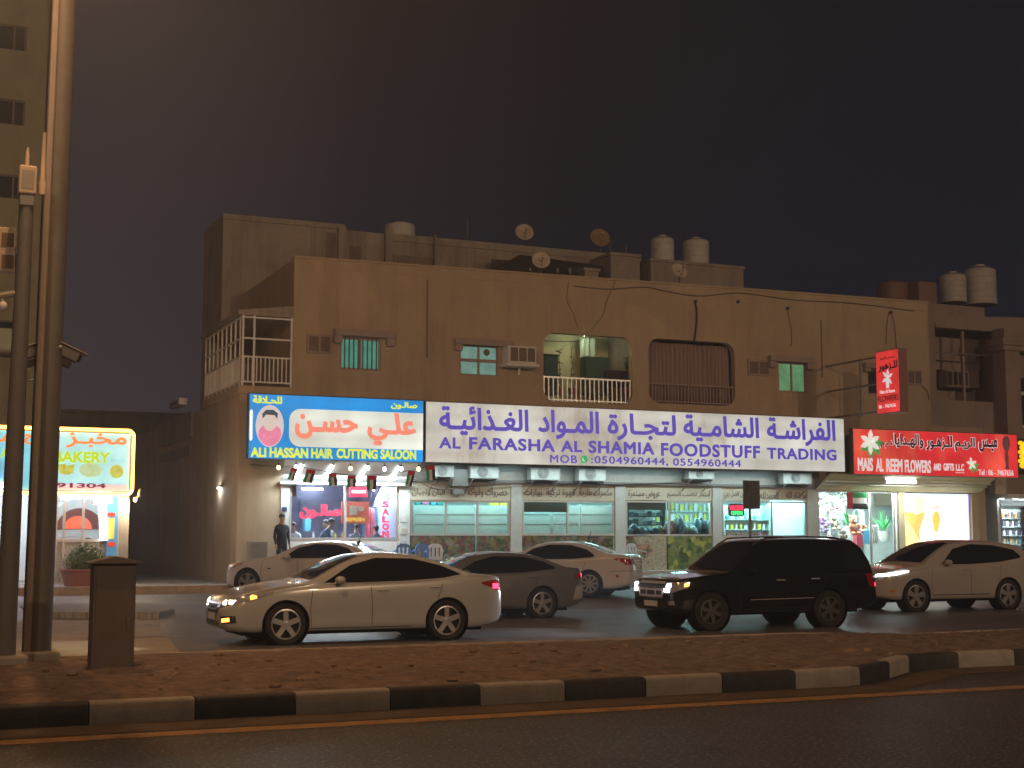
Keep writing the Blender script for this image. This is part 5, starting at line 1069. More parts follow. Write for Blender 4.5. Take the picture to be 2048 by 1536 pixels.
c0, c1 = at(905, 1003, FT+1.0), at(1000, 1008, FT+1.6); tube_lamp((c0[0], FT+.6, 3.34), (c1[0], FT+.6, 3.34), 'long tube lamp lit over the fruit shop racks')
c0 = X(1150, FT+.5); tube_lamp((c0, FT+.5, 3.34), (c0+1.4, FT+.5, 3.34), 'long tube lamp lit over the second shop window racks')
simple_box('blind_panel', 'grey-green rolled blind in the upper left of the second shop window', 'blind', 1043, 996, 1133, 1024, FT+.2, .05, mat('grey_green_blind', (.20, .27, .25), .7))
simple_box('blind_panel', 'grey-green rolled blind in the upper left of the third shop window', 'blind', 1252, 998, 1332, 1020, FT+.2, .05, mat('grey_green_blind', (.20, .27, .25), .7))
# produce stand behind window c
T = thing('produce_stand', 'low dark stand carrying bags of produce in the third shop window', 'stand', at(1338, 1070, FT+1.1)); s0, s1 = X(1255, FT+1, 1050), X(1422, FT+1, 1050); b = MB(); b.box(s0, s1, FT+.7, FT+1.5, .68, 1.75); b.build('counter', A_DARK, T, bevel=.02); b = MB(); b.box(s0, s1, FT+.69, FT+1.52, 1.752, 1.79); b.build('top', A_METAL, T)
A_BAG = [mat('bag_colour', c, .5, var=.35, scale=14) for c in ((.05, .06, .07), (.28, .14, .14), (.10, .16, .20), (.24, .20, .07), (.30, .32, .33))]; AN = ['black', 'reddish', 'blue-grey', 'mustard', 'pale grey']
for i in range(20):
    px_ = 1258+i*8.6; k = [0, 0, 1, 0, 2, 0, 0, 3, 1, 1, 1, 3, 2, 3, 2, 4, 2, 0, 0, 0][i]; t = FT+.95+.12*(i % 3); h = random.uniform(.25, .45)+(.35 if i > 8 else 0)*random.random(); s = X(px_, t, 1060); b = MB(); b.ball((0, 0, h/2), .17, .17, h/2, 9, 6)
    for q in b.bm.verts: q.co += Vector(noise.noise_vector(q.co*6+Vector((i*7, 0, 0))))*.05
    for q in b.bm.verts: q.co.z = max(q.co.z, 0)
    o = b.build('produce_bag', A_BAG[k], smooth=50); o.location = (s, t, 1.792); reg(o, Matrix.Translation(o.location)); tag(o, f'{AN[k]} bag of produce on the stand in the third shop window', 'bag', AN[k]+' bags on the produce stand')
T = thing('dark_rack', 'dark open rack with packets in the left half of the third shop window', 'shelf', (X(1290, FT+1.8), FT+1.8, .68)); s0, s1 = X(1256, FT+1.8, 1050), X(1330, FT+1.8, 1050)
for s in (s0, s1-.04): b = MB(); b.box(s, s+.04, FT+1.8, FT+2.1, .68, 2.9); b.build('upright', A_DARK, T)
for z in (1.9, 2.2, 2.5, 2.8): b = MB(); b.box(s0+.041, s1-.041, FT+1.8, FT+2.1, z-.03, z-.002); b.build('shelf', A_DARK, T)
for z in (1.9, 2.2, 2.5):
    for i in range(7): h = random.uniform(.1, .2); b = MB(); b.box(-.09, .09, -.05, .05, 0, h); o = b.build('packet', A_BAG[[0, 2, 4][(i*2+int(z*10)) % 3]], bevel=.01); o.location = (s0+.2+(s1-s0-.4)*i/6, FT+1.95, z); reg(o, Matrix.Translation(o.location)); tag(o, 'greyish packet on the dark rack in the third shop window', 'packet', 'packets on the dark rack')
def goods_shelf(x0, x1, zs, t, label, n, kinds, grp, name='goods_shelf', depth=.35, big=1.0):
    s0, s1 = X(x0, t, 1040), X(x1, t, 1040); T = thing(name, label, 'shelf', ((s0+s1)/2, t, .68)); b = MB(); b.box(s0, s1, t+depth, t+depth+.03, .68, 2.9); b.build('back_panel', A_RACK, T)
    for s in (s0, s1-.03): b = MB(); b.box(s, s+.03, t, t+depth-.002, .68, 2.9); b.build('upright', A_RACK, T)
    for z in zs: b = MB(); b.box(s0+.032, s1-.032, t, t+depth-.004, z-.03, z-.002); b.build('shelf', A_RACK, T)
    for z in zs:
        for i in range(n):
            k = kinds[(i*3+int(z*7)) % len(kinds)]; s = s0+.1+(s1-s0-.2)*(i+.5)/n
            if (i+int(z*10)) % 3: bottle((s, t+.12, z), .05*big, random.uniform(.2, .32)*big, k, f'{CN[k]} bottle standing on the {grp}', f'{CN[k]} bottles on the {grp}')
            else:
                h = random.uniform(.14, .26)*big; b = MB(); b.box(-.06*big, .06*big, -.05, .05, 0, h); o = b.build('packet', CM[k], bevel=.008); o.location = (s, t+.12, z); reg(o, Matrix.Translation(o.location)); tag(o, f'{CN[k]} packet standing on the {grp}', 'packet', f'{CN[k]} packets on the {grp}')
goods_shelf(1300, 1440, (1.95, 2.35, 2.75), 45.6, 'long goods shelf along the back wall behind the third shop window', 14, (1, 2, 2, 5, 3, 7), 'back shelf of the food shop', big=1.3)
goods_shelf(1448, 1540, (1.72, 2.05, 2.4), FT+1.1, 'white goods shelf behind the window with the red welcome sign', 9, (0, 3, 3, 4, 1, 2), 'shelf by the welcome sign', big=.9)
T = thing('neon_sign', 'small oval sign with red WELCOME and green OPEN lettering in a shop window', 'sign', at(1472, 1034, FT+.05)); r = rect(1456, 1008, 1488, 1033, FT+.04)
m = MB(); m.prism(rrect(r[0], r[1], r[2], r[3], .12), FT+.02, FT+.05); m.build('board', mat('sign_board', (.04, .01, .02), .4), T); m = MB(); letters(m, 'WELCOME', r[0]+.05, r[1]-.05, r[2]+.22, r[3]-.05, t=FT+.02, bold=.02, thick=.015); m.build('welcome_lettering', glow('neon_red', (1, .03, .08), 2.2), T); m = MB(); letters(m, 'OPEN', r[0]+.11, r[1]-.09, r[2]+.05, r[2]+.19, t=FT+.02, bold=.02, thick=.015); m.build('open_lettering', glow('neon_green', (.05, 1, .2), 1.8), T)
simple_box('fridge', 'tall pale fridge inside the shop behind the glass door', 'fridge', 1545, 1012, 1572, 1100, 44.6, .6, A_WHITE)
T = thing('fire_extinguisher', 'red fire extinguisher on the wall by the glass shop door', 'fire extinguisher', at(1606, 1055, 42.2)); c = at(1606, 1052, 42.2); b = MB(); b.lathe(c, [(.06, 0), (.07, .04), (.07, .34), (.03, .42)], seg=12); b.build('cylinder', mat('extinguisher_red', (.6, .02, .02), .35), T, smooth=40); b = MB(); b.tube([(c[0], c[1], c[2]+.42), (c[0]+.05, c[1], c[2]+.48), (c[0]-.07, c[1], c[2]+.46)], .012); b.build('valve', A_BLACKP, T)
# ================================================================== flower shop display
A_FLOW = [mat('blossom_colour', c, .7, var=.3, scale=20) for c in ((.72, .70, .70), (.65, .30, .38), (.40, .18, .45), (.58, .22, .12), (.45, .36, .30))]; FN = ['white', 'pink', 'violet', 'rust red', 'beige']
def bouquet(px_, py_, t, r, k, label, base=.68):
    c = Vector(at(px_, py_, t)); T = thing('bouquet', label, 'bouquet', (c.x, t, base), 0, 'bouquets in the flower shop window'); b = MB(); b.lathe((c.x, t, base), [(r*.35, 0), (r*.5, max(.2, c.z-base-r*.9)), (r*.42, max(.2, c.z-base-r*.9))], seg=12); b.build('vase', A_BAG[4], T, smooth=40)
    b = MB()
    for i in range(34):
        d = Vector((random.gauss(0, 1), random.gauss(0, 1), random.gauss(0, 1))).normalized(); b.ball(c+d*r*random.uniform(.6, 1), r*random.uniform(.14, .24), seg=7, rng=5)
    b.build('blossoms', A_FLOW[k], T); b = MB()
    for i in range(26):
        d = Vector((random.gauss(0, 1), random.gauss(0, 1), random.gauss(0, 1)-.3)).normalized(); q = c+d*r*.7; e_ = d.orthogonal().normalized()*r*.14; b.face([q, q+d*r*.3+e_, q+d*r*.55, q+d*r*.3-e_])
    b.build('leaves', A_GREEN, T)
for q in ((1646, 1000, 42.9, .30, 0, 'white bouquet high at the left of the flower shop window'), (1668, 1012, 42.6, .34, 1, 'pink bouquet high in the left part of the flower shop window'), (1644, 1048, 42.5, .30, 2, 'violet bouquet at mid height by the left frame of the flower shop'), (1682, 1000, 43.2, .3, 0, 'white bouquet behind the pink one in the flower shop'), (1655, 1085, 42.3, .28, 1, 'pink bouquet low at the left of the flower shop window'), (1720, 1062, 42.6, .28, 3, 'rust red bouquet left of the flower shop door'), (1722, 1006, 43.6, .3, 0, 'white bouquet behind the hanging flag')): bouquet(*q)
def teddy(px_, py_, t, h, k, label):
    c = at(px_, py_, t); T = thing('plush_toy', label, 'plush toy', c, 0, 'plush bears in the flower shop window'); m_ = A_FLOW[k]; x, y, z = c; b = MB(); b.ball((x, y, z+h*.3), h*.22, h*.2, h*.3, 12, 8)
    b.ball((x, y-.02, z+h*.72), h*.2, h*.19, h*.19, 12, 8)
    for sg in (-1, 1): b.ball((x+sg*h*.15, y, z+h*.9), h*.07, seg=8, rng=6); b.ball((x+sg*h*.24, y-h*.1, z+h*.42), h*.08, h*.1, h*.14, 8, 6); b.ball((x+sg*h*.14, y-h*.2, z+h*.08), h*.1, h*.16, h*.09, 8, 6)
    b.build('body', m_, T, smooth=60); b = MB(); b.ball((x, y-h*.2, z+h*.67), h*.07, h*.05, h*.05, 8, 6); b.build('muzzle', A_FLOW[0], T); b = MB(); [b.ball((x+sg*h*.07, y-h*.19, z+h*.77), h*.02, seg=6, rng=4) for sg in (-1, 1)]; b.build('eyes', A_BLACKP, T)
teddy(1668, 1060, 42.2, .62, 4, 'beige plush bear left of the others in the flower shop window'); teddy(1686, 1085, 42.0, .55, 4, 'beige plush bear low in the middle of the flower shop window'); teddy(1707, 1070, 42.1, .75, 3, 'rust brown plush bear right of the beige ones')
def palm(px_, ybase, ytop, t, label):
    c = at(px_, ybase, t); h = at(px_, ytop, t)[2]-c[2]; T = thing('potted_palm', label, 'plant', c, 0, 'palms in the flower shop'); b = MB(); b.lathe(c, [(.16, -.4), (.22, .0), (.19, .0)], seg=16); b.build('pot', A_WHITE, T, smooth=40); b = MB()
    for i in range(17):
        a = 2*math.pi*i/17+random.uniform(-.2, .2); L = h*random.uniform(.8, 1.1); el = random.uniform(.7, 1.45); P_ = []
        for k in range(7): u = k/6; P_.append(Vector(c)+Vector((math.cos(a)*math.cos(el)*L*u*1.2, math.sin(a)*math.cos(el)*L*u*.7, L*(math.sin(el)*u-.35*u*u*math.cos(el)))))
        for k in range(6):
            w0, w1 = .045*(1-abs(k/6-.35)), .045*(1-abs((k+1)/6-.35)); w1 = .004 if k == 5 else w1; e_ = Vector((-math.sin(a), math.cos(a)*.6, 0)); b.face([P_[k]-e_*w0, P_[k]+e_*w0, P_[k+1]+e_*w1, P_[k+1]-e_*w1])
    b.build('fronds', mat('palm_green', (.05, .32, .10), .5, var=.3, scale=6), T)
palm(1697, 1052, 1010, 42.9, 'green palm behind the plush bears'); palm(1768, 1062, 1018, 42.6, 'green palm beside the flower shop door')
T = thing('striped_gift_bag', 'white gift bag with dark wavy stripes by the flower shop door', 'gift bag', at(1750, 1085, 42.4)); r = rect(1743, 1050, 1758, 1088, 42.4); b = MB(); b.box(r[0], r[1], 42.4, 42.55, r[2], r[3]); b.build('bag', A_WHITE, T, bevel=.01); b = MB(); [b.tube([(s, 42.392, r[2]+.04), (s+.03, 42.392, (r[2]*2+r[3])/3), (s-.02, 42.392, (r[2]+2*r[3])/3), (s+.02, 42.392, r[3]-.03)], .012) for s in (r[0]+.07, r[0]+.15, r[0]+.22)]; b.build('stripes', A_BLACKP, T)
simple_box('gift_box', 'blue gift box low in the flower shop window', 'gift box', 1727, 1060, 1740, 1088, 42.3, .25, CM[1]); simple_box('gift_box', 'red gift box left of the blue one in the flower shop', 'gift box', 1714, 1068, 1726, 1094, 42.2, .25, CM[0])

# ================================================================== plastic chairs and other things on the step
def chair(px_, py_, t, rz, m, label, z=.66):
    s = X(px_, t, py_); T = thing('plastic_chair', label, 'chair', (s, t, z), rz, 'plastic chairs before the shops'); b = MB(); b.box(-.22, .22, -.22, .2, .40, .43); b.build('seat', m, T, local=True, bevel=.02)
    for sx_ in (-1, 1):
        for sy_ in (-1, 1): b = MB(); b.cyl((sx_*.2, sy_*.19, .398), (sx_*.25, sy_*.25, 0), .025, .018, 8); b.build('leg', m, T, local=True)
        b = MB(); b.tube([(sx_*.25, -.2, .42), (sx_*.27, -.22, .62), (sx_*.27, .1, .66), (sx_*.235, .22, .7)], .02, 6); b.build('armrest', m, T, local=True)
    b = MB(); out = [(-.22, .43), (-.235, .7), (-.2, .84), (-.1, .9), (.1, .9), (.2, .84), (.235, .7), (.22, .43)]
    b.holed(out, [[(x0, .5), (x0+.05, .5), (x0+.05, .78), (x0, .78)] for x0 in (-.15, -.025, .1)], .2, .225); b.build('backrest', m, T, local=True, bevel=.005); return T
A_BLUEP, A_WHITEP = mat('blue_plastic', (.12, .25, .62), .4), mat('white_plastic', (.66, .66, .66), .4)
chair(838, 1120, 40.85, rad(185), A_BLUEP, 'blue plastic chair left of the white one before the fruit shop'); chair(868, 1120, 40.95, rad(170), A_WHITEP, 'white plastic chair right of the blue ones before the fruit shop'); chair(803, 1125, 40.9, rad(175), A_BLUEP, 'blue plastic chair half hidden behind the left parked sedan'); chair(1272, 1125, 40.3, rad(110), A_WHITEP, 'white plastic chair behind the tail of the orange-lit parked sedan')
T = thing('meter_cabinet', 'grey cabinet standing against the wall left of the salon', 'cabinet', at(517, 1120, 40.9)); r = rect(499, 1083, 535, 1120, 40.9); b = MB(); b.box(r[0], r[1], 40.9, 41.3, .45, r[3]); b.build('body', A_CONC, T, bevel=.02); b = MB(); b.box(r[0]+.05, r[1]-.05, 40.885, 40.898, .55, r[3]-.06); b.build('door', A_METAL, T)
simple_box('house_number_plate', 'small blue number plate on the left salon pillar', 'plate', 564, 1014, 574, 1023, FT-.08, .02, mat('plate_blue', (.02, .04, .12), .4)); simple_box('notice', 'small white notice on the pillar right of the salon', 'notice', 803, 1026, 812, 1044, FT-.07, .012, A_WHITE)
simple_box('notice', 'second notice, lower on the pillar right of the salon', 'notice', 803, 1056, 812, 1068, FT-.07, .012, A_BEIGE)
# parking sign on its post
t = 37.2; T = thing('parking_sign', 'dark rectangular parking sign on a post before the right-hand shops', 'sign', (X(1503, t, 1100), t, gz(t))); r = rect(1487, 961, 1520, 1018, t); b = MB(); b.box(r[0], r[1], t, t+.04, r[2], r[3]); A_PSG = mat('sign_grey', (.075, .085, .085), .5, var=.2); p_ = b.build('panel', A_PSG, T, bevel=.01); b = MB(); sP = X(1503, t, 1050); b.cyl((sP, t+.08, gz(t)-.05), (sP, t+.08, r[3]), .045); b.build('post', A_METAL, T, smooth=40)
m = MB(); letters(m, 'P', r[0]+.09, r[0]+.22, r[3]-.32, r[3]-.12, t=t, bold=.02, thick=.006); [m.box(r[0]+.05, r[1]-.05, t-.006, t-.001, z, z+.012) for z in (r[2]+.15, r[2]+.3, r[2]+.46)]; m.box((r[0]+r[1])/2-.006, (r[0]+r[1])/2+.006, t-.007, t-.001, r[2]+.04, r[2]+.46); m.build('markings', mat('sign_marks', (.03, .034, .034), .5), p_)

# ================================================================== neighbour on the right
NT_ = 43.0; XN = lambda px, py=800: at(px, py, NT_)[0]
N = thing('neighbour_building', 'darker mauve building right of the tan one with a deep balcony', 'building', (SR+.1, NT_, .45)); A_NW = mat('mauve_plaster', (.33, .25, .22), .85, var=.1, scale=1, stain=(.18, .14, .13), stamt=.5)
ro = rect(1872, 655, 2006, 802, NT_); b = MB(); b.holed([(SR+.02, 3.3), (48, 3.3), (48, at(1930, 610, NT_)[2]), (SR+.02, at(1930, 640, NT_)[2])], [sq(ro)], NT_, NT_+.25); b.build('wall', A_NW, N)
b = MB(); b.box(ro[0]-.3, ro[1]+.3, NT_+2, NT_+2.1, ro[2]-.3, ro[3]+.3); b.box(ro[0]-.3, ro[1]+.3, NT_+.252, NT_+1.998, ro[3]+.1, ro[3]+.2); b.box(ro[0]-.3, ro[1]+.3, NT_+.252, NT_+1.998, ro[2]-.2, ro[2]-.1); b.box(ro[0]-.4, ro[0]-.302, NT_+.252, NT_+2, ro[2]-.2, ro[3]+.2); b.box(ro[1]+.302, ro[1]+.4, NT_+.252, NT_+2, ro[2]-.2, ro[3]+.2); b.build('balcony_room', A_NW, N)
b = MB(); b.box(ro[0], ro[1], NT_-.05, NT_+.3, ro[3]-.1, ro[3]+.08); b.box(ro[0]+1.6, ro[0]+1.72, NT_+.3, NT_+.42, ro[2]-.1, ro[3]-.1); b.build('balcony_beam', A_NW, N, bevel=.01)
b = MB(); b.tube([(ro[0]-.05, NT_+.1, at(1900, 705, NT_)[2]), (ro[1], NT_+.1, at(1990, 712, NT_)[2])], .03); b.build('clothes_rail', A_METAL, N)
T = thing('window_air_conditioner', 'dim air conditioner inside the deep balcony of the right-hand building', 'air conditioner', at(1935, 772, NT_+1)); r = rect(1893, 742, 1958, 775, NT_+1.2); b = MB(); b.box(r[0], r[1], NT_+1.2, NT_+1.7, r[2], r[3]); b.build('casing', A_TRIM, T, bevel=.02); b = MB(); [b.box(r[0]+.1+k*.26, r[0]+.3+k*.26, NT_+1.185, NT_+1.199, r[2]+.08, r[3]-.06) for k in range(4)]; b.build('grille', A_DARK, T)
p0 = X(2008, 42.4, 750); b = MB(); b.box(p0, p0+.75, 42.3, 42.995, 3.3, 10.0); b.build('corner_pillar', A_NW, N, bevel=.01); b = MB(); b.box(p0-.25, p0+6, 42.1, 42.995, 9.3, 9.42); b.box(p0-.15, p0+6, 42.2, 42.996, 9.1, 9.29); b.box(p0-.2, p0+6, 42.15, 42.997, 9.43, 9.6); b.build('cornice', A_NW, N, bevel=.01)
b = MB(); r = rect(2022, 756, 2060, 850, 42.9); b.box(r[0]-.1, r[1]+.3, 42.85, 42.995, r[2]-.12, r[2]-.01); b.box(r[0]-.1, r[0]-.01, 42.87, 42.996, r[2], r[3]); b.box(r[0], r[1]+.3, 42.88, 42.995, (r[2]+r[3])/2+.25, (r[2]+r[3])/2+.4); w_ = b.build('arched_window', A_WHITE, N, bevel=.01); b = MB(); b.box(r[0], r[1]+.2, 42.93, 42.994, r[2], r[3]); b.build('pane', A_DGLASS, w_)
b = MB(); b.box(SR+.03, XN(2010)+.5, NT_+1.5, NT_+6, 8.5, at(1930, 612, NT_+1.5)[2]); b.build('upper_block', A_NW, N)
tank(1925, 539, 602, 27, 45.5, 'ribbed white tank left of the largest one on the right-hand building'); tank(1984, 524, 606, 33, 45.5, 'largest white tank, at the right end of the roofs')
tank(1806, 556, 606, 31, 45.5, 'squat brown tank behind the right end of the parapet', A_TANKB, False); simple_box('roof_box', 'faint reddish box beside the squat brown tank', 'box', 1838, 564, 1874, 612, 45.0, 1.0, mat('red_brown_box', (.24, .15, .12), .8))
# shop at the right edge
O = rect(1960, 992, 2150, 1140, NT_); b = MB(); y1 = NT_+4; b.box(O[0], O[1], y1, y1+.1, .66, 3.4); b.box(O[0]-.1, O[0], 41.9, y1+.1, .66, 3.4); b.box(O[1], O[1]+.1, 41.9, y1+.1, .66, 3.4); rm = b.build('phone_shop_room', A_INT, N); b = MB(); b.box(O[0], O[1], 41.76, y1, .56, .672); b.build('floor', A_FLOORT, rm); b = MB(); b.box(O[0]-.2, O[1]+.1, 41.2, y1+.1, 3.25, 3.40); b.build('ceiling', A_WHITE, N); b = MB(); b.box(O[0]-.4, O[1]+.1, 42.0, 42.99, 3.41, 5.4); b.build('fascia', A_NW, N)
room_light(O[0]+.4, O[1]-.5, NT_+.3, 3.2, 420, (.82, .95, 1.0), .5, ((O[0]+O[1])/2, NT_+1.2, 1))
for i, (x, y) in enumerate(((2003, 993), (2031, 994), (2044, 985))):
    t_ = ats(x, y, 1)[1]; c = gnd(x, y, 3.235); T = thing('downlight', ['left downlight in the ceiling of the right-edge shop', 'middle downlight in the ceiling of the right-edge shop', 'right-hand downlight in the ceiling of the right-edge shop'][i], 'lamp', (0, 0, 0)); ty = 41.7+.5*(i == 2); s = X(x, ty, y); b = MB(); b.lathe((s, ty, 3.225), [(.13, 0), (.13, .012)], seg=18); b.build('lens', A_TUBE, T); b = MB(); b.lathe((s, ty, 3.222), [(.135, 0), (.17, .004), (.17, .024), (.135, .024)], seg=18, cap=False); b.build('rim', A_WHITE, T)
goods_shelf(1962, 2060, (1.5, 1.85, 2.2, 2.55), NT_+1.0, 'white shelf of small boxes in the right-edge shop', 15, (6, 7, 7, 3, 1, 6), 'shelf of the right-edge shop', big=1.0)
b = MB(); g = MB(); b.box(O[0]-.02, O[0]+.04, 41.95, 42.0, .67, 3.24); b.box(X(2001, 42, 1050)-.03, X(2001, 42, 1050)+.03, 41.95, 42.0, .67, 3.24); b.box(O[0]+.04, O[1], 41.95, 42.0, 2.92, 2.98); f_ = b.build('shop_window', A_ALU, N); g.box(O[0]+.04, O[1], 41.97, 41.976, .68, 2.92); g.build('pane', A_PANE, f_)
T = thing('yellow_sign', 'glowing yellow letter shapes stacked at the right edge of the view', 'sign', at(2042, 935, 41.3)); m = MB()
for k in range(6): c = at(2041+3*(k % 2), 886+9*k, 41.3); m.ball(c, .13, .06, .085, 10, 7)
c = at(2047, 910, 41.3); m.tube([at(2046, 884, 41.3), at(2050, 905, 41.3), at(2046, 936, 41.3)], .09, 8); m.build('lettering', glow('yellow_neon', (1, .65, .02), 1.0), T); m = MB(); r = rect(2034, 878, 2100, 942, 41.4); m.box(r[0], r[1], 41.4, 41.6, r[2], r[3]); m.box(r[0]+.3, r[0]+.4, 41.602, 42.1, r[2]+.3, r[2]+.4); m.build('board', A_DARK, T)
b = MB(); r = rect(1990, 935, 2012, 990, 41.7); b.box(r[0], r[1], 41.7, 41.98, 3.41, r[3]); b.build('side_panel', A_BEIGE, N)

# ================================================================== bakery on the left
KT = 40.6
K = thing('bakery', 'single-storey bakery with lit shopfront at the left edge', 'building', (2, KT+.5, .45)); kx1 = X(262, KT, 1050); kx0 = X(-130, KT, 1050)
kr = rect(112, 990, 238, 1145, KT+.4); kr2 = rect(-125, 985, 100, 1145, KT+.4); A_KW2 = mat('bakery_wall', (.40, .36, .31), .85, var=.12, stain=(.25, .2, .17))
kz = at(200, 853, KT)[2]; b = MB(); b.holed([(kx0, .4), (kx1, .4), (kx1, kz), (kx0, kz)], [[(kr[0], .46), (kr[1], .46), (kr[1], kr[3]), (kr[0], kr[3])], [(kr2[0], .46), (kr2[1], .46), (kr2[1], kr2[3]), (kr2[0], kr2[3])]], KT+.4, KT+.62); b.build('wall', A_KW2, K)
b = MB(); b.box(kx1-.2, kx1, KT+.622, KT+7, .4, kz); b.box(kx0, kx1-.202, KT+.622, KT+7, kz-.2, kz); b.build('roof', A_KW2, K)
b = MB(); y0, y1 = KT+.625, KT+4.5; b.box(kx0, kx1-.25, y1, y1+.1, .45, kz-.3); b.box(kx1-.3, kx1-.25, y0, y1, .45, kz-.3); b.box(kx0, kx1-.25, y0, y1, kz-.4, kz-.3); rm = b.build('bakery_room', A_INT, K)
light('room_light', 'AREA', (kr[0]+.8, KT+2.2, kz-.6), 150, (.82, .97, 1.0), 2.6, (kr[0]+.8, KT+2.2, 0), 1.5)
light('room_light', 'AREA', (kr2[0]+1.2, KT+2.2, kz-.6), 110, (.80, .92, 1.0), 2.2, (kr2[0]+1.2, KT+2.2, 0), 1.5)
b = MB(); f = KT+.45
for x in (112, 128, 166, 236): s = X(x, f, 1050); b.box(s-.035, s+.035, f-.04, f+.04, .47, kr[3])
b.box(kr[0], kr[1], f-.042, f+.042, kr[3]-.07, kr[3]-.001); zz = at(170, 1078, f)[2]; b.box(kr[0], kr[1], f-.043, f+.043, zz-.08, zz); fr = b.build('shop_window', A_ALU, K)
b = MB(); b.box(kr[0]+.02, kr[1]-.02, f-.004, f+.004, zz, kr[3]-.07); b.build('pane', A_PANE, fr); b = MB(); z_ = .5
b.box(kr[0]+.04, kr[1]-.02, f-.002, f+.01, .47, zz-.08); b.build('lower_panel', A_TILE, fr); b = MB()
for k in range(16): s = kr[0]+(kr[1]-kr[0])*k/16; b.tube([(s, f-.02, .5), (min(s+.5, kr[1]), f-.02, zz-.1)], .006, 4); b.tube([(s, f-.024, zz-.1), (min(s+.5, kr[1]), f-.024, .5)], .006, 4)
b.build('lattice', A_METAL, fr)
T = thing('bread_oven', 'domed bread oven with a glowing reddish mouth inside the bakery', 'oven', at(160, 1075, KT+2.5)); c = at(162, 1062, KT+2.4); b = MB(); b.prism([(c[0]-1.1, .5), (c[0]+1.1, .5), (c[0]+1.1, c[2])]+[(c[0]+1.0*math.cos(a), c[2]+.95*math.sin(a)) for a in [math.pi*k/16 for k in range(17)]]+[(c[0]-1.1, c[2])], KT+2.4, KT+4, 'y'); b.build('dome', A_TILE, T); b = MB(); b.prism([(c[0]+.66*math.cos(a)-.05, c[2]+.05+.62*math.sin(a)) for a in [math.pi*k/16 for k in range(17)]], KT+2.36, KT+2.395); b.build('mouth', mat('brick_red_arch', (.20, .06, .045), .8), T); b = MB(); b.prism([(c[0]+.4*math.cos(a)-.1, c[2]+.06+.38*math.sin(a)) for a in [math.pi*k/16 for k in range(17)]], KT+2.34, KT+2.356); b.build('fire', glow('ember', (.75, .10, .04), .8), T)
T = thing('bakery_table', 'white work table behind the bakery window', 'table', at(140, 1078, KT+1.5)); b = MB(); c = at(138, 1072, KT+1.3); b.box(c[0]-.55, c[0]+.6, KT+1.1, KT+1.8, c[2]-.05, c[2]); b.build('tabletop', A_WHITE, T, bevel=.01)
for sx_ in (-.5, .55):
    for sy_ in (1.15, 1.75): b = MB(); b.cyl((c[0]+sx_, KT+sy_, .5), (c[0]+sx_, KT+sy_, c[2]-.051), .03, seg=8); b.build('leg', A_METAL, T)
# posters on the right wall strip of the bakery
simple_box('poster', 'blue poster strip at the right side of the bakery window', 'poster', 214, 992, 236, 1115, KT+.33, .02, glow('blue_poster', (.08, .28, .50), .5)); simple_box('poster', 'yellow poster on the blue strip by the bakery window', 'poster', 216, 1036, 229, 1078, KT+.30, .02, glow('yellow_poster', (.65, .55, .12), .5)); simple_box('price_sign', 'small red price sign above the yellow poster', 'sign', 215, 1025, 231, 1033, KT+.30, .02, glow('red_print', (.7, .06, .05), .5)); simple_box('price_sign', 'small red price sign below the yellow poster', 'sign', 215, 1084, 231, 1093, KT+.30, .02, glow('red_print', (.7, .06, .05), .5))
tube_lamp(at(204, 998, KT+.3), at(208, 1080, KT+.3), 'dazzling upright tube lamp at the right of the bakery window', r=.09, m=mat('dazzling_tube', (1, 1, 1), .4, var=0, emit=12, ecol=(1, .97, .93)))
tube_lamp(at(120, 994, KT+.2), at(190, 991, KT+.2), 'tube lamp along the top of the bakery window, under the sign', r=.07, m=mat('pink_tube', (1, 1, 1), .4, var=0, emit=9, ecol=(1, .78, .84)))
tube_lamp(at(186, 1000, KT+.35), at(222, 998, KT+.35), 'very bright short tube lamp where the sign meets the upright tube', r=.12, m=mat('dazzling_tube', (1, 1, 1), .4, var=0, emit=14, ecol=(1, .96, .92)))
T = thing('flood_lamp', 'small violet-white flood lamp under the left end of the bakery sign', 'lamp', at(2, 970, KT)); c = at(2, 970, KT-.1); b = MB(); b.ball(c, .12, .08, .09); b.build('lens', mat('violet_lamp', (1, 1, 1), .4, var=0, emit=12, ecol=(.72, .55, 1)), T); b = MB(); b.box(c[0]-.13, c[0]+.13, c[1]+.085, c[1]+.3, c[2]-.1, c[2]+.1); b.build('housing', A_METAL, T)
light('lamp_light', 'POINT', at(205, 1000, KT+.32), 520, (1, .90, .86), .1); light('lamp_light', 'POINT', at(2, 992, KT+.3), 160, (.78, .62, 1), .08)
# bakery sign with neon edge
A_KS = panel_glow('bakery_sign_face', (.20, .62, .78), 1.0, (.02, .30, .62), banding=.02)
T, (s0, s1, zb, zt) = sign_box('shop_sign', 'lit bakery sign edged by an orange neon tube', -125, 262, 853, 866, 986, 979, KT, A_KS)
m = MB(); m.box(s1-2.7, s1-.05, KT-.0082, KT-.0045, zb+.24, zt-.05); m.build('pale_panel', glow('pale_sky_print', (.42, .80, .84), .95, var=.2, scale=1.5), T)
A_NEON = mat('orange_neon', (1, .7, .3), .4, var=0, emit=10, ecol=(1, .44, .06)); g = .05; m = MB()
R4 = rrect(s0-g, s1+g, zb-g, zt+g, .16); R4 = R4+R4[:1]; m.tube([(p_[0], KT-.04, p_[1]) for p_ in R4], .045, 8); m.build('neon_tube', A_NEON, T)
K5 = KT-.010
m = MB(); ptext(m, 'مخبـز', 131, 253, 897, K5, ytop=866, bold=.03); ptext(m, 'ح', 48, 70, 889, K5, ytop=868, bold=.05); ptext(m, 'ميـن', -60, 24, 892, K5, ytop=862, bold=.04); m.build('arabic_lettering', glow('orange_lettering', (.90, .30, .10), .85), T)
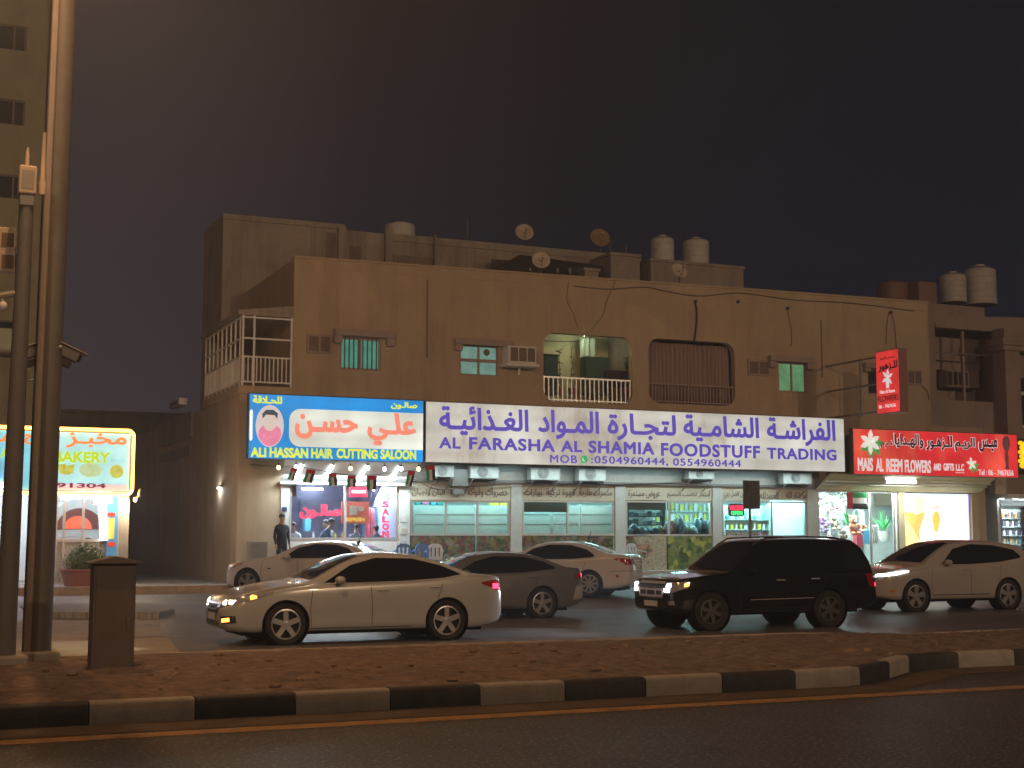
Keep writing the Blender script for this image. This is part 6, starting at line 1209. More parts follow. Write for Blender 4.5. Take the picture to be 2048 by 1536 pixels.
m = MB(); A_LIME = glow('lime_lettering', (.52, .72, .02), .9); ptext(m, 'BAKERY', 107, 221, 925.5, K5, ytop=903, bold=.045); m.build('english_lettering', A_LIME, T); m = MB(); ptext(m, 'A', 1, 19, 915, K5, ytop=896, bold=.04); m.build('english_lettering', A_LIME, T)
m = MB(); ptext(m, 'SPS - LLC', 221, 252, 924, K5, ytop=919, bold=.0); m.build('small_lettering', glow('grey_lettering', (.25, .45, .5), .6), T)
m = MB(); r = (at(100, 975, K5), at(258, 963, K5)); m.box(r[0][0], s1-.06, K5-.004, K5+.003, zb+.04, zb+.22); m.build('pink_band', glow('pink_band', (.80, .62, .64), .9), T); m = MB(); ptext(m, '91304', 112, 212, 976, K5-.005, ytop=966, bold=.03); m.build('phone_number', glow('maroon_print', (.25, .03, .10), .6), T)
A_BREAD = glow('bread_print', (.55, .60, .10), .8, var=.3, scale=9); A_BREAD2 = glow('flatbread_print', (.52, .72, .42), .8, var=.2, scale=9)
m = MB(); m.prism([(at(x, y, K5)[0], at(x, y, K5)[2]) for x, y in ((114, 930), (128, 927), (134, 931), (149, 928), (147, 946), (134, 950), (120, 947))], K5-.004, K5); m.build('bread_picture', A_BREAD, T); m = MB(); cc = at(233, 943, K5); m.prism(oval(cc[0], cc[2], .19, .19), K5-.004, K5); m.build('bread_picture', A_BREAD, T); m = MB(); cc = at(181, 940, K5); m.prism(oval(cc[0], cc[2], .31, .21), K5-.004, K5); m.build('flatbread_picture', A_BREAD2, T)
# planter with a round bush
c = gnd(176, 1152, .45); T = thing('planter', 'terracotta planter with a round green bush before the bakery', 'planter', (c[0], 39.6, .44)); s = X(172, 39.6, 1140); b = MB(); b.lathe((s, 39.6, .44), [(.55, 0), (.66, .38), (.70, .40), (.70, .46), (.60, .46)], seg=20); b.build('pot', A_TERRA, T, smooth=35)
b = MB()
for i in range(1500):
    d = Vector((random.gauss(0, 1), random.gauss(0, 1), random.gauss(0, 1))).normalized(); rr = random.uniform(.55, 1.06)*(1+.15*noise.noise(d*2.5)); q = Vector((s, 39.6, 1.05))+Vector((d.x*.56*rr, d.y*.56*rr, d.z*.48*rr))
    if q.z < .85: continue
    n_ = (d+Vector((random.uniform(-.6, .6), random.uniform(-.6, .6), random.uniform(-.6, .6)))).normalized(); u_ = n_.orthogonal().normalized()*.05; w_ = n_.cross(u_); b.face([q-u_, q+w_*.6, q+u_, q-w_*.6])
b.build('foliage', A_BUSH, T); b = MB(); b.cyl((s, 39.6, .6), (s, 39.6, 1.05), .05); b.build('stem', A_BROWN, T)
# alley fittings
T = thing('window_air_conditioner', 'small pale air conditioner high on the alley wall left of the tan building', 'air conditioner', (9.2, 50, 6)); 
def alley_box(x0, y0, x1, y1, m_, nm, d=.3):
    a = ats(x0, (y0+y1)/2, 9.3); b_ = ats(x1, (y0+y1)/2, 9.3); z0, z1 = ats((x0+x1)/2, y1, 9.3)[2], ats((x0+x1)/2, y0, 9.3)[2]; b = MB(); b.box(9.3-d, 9.297, b_[1], a[1], z0, z1); return b
alley_box(355, 801, 375, 814, A_WHITE, '').build('casing', A_WHITE, T, bevel=.02); q = alley_box(358, 804, 372, 811, A_DARK, '', .32); q.build('grille', A_BROWN, T)
b = alley_box(320, 836, 385, 885, A_TILE, '', .05); b.build('alley_panel', A_WALL2, B); b = alley_box(322, 900, 382, 918, A_TILE, '', .04); b.build('alley_panel', A_WALL2, B)
A_DIM = mat('grimy_plaster', (.2, .18, .165), .9, streak=.3)
T = thing('back_building', 'dim building closing the far end of the alley', 'building', (4, 66, .4)); b = MB(); b.box(2.5, 14, 66, 72, .2, 7.4); b.build('wall', A_DIM, T); b = MB(); b.box(2.4, 14.1, 65.9, 72.1, 7.402, 7.55); b.build('coping', A_DIM, T, bevel=.02)
T = thing('wall_lamp', 'tiny lit lamp on the alley wall near the salon sign', 'lamp', ats(437, 976, 9.25)); c = ats(437, 976, 9.2); b = MB(); b.ball(c, .05, .09, .04, 8, 6); b.build('lens', A_TUBEW, T); b = MB(); b.box(9.22, 9.297, c[1]-.12, c[1]+.12, c[2]+.04, c[2]+.1); b.build('housing', A_METAL, T)
light('lamp_light', 'POINT', (ats(437, 976, 9.25)[0]-.12, ats(437, 976, 9.25)[1], ats(437, 976, 9.25)[2]-.08), 16, (.9, .97, 1), .05)
light('lamp_light', 'POINT', at(272, 1004, KT-.05), 110, (1, .80, .55), .06)
T = thing('ornament_bracket', 'small yellowish curled bracket lamp at the right corner of the bakery', 'bracket', at(273, 990, KT+.2)); b = MB(); b.tube([at(x, y, KT+.1) for x, y in ((268, 1002), (271, 996), (276, 992), (277, 984), (280, 978))], .03, 6); b.build('arm', glow('amber_bracket', (.5, .36, .1), .5), T); c = at(270, 999, KT+.05); b = MB(); b.ball(c, .06); b.build('lamp', glow('amber_lamp', (.9, .65, .2), 1.0), T)
# tall block behind the bakery
TT_ = 63.0; W8 = thing('apartment_tower', 'tall olive apartment block behind the bakery at the left edge', 'building', (0, TT_, .4)); tx0, tx1 = X(-260, TT_, 300), X(112, TT_, 300); b = MB()
rows_ = [(-105, -57), (48, 98), (197, 248), (348, 396), (498, 546), (640, 690)]; hol = []
for y0, y1 in rows_:
    for x0, x1 in ((-95, -40), (-2 if y0 > 300 else 0, 54 if y0 < 150 else 50)): hol.append(rect(x0-(0 if x1 < 0 else 30), y0, x1, y1, TT_))
b.holed([(tx0, .3), (tx1, .3), (tx1, 40), (tx0, 40)], [sq(h) for h in hol], TT_, TT_+.3); b.build('wall', A_TOWER, W8)
b = MB(); b.box(tx1-.3, tx1, TT_+.302, TT_+14, .3, 40); b.build('side_wall', A_TOWER, W8); b = MB(); b.box(tx0, tx1, TT_-.15, TT_+14, 40.002, 40.4); b.build('roof', A_TOWER, W8)
for h in hol:
    b = MB(); m_ = (h[0]+h[1])/2+.35; b.box(h[0], h[1], TT_+.12, TT_+.18, h[2], h[2]+.06); b.box(h[0], h[1], TT_+.12, TT_+.18, h[3]-.06, h[3]); [b.box(s-.04, s+.04, TT_+.121, TT_+.179, h[2]+.06, h[3]-.06) for s in (h[0]+.04, m_, h[1]-.04)]; f_ = b.build('window', A_TRIM, W8); b = MB(); b.box(h[0], h[1], TT_+.2, TT_+.21, h[2], h[3]); b.build('pane', A_DGLASS, f_)
b = MB(); b.box(tx1-.5, tx1+.02, TT_-.16, TT_-.002, .3, 40); b.build('corner_strip', mat('pale_corner', (.40, .36, .26), .9), W8)
T = thing('balcony_unit', 'pale faintly glowing balcony front on the tall block at the left edge', 'balcony', at(10, 698, TT_-1)); r = rect(-60, 655, 29, 698, TT_-1.2); b = MB(); b.box(r[0], r[1], TT_-1.2, TT_-.003, r[2], r[3]); b.build('parapet', glow('glowing_olive_front', (.42, .36, .16), .12), T, bevel=.02); b = MB(); b.box(r[0], r[1]+.05, TT_-1.25, TT_-.004, r[2]-.12, r[2]-.003); b.build('floor', A_TOWER, T)  # parapet material glows faintly in place of light falling on it
T = thing('wall_cabinet', 'beige two-door unit mounted high left of the shorter pole', 'cabinet', at(14, 540, 17.9)); r = rect(-20, 454, 31, 542, 17.9); b = MB(); b.box(r[0], r[1], 17.9, 18.1, r[2], r[3]); b.build('housing', A_DISH, T, bevel=.01); r1, r2_ = rect(3, 466, 28, 493, 17.9), rect(3, 510, 28, 537, 17.9); b = MB(); b.box(r1[0], r1[1], 17.89, 17.899, r1[2], r1[3]); b.build('door', A_BROWN, T); b = MB(); b.box(r2_[0], r2_[1], 17.89, 17.899, r2_[2], r2_[3]); b.build('door', A_BROWN, T); b = MB(); b.box(r[1]+.001, ax, 17.85, 18.0, (r[2]+r[3])/2-.03, (r[2]+r[3])/2+.03); b.build('bracket', A_METAL, T)
# ================================================================== cars
def interp(P, x):
    """smooth monotone-ish curve through the points"""
    if x <= P[0][0]: return P[0][1]
    for i in range(len(P)-1):
        if x <= P[i+1][0]:
            x0, y0 = P[i]; x1, y1 = P[i+1]; h = x1-x0; u = (x-x0)/h
            sl = lambda a, b_: (b_[1]-a[1])/(b_[0]-a[0])
            d = sl(P[i], P[i+1]); a = sl(P[i-1], P[i]) if i else d; c = sl(P[i+1], P[i+2]) if i+2 < len(P) else d
            m0 = 0 if a*d <= 0 else 2*a*d/(a+d); m1 = 0 if c*d <= 0 else 2*c*d/(c+d)
            return y0*(2*u**3-3*u*u+1)+y1*(3*u*u-2*u**3)+h*(m0*(u**3-2*u*u+u)+m1*(u**3-u*u))
    return P[-1][1]
def paint(name, c, rough=.22, metal=.0, var=.03):
    return mat(name, c, rough, metal, var=var, scale=4, coat=.5, spec=.5)
A_GLASS = mat('tinted_glass', (.008, .009, .011), .06, var=.1, spec=.6)
A_CHROME = mat('chrome', (.75, .75, .75), .28, metal=.6, var=.02)
A_RIM = mat('alloy_rim', (.50, .49, .48), .3, metal=.8, var=.05)
A_UNDER = mat('underbody_black', (.01, .01, .011), .85)
A_SEAM = mat('panel_gap', (.015, .015, .016), .7)
A_LAMPC = mat('lamp_clear', (.45, .46, .48), .12, var=.3, scale=14, metal=.5)
A_TAIL = mat('tail_lamp_red', (.30, .012, .015), .15)
A_TAILL = mat('tail_lamp_lit', (.8, .02, .04), .2, emit=5, ecol=(1, .04, .10))
A_AMBERL = mat('amber_lamp_lit', (.9, .3, .05), .2, emit=6, ecol=(1, .30, .04))
A_AMBER = mat('amber_lamp', (.55, .2, .03), .2)
A_HEADW = mat('head_lamp_warm', (1, .9, .7), .2, var=0, emit=16, ecol=(1, .86, .50))
A_HEADC = mat('head_lamp_cool', (.9, .95, 1), .2, var=0, emit=12, ecol=(.86, .94, 1))
A_DRL = mat('day_lamp_teal', (.9, 1, 1), .2, var=0, emit=14, ecol=(.80, 1, .96))
A_PLATE = mat('number_plate', (.62, .62, .60), .4)
def car(label, pos, rz, s):
    L, hw = s['L'], s['W']/2; top, belt, bot, R = s['top'], s['belt'], s['bot'], s['R']; ax = (s['fo'], s['fo']+s['wb'])
    T = thing('parked_car' if s.get('parked') else 'car', label, s.get('cat', 'car'), pos, rz)
    plan = s.get('plan') or [(0, .58), (.06, .74), (.2, .88), (.5, .965), (1.1, 1), (L-1.0, 1), (L-.4, .965), (L-.14, .90), (L-.03, .80), (L, .70)]
    xs = sorted(set([0, .02, .05, .1, .16, .24, .34, .46, .6]+[.6+(L-1.2)*i/44 for i in range(45)]+[L-q for q in (0, .015, .04, .08, .14, .22, .32, .45)]))
    tum, kw = s.get('tumble', .46), s.get('side', 1.0); sec = []
    for X_ in xs:
        w = hw*interp(plan, X_); zb = interp(bot, X_); zt = interp(top, X_); zs = min(interp(belt, X_), zt-.012); zs = max(zs, zb+.03); g = zt-zs; ez = min(1, g/.25)
        wr = w*(.955-.02*ez)-tum*max(g-.06, 0)*.86
        K = [(0, zb), (w*.80, zb), (w*.955, zb+.05*min(1, (zs-zb)/.3)), (w*.985, zb+.26*(zs-zb)), (w*1.0, zb+.52*(zs-zb)), (w*.992, zb+.80*(zs-zb)), (w*.972, zs-.015*min(1, (zs-zb)/.2)), (w*.945, zs+.02*ez),
             (w*.945-(w*.945-wr)*.5, zs+.44*g), (wr, zs+.84*g), (wr*.93, zs+.94*g), (wr*.72, zs+.985*g), (wr*.38, zt+.008), (0, zt+.014)]
        pts = []
        for i in range(len(K)-1):
            a, p, q, d = K[max(i-1, 0)], K[i], K[i+1], K[min(i+2, len(K)-1)]; n = 3 if i not in (0,) else 2
            for k in range(n):
                u = k/n; pts.append(tuple(.5*(2*p[j]+(q[j]-a[j])*u+(2*a[j]-5*p[j]+4*q[j]-d[j])*u*u+(3*p[j]-a[j]-3*q[j]+d[j])*u**3) for j in (0, 1)))
        pts.append(K[-1]); sec.append(pts)
    b = MB(); rings = []
    for X_, pts in zip(xs, sec):
        x = L/2-X_; right = [b.bm.verts.new((x, -max(y, 0), z)) for y, z in pts]; left = [b.bm.verts.new((x, max(y, 0), z)) for y, z in reversed(pts[1:-1])]; rings.append(right+left)
    b.loft(rings, True, True); body = b.build('body', s['paint'], T, local=True)
    # wheel arches cut out of the body
    for X_ in ax:
        for sg in (-1, 1):
            c = MB(); c.cyl((L/2-X_, sg*(hw-.27), R), (L/2-X_, sg*(hw+.2), R), R+.055, seg=40); co = c.build('cutter', s['paint'], T, local=True); md = body.modifiers.new('cut', 'BOOLEAN'); md.object = co; md.operation = 'DIFFERENCE'; md.solver = 'EXACT'
            bpy.context.view_layer.update(); m2 = bpy.data.meshes.new_from_object(body.evaluated_get(bpy.context.evaluated_depsgraph_get())); body.modifiers.clear(); body.data = m2; bpy.data.objects.remove(co)
    for p in body.data.polygons: p.use_smooth = True
    body.data.set_sharp_from_angle(angle=rad(38)); body.data.name = 'body'
    bb = bmesh.new(); bb.from_mesh(body.data); tree = BVHTree.FromBMesh(bb)
    # underbody and wheel housings
    u = MB(); zb0 = interp(bot, L/2); u.box(-L/2+.35, L/2-.35, -hw+.32, hw-.32, zb0-.05, zb0+.25)
    for X_ in ax:
        for sg in (-1, 1):
            u.cyl((L/2-X_, sg*(hw-.29), R), (L/2-X_, sg*(hw-.265), R), R+.05, seg=28)
            rA = [u.ring((L/2-X_, sg*y, R), (0, 1, 0), R+.053, 28, (1, 0, 0)) for y in (hw-.265, hw-.03)]; u.loft(rA, False)
    u.build('underbody', A_UNDER, T, local=True)
    def hit(o, d, off):
        h, n, i, ds = tree.ray_cast(Vector(o), Vector(d))
        if h is None or ds > 3.2: h, n, i, ds = tree.find_nearest(Vector(o)+Vector(d)*1.5)
        if n.dot(Vector(d)) > 0: n = -n
        return h+n*off
    def skinpatch(mb, lo, up, view, off=.006, nu=14, nv=4, edge=True):
        """sheet between the lower and upper outline, laid on the body as seen from 'left', 'right', 'front', 'rear' or 'top'"""
        def along(P, u_):
            u_ *= len(P)-1; i = min(int(u_), len(P)-2); f_ = u_-i; return P[i][0]+(P[i+1][0]-P[i][0])*f_, P[i][1]+(P[i+1][1]-P[i][1])*f_
        V = []
        for i in range(nu+1):
            a, c = along(lo, i/nu), along(up, i/nu); row = []
            for j in range(nv+1):
                p = a[0]+(c[0]-a[0])*j/nv; q = a[1]+(c[1]-a[1])*j/nv
                if view in ('left', 'right'): sg = 1 if view == 'left' else -1; h = hit((L/2-p, sg*1.6, q), (0, -sg, 0), off)
                elif view == 'front': h = hit((L/2+1, p, q), (-1, 0, 0), off)
                elif view == 'rear': h = hit((-L/2-1, p, q), (1, 0, 0), off)
                else: h = hit((L/2-p, q, 3), (0, 0, -1), off)
                row.append(mb.bm.verts.new(h))
            V.append(row)
        for i in range(nu):
            for j in range(nv):
                f = mb.bm.faces.new((V[i][j], V[i+1][j], V[i+1][j+1], V[i][j+1])); f.smooth = True; f.material_index = mb.mi
    def part(name, m, patches, parent=None, off=.006, both=True, nu=14, nv=4):
        out = []
        for view, lo, up in patches:
            for sgn in ((1, -1) if both else (1,)):
                mb = MB(); vw = view; l2, u2 = lo, up
                if view == 'side': vw = 'left' if sgn == 1 else 'right'
                elif view in ('front', 'rear'): l2 = [(p*sgn, z) for p, z in lo]; u2 = [(p*sgn, z) for p, z in up]
                skinpatch(mb, l2, u2, vw, off, nu, nv); o = mb.build(name, m, parent or T, local=True, recalc=False); out.append(o)
        return out
    # flip normals towards the outside is not needed: materials are two-sided
    for nm, m, patches, kw_ in s['patches']: part(nm, m, patches, **kw_)
    # wheels
    for X_ in ax:
        for sg in (1, -1):
            c = (L/2-X_, sg*(hw-.115), R); wd = .105; rr = s.get('rim', .74)*R; b = MB(); b.lathe(c, [(rr, -wd*.9), (R*.93, -wd), (R, -wd*.7), (R, wd*.7), (R*.93, wd), (rr, wd*.9), (rr*.98, 0), (rr, -wd*.9)], (0, sg, 0), 36, False); w = b.build('wheel', A_RUBBER, T, local=True, smooth=35)
            b = MB(); o_ = sg*wd; y = c[1]
            b.lathe((c[0], y+sg*.0, R), [(rr*.99, .085), (rr*.9, .088), (rr*.87, .05), (rr*.99, .04)], (0, sg, 0), 36, False); b.lathe((c[0], y, R), [(.075, .04), (.07, .078), (.02, .084)], (0, sg, 0), 16)
            n = s.get('spokes', 5)
            for k in range(n):
                a = 2*math.pi*k/n+.3; M_ = Matrix.Translation((c[0], y+sg*.066, R)) @ Matrix.Rotation(-a, 4, 'Y'); q = .028 if n > 6 else .042; b.box(.05, rr*.93, -.014, .014, -q, q, M_)
                if s.get('split'):
                    M_ = Matrix.Translation((c[0], y+sg*.066, R)) @ Matrix.Rotation(-a-.33, 4, 'Y'); b.box(.05, rr*.93, -.012, .012, -.02, .02, M_)
            b.build('rim', s.get('rimm', A_RIM), w, local=True, smooth=30); b = MB(); b.cyl((c[0], y+sg*.0, R), (c[0], y+sg*.03, R), rr*.86, seg=28); b.build('brake', A_UNDER, w, local=True)
    # mirrors and handles
    mx_, mz = s['mirror']
    for sg in (1, -1):
        h = hit((L/2-mx_, sg*1.6, mz), (0, -sg, 0), 0); b = MB(); b.ball((h.x-.02, h.y+sg*.13, h.z+.05), .09, .11, .07, 12, 8); b.box(h.x-.04, h.x+.04, h.y-.02*sg, h.y+sg*.08, h.z-.01, h.z+.03); b.build('side_mirror', s.get('mirrorm', s['paint']), T, local=True, smooth=60)
        for hx, hz in s['handles']:
            h = hit((L/2-hx, sg*1.6, hz), (0, -sg, 0), 0); b = MB(); b.box(h.x-.10, h.x+.10, h.y-.004*sg, h.y+sg*.028, h.z-.013, h.z+.013); b.build('door_handle', s.get('handlem', s['paint']), T, local=True, bevel=.008)
    if s.get('rails'):
        for sg in (1, -1):
            x0, x1 = s['rails']; b = MB(); pts = [hit((L/2-(x0+(x1-x0)*k/8), sg*(hw*.70), 3), (0, 0, -1), .055 if 0 < k < 8 else .0) for k in range(9)]; b.tube(pts, .016, 6); b.build('roof_rail', A_BLACKP, T, local=True, smooth=40)
    if s.get('fin'): h = hit((L/2-s['fin'], 0, 3), (0, 0, -1), 0); b = MB(); b.prism([(h.x+.10, h.z-.01), (h.x-.06, h.z-.01), (h.x-.07, h.z+.07), (h.x-.02, h.z+.06)], -.018, .018); b.build('roof_fin', s.get('finm', s['paint']), T, local=True, bevel=.006)
    if s.get('whip'): h = hit((L/2-s['whip'], 0, 3), (0, 0, -1), 0); b = MB(); b.tube([h, h+Vector((-.06, 0, .20)), h+Vector((-.10, 0, .33))], .009, 5); b.build('aerial', A_BLACKP, T, local=True)
    bb.free(); return T
def seam(pts, w=.008):   # thin upright strip through (x, z) points
    return [(x-w, z) for x, z in pts], [(x+w, z) for x, z in pts]
WHITE_W = paint('white_car_paint', (.40, .41, .40)); WHITE_P = paint('pearl_car_paint', (.56, .55, .54)); GREY_C = paint('dark_silver_paint', (.16, .165, .16), .28, .3); BLACK_C = paint('black_car_paint', (.008, .008, .011), .16); BEIGE_C = paint('warm_white_paint', (.40, .37, .345))
def sedan(L, W, H, top, belt, fo, wb, R, pm, dlo, wind, rear, lamps, **kw):
    zb = kw.pop('zb', .20); bot = [(0, .30), (.12, .24), (.5, zb), (L-.6, zb), (L-.15, .28), (L, .36)]
    s = dict(L=L, W=W, top=top, belt=belt, bot=bot, R=R, fo=fo, wb=wb, paint=pm, **kw)
    lo, up = dlo; p = [('side_window', A_GLASS, [('side', [q for q in lo], up)], dict(nu=30, nv=5))]
    p += [('windscreen', A_GLASS, [('top', *wind)], dict(both=False, nu=14, nv=14)), ('rear_window', A_GLASS, [('top', *rear)], dict(both=False, nu=14, nv=14))]
    a0, a1 = fo+R+.06, fo+wb-R*.55
    md = kw.get('bpillar', fo+wb*.52); zt = kw.get('seamtop', .92)
    p += [('door_gap', A_SEAM, [('side', *seam([(a0+.02, .28), (a0, .6), (a0+.04, zt-.02)], .005)), ('side', *seam([(md, .28), (md, .6), (md-.02, zt)], .005)), ('side', *seam([(a1-.12, .3), (a1-.02, .62), (a1+.1, zt+.02)], .005))], dict(nu=8, nv=1, off=.003)),
          ('sill_trim', A_UNDER, [('side', [(a0, .215), (a1-.1, .215)], [(a0, .265), (a1-.1, .265)])], dict(nu=6, nv=1, off=.004))]
    s['patches'] = p+lamps; return s
# --- near white sedan, lamps on
L = 4.87
topA = [(0, .60), (.06, .70), (.22, .80), (.6, .90), (1.0, .97), (1.42, 1.03), (1.7, 1.17), (2.05, 1.34), (2.35, 1.435), (2.75, 1.475), (3.2, 1.45), (3.6, 1.36), (4.0, 1.215), (4.3, 1.11), (4.62, 1.085), (4.80, 1.05), (4.87, .80)]
beltA = [(0, .58), (.2, .70), (.6, .82), (1.2, .91), (2.0, .945), (3.2, .985), (4.2, 1.03), (4.7, 1.0), (4.87, .76)]
dloA = ([(1.62, .99), (2.2, .985), (3.0, 1.005), (3.7, 1.045), (4.02, 1.10)], [(1.66, 1.005), (2.1, 1.265), (2.55, 1.385), (3.2, 1.37), (3.7, 1.25), (4.02, 1.115)])
windA = ([(1.45, -.68), (1.45, .68)], [(2.30, -.54), (2.30, .54)]); rearA = ([(3.42, -.50), (3.42, .50)], [(4.16, -.58), (4.16, .58)])
lampsA = [('head_lamp', A_LAMPC, [('side', [(.10, .66), (.36, .70), (.78, .83)], [(.14, .75), (.42, .81), (.80, .86)]), ('front', [(.36, .60), (.55, .62), (.76, .66)], [(.42, .70), (.58, .73), (.78, .78)])], dict(nu=8, nv=3, off=.008)),
 ('lit_lamp', A_HEADW, [('front', [(.60, .655), (.66, .655)], [(.60, .72), (.66, .72)]), ('front', [(.70, .66), (.76, .66)], [(.70, .725), (.76, .725)])], dict(nu=2, nv=2, off=.014)),
 ('indicator', A_AMBERL, [('side', [(.42, .73), (.52, .755)], [(.42, .785), (.52, .805)]), ('front', [(.60, .37), (.74, .39)], [(.60, .43), (.74, .45)])], dict(nu=3, nv=2, off=.012)),
 ('grille', A_BLACKP, [('front', [(0, .46), (.30, .48), (.40, .52)], [(0, .66), (.34, .68), (.44, .66)])], dict(nu=8, nv=4, off=.006)),
 ('grille_bar', A_CHROME, [('front', [(0, .645), (.44, .65)], [(0, .675), (.46, .68)]), ('front', [(0, .56), (.36, .565)], [(0, .58), (.37, .585)])], dict(nu=6, nv=1, off=.012)),
 ('intake', A_BLACKP, [('front', [(0, .30), (.50, .31)], [(0, .38), (.46, .39)]), ('front', [(.58, .34), (.80, .37)], [(.56, .47), (.80, .48)])], dict(nu=6, nv=2, off=.005)),
 ('number_plate', A_PLATE, [('front', [(-.26, .40), (.26, .40)], [(-.26, .51), (.26, .51)])], dict(both=False, nu=6, nv=2, off=.016)),
 ('tail_lamp', A_TAIL, [('side', [(4.42, .93), (4.62, .87), (4.80, .80)], [(4.40, .96), (4.62, 1.0), (4.84, .98)]), ('rear', [(.40, .86), (.84, .82)], [(.42, .98), (.80, 1.0)])], dict(nu=8, nv=3, off=.008)),
 ('lit_tail_lamp', A_TAILL, [('side', [(4.62, .86), (4.74, .85)], [(4.62, .94), (4.74, .94)])], dict(nu=3, nv=2, off=.014)),
 ('rear_plate', A_PLATE, [('rear', [(-.26, .78), (.26, .78)], [(-.26, .89), (.26, .89)])], dict(both=False, nu=6, nv=2, off=.01)),
 ('bright_strip', A_CHROME, [('side', [(1.64, .965), (2.4, .968), (3.2, .985), (3.9, 1.05)], [(1.64, .978), (2.4, .98), (3.2, .998), (3.92, 1.065)])], dict(nu=20, nv=1, off=.009))]
SP = sedan(L, 1.83, 1.475, topA, beltA, 1.0, 2.775, .335, WHITE_W, dloA, windA, rearA, lampsA, mirror=(1.85, .98), handles=[(2.62, .86), (3.55, .90)], handlem=A_CHROME, spokes=5, fin=3.55)
car('nearest white sedan with lit headlamps and red tail lamp, driving left', (7.28, 23.25, 0), math.pi, SP)
# --- dark grey sedan beyond it
topG = [(0, .60), (.08, .72), (.3, .82), (.9, .92), (1.4, .99), (1.75, 1.15), (2.1, 1.30), (2.4, 1.39), (2.85, 1.425), (3.35, 1.40), (3.75, 1.31), (4.05, 1.19), (4.3, 1.10), (4.58, 1.075), (4.70, 1.04), (4.76, .80)]
beltG = [(0, .58), (.3, .74), (1.2, .88), (2.2, .92), (3.4, .965), (4.3, 1.02), (4.6, .99), (4.76, .76)]
dloG = ([(1.66, .965), (2.4, .965), (3.3, .985), (4.0, 1.06)], [(1.70, .985), (2.15, 1.22), (2.6, 1.33), (3.3, 1.32), (3.75, 1.21), (4.02, 1.085)])
lampsG = [l for l in lampsA if l[0] in ('grille', 'grille_bar', 'intake', 'number_plate')]+[('head_lamp', A_LAMPC, [('side', [(.12, .64), (.7, .78)], [(.18, .74), (.72, .82)]), ('front', [(.40, .60), (.78, .66)], [(.44, .70), (.78, .76)])], dict(nu=8, nv=3, off=.008)),
 ('tail_lamp', A_TAIL, [('side', [(4.50, .84), (4.72, .80)], [(4.46, .95), (4.73, .98)]), ('rear', [(.45, .82), (.80, .80)], [(.48, .96), (.76, .98)])], dict(nu=6, nv=3, off=.008)), ('lit_tail_lamp', A_TAILL, [('side', [(4.66, .88), (4.71, .88)], [(4.66, .95), (4.71, .95)])], dict(nu=2, nv=2, off=.014)),
 ('bumper', paint('silver_bumper', (.42, .40, .35)), [('side', [(4.42, .38), (4.72, .42)], [(4.50, .68), (4.74, .72)]), ('rear', [(0, .42), (.80, .42)], [(0, .70), (.80, .70)])], dict(nu=10, nv=4, off=.012)), ('rear_plate', A_PLATE, [('rear', [(-.26, .78), (.26, .78)], [(-.26, .89), (.26, .89)])], dict(both=False, nu=6, nv=2, off=.01))]
SP2 = sedan(4.76, 1.82, 1.425, topG, beltG, .96, 2.73, .325, GREY_C, dloG, ([(1.45, -.66), (1.45, .66)], [(2.32, -.53), (2.32, .53)]), ([(3.5, -.50), (3.5, .50)], [(4.2, -.58), (4.2, .58)]), lampsG, mirror=(1.85, .95), handles=[(2.6, .84), (3.5, .88)], spokes=5)
car('dark grey sedan driving left just beyond the nearest white one', (11.58, 28.6, 0), math.pi, SP2)
# --- parked white sedan on the left
topL = [(0, .62), (.05, .74), (.2, .83), (.7, .93), (1.25, 1.01), (1.52, 1.05), (1.85, 1.21), (2.2, 1.36), (2.5, 1.425), (2.9, 1.445), (3.35, 1.42), (3.8, 1.31), (4.15, 1.17), (4.35, 1.10), (4.66, 1.085), (4.80, 1.05), (4.85, .80)]
beltL = [(0, .60), (.2, .76), (.8, .88), (1.6, .945), (2.6, .965), (3.6, .99), (4.4, 1.03), (4.7, 1.0), (4.85, .76)]
dloL = ([(1.78, .985), (2.6, .99), (3.4, 1.01), (3.86, 1.05)], [(1.82, 1.0), (2.22, 1.265), (2.7, 1.36), (3.3, 1.345), (3.66, 1.25), (3.88, 1.09)])
lampsL = [('head_lamp', A_LAMPC, [('side', [(.10, .66), (.35, .72), (.62, .82)], [(.14, .78), (.40, .84), (.66, .87)]), ('front', [(.44, .62), (.80, .70)], [(.46, .72), (.80, .80)])], dict(nu=8, nv=3, off=.008)), ('indicator', A_AMBER, [('side', [(.36, .75), (.60, .83)], [(.38, .81), (.62, .865)])], dict(nu=3, nv=2, off=.012)),
 ('grille', A_BLACKP, [('front', [(0, .28), (.46, .28)], [(0, .68), (.26, .66)])], dict(nu=6, nv=6, off=.006)), ('number_plate', A_PLATE, [('front', [(-.26, .42), (.26, .42)], [(-.26, .53), (.26, .53)])], dict(both=False, nu=6, nv=2, off=.016)),
 ('tail_lamp', A_TAIL, [('side', [(4.45, .88), (4.80, .82)], [(4.42, .95), (4.82, .98)]), ('rear', [(.42, .84), (.82, .82)], [(.5, .96), (.80, .98)])], dict(nu=8, nv=3, off=.008)),
 ('bright_strip', A_CHROME, [('side', [(1.78, .968), (3.5, .995), (3.9, 1.035)], [(1.78, .98), (3.5, 1.007), (3.91, 1.05)])], dict(nu=20, nv=1, off=.009)), ('wing_badge', A_BLACKP, [('side', [(1.40, .70), (1.50, .70)], [(1.40, .73), (1.50, .73)])], dict(nu=3, nv=1, off=.009))]
SP3 = sedan(4.85, 1.84, 1.445, topL, beltL, .80, 2.85, .345, WHITE_P, dloL, ([(1.56, -.68), (1.56, .68)], [(2.40, -.54), (2.40, .54)]), ([(3.55, -.50), (3.55, .50)], [(4.28, -.60), (4.28, .60)]), lampsL, mirror=(2.0, .98), handles=[(2.75, .86), (3.6, .90)], spokes=5, split=True, parked=True, fin=3.6, finm=A_BLACKP, whip=3.62)
YW = rad(41)
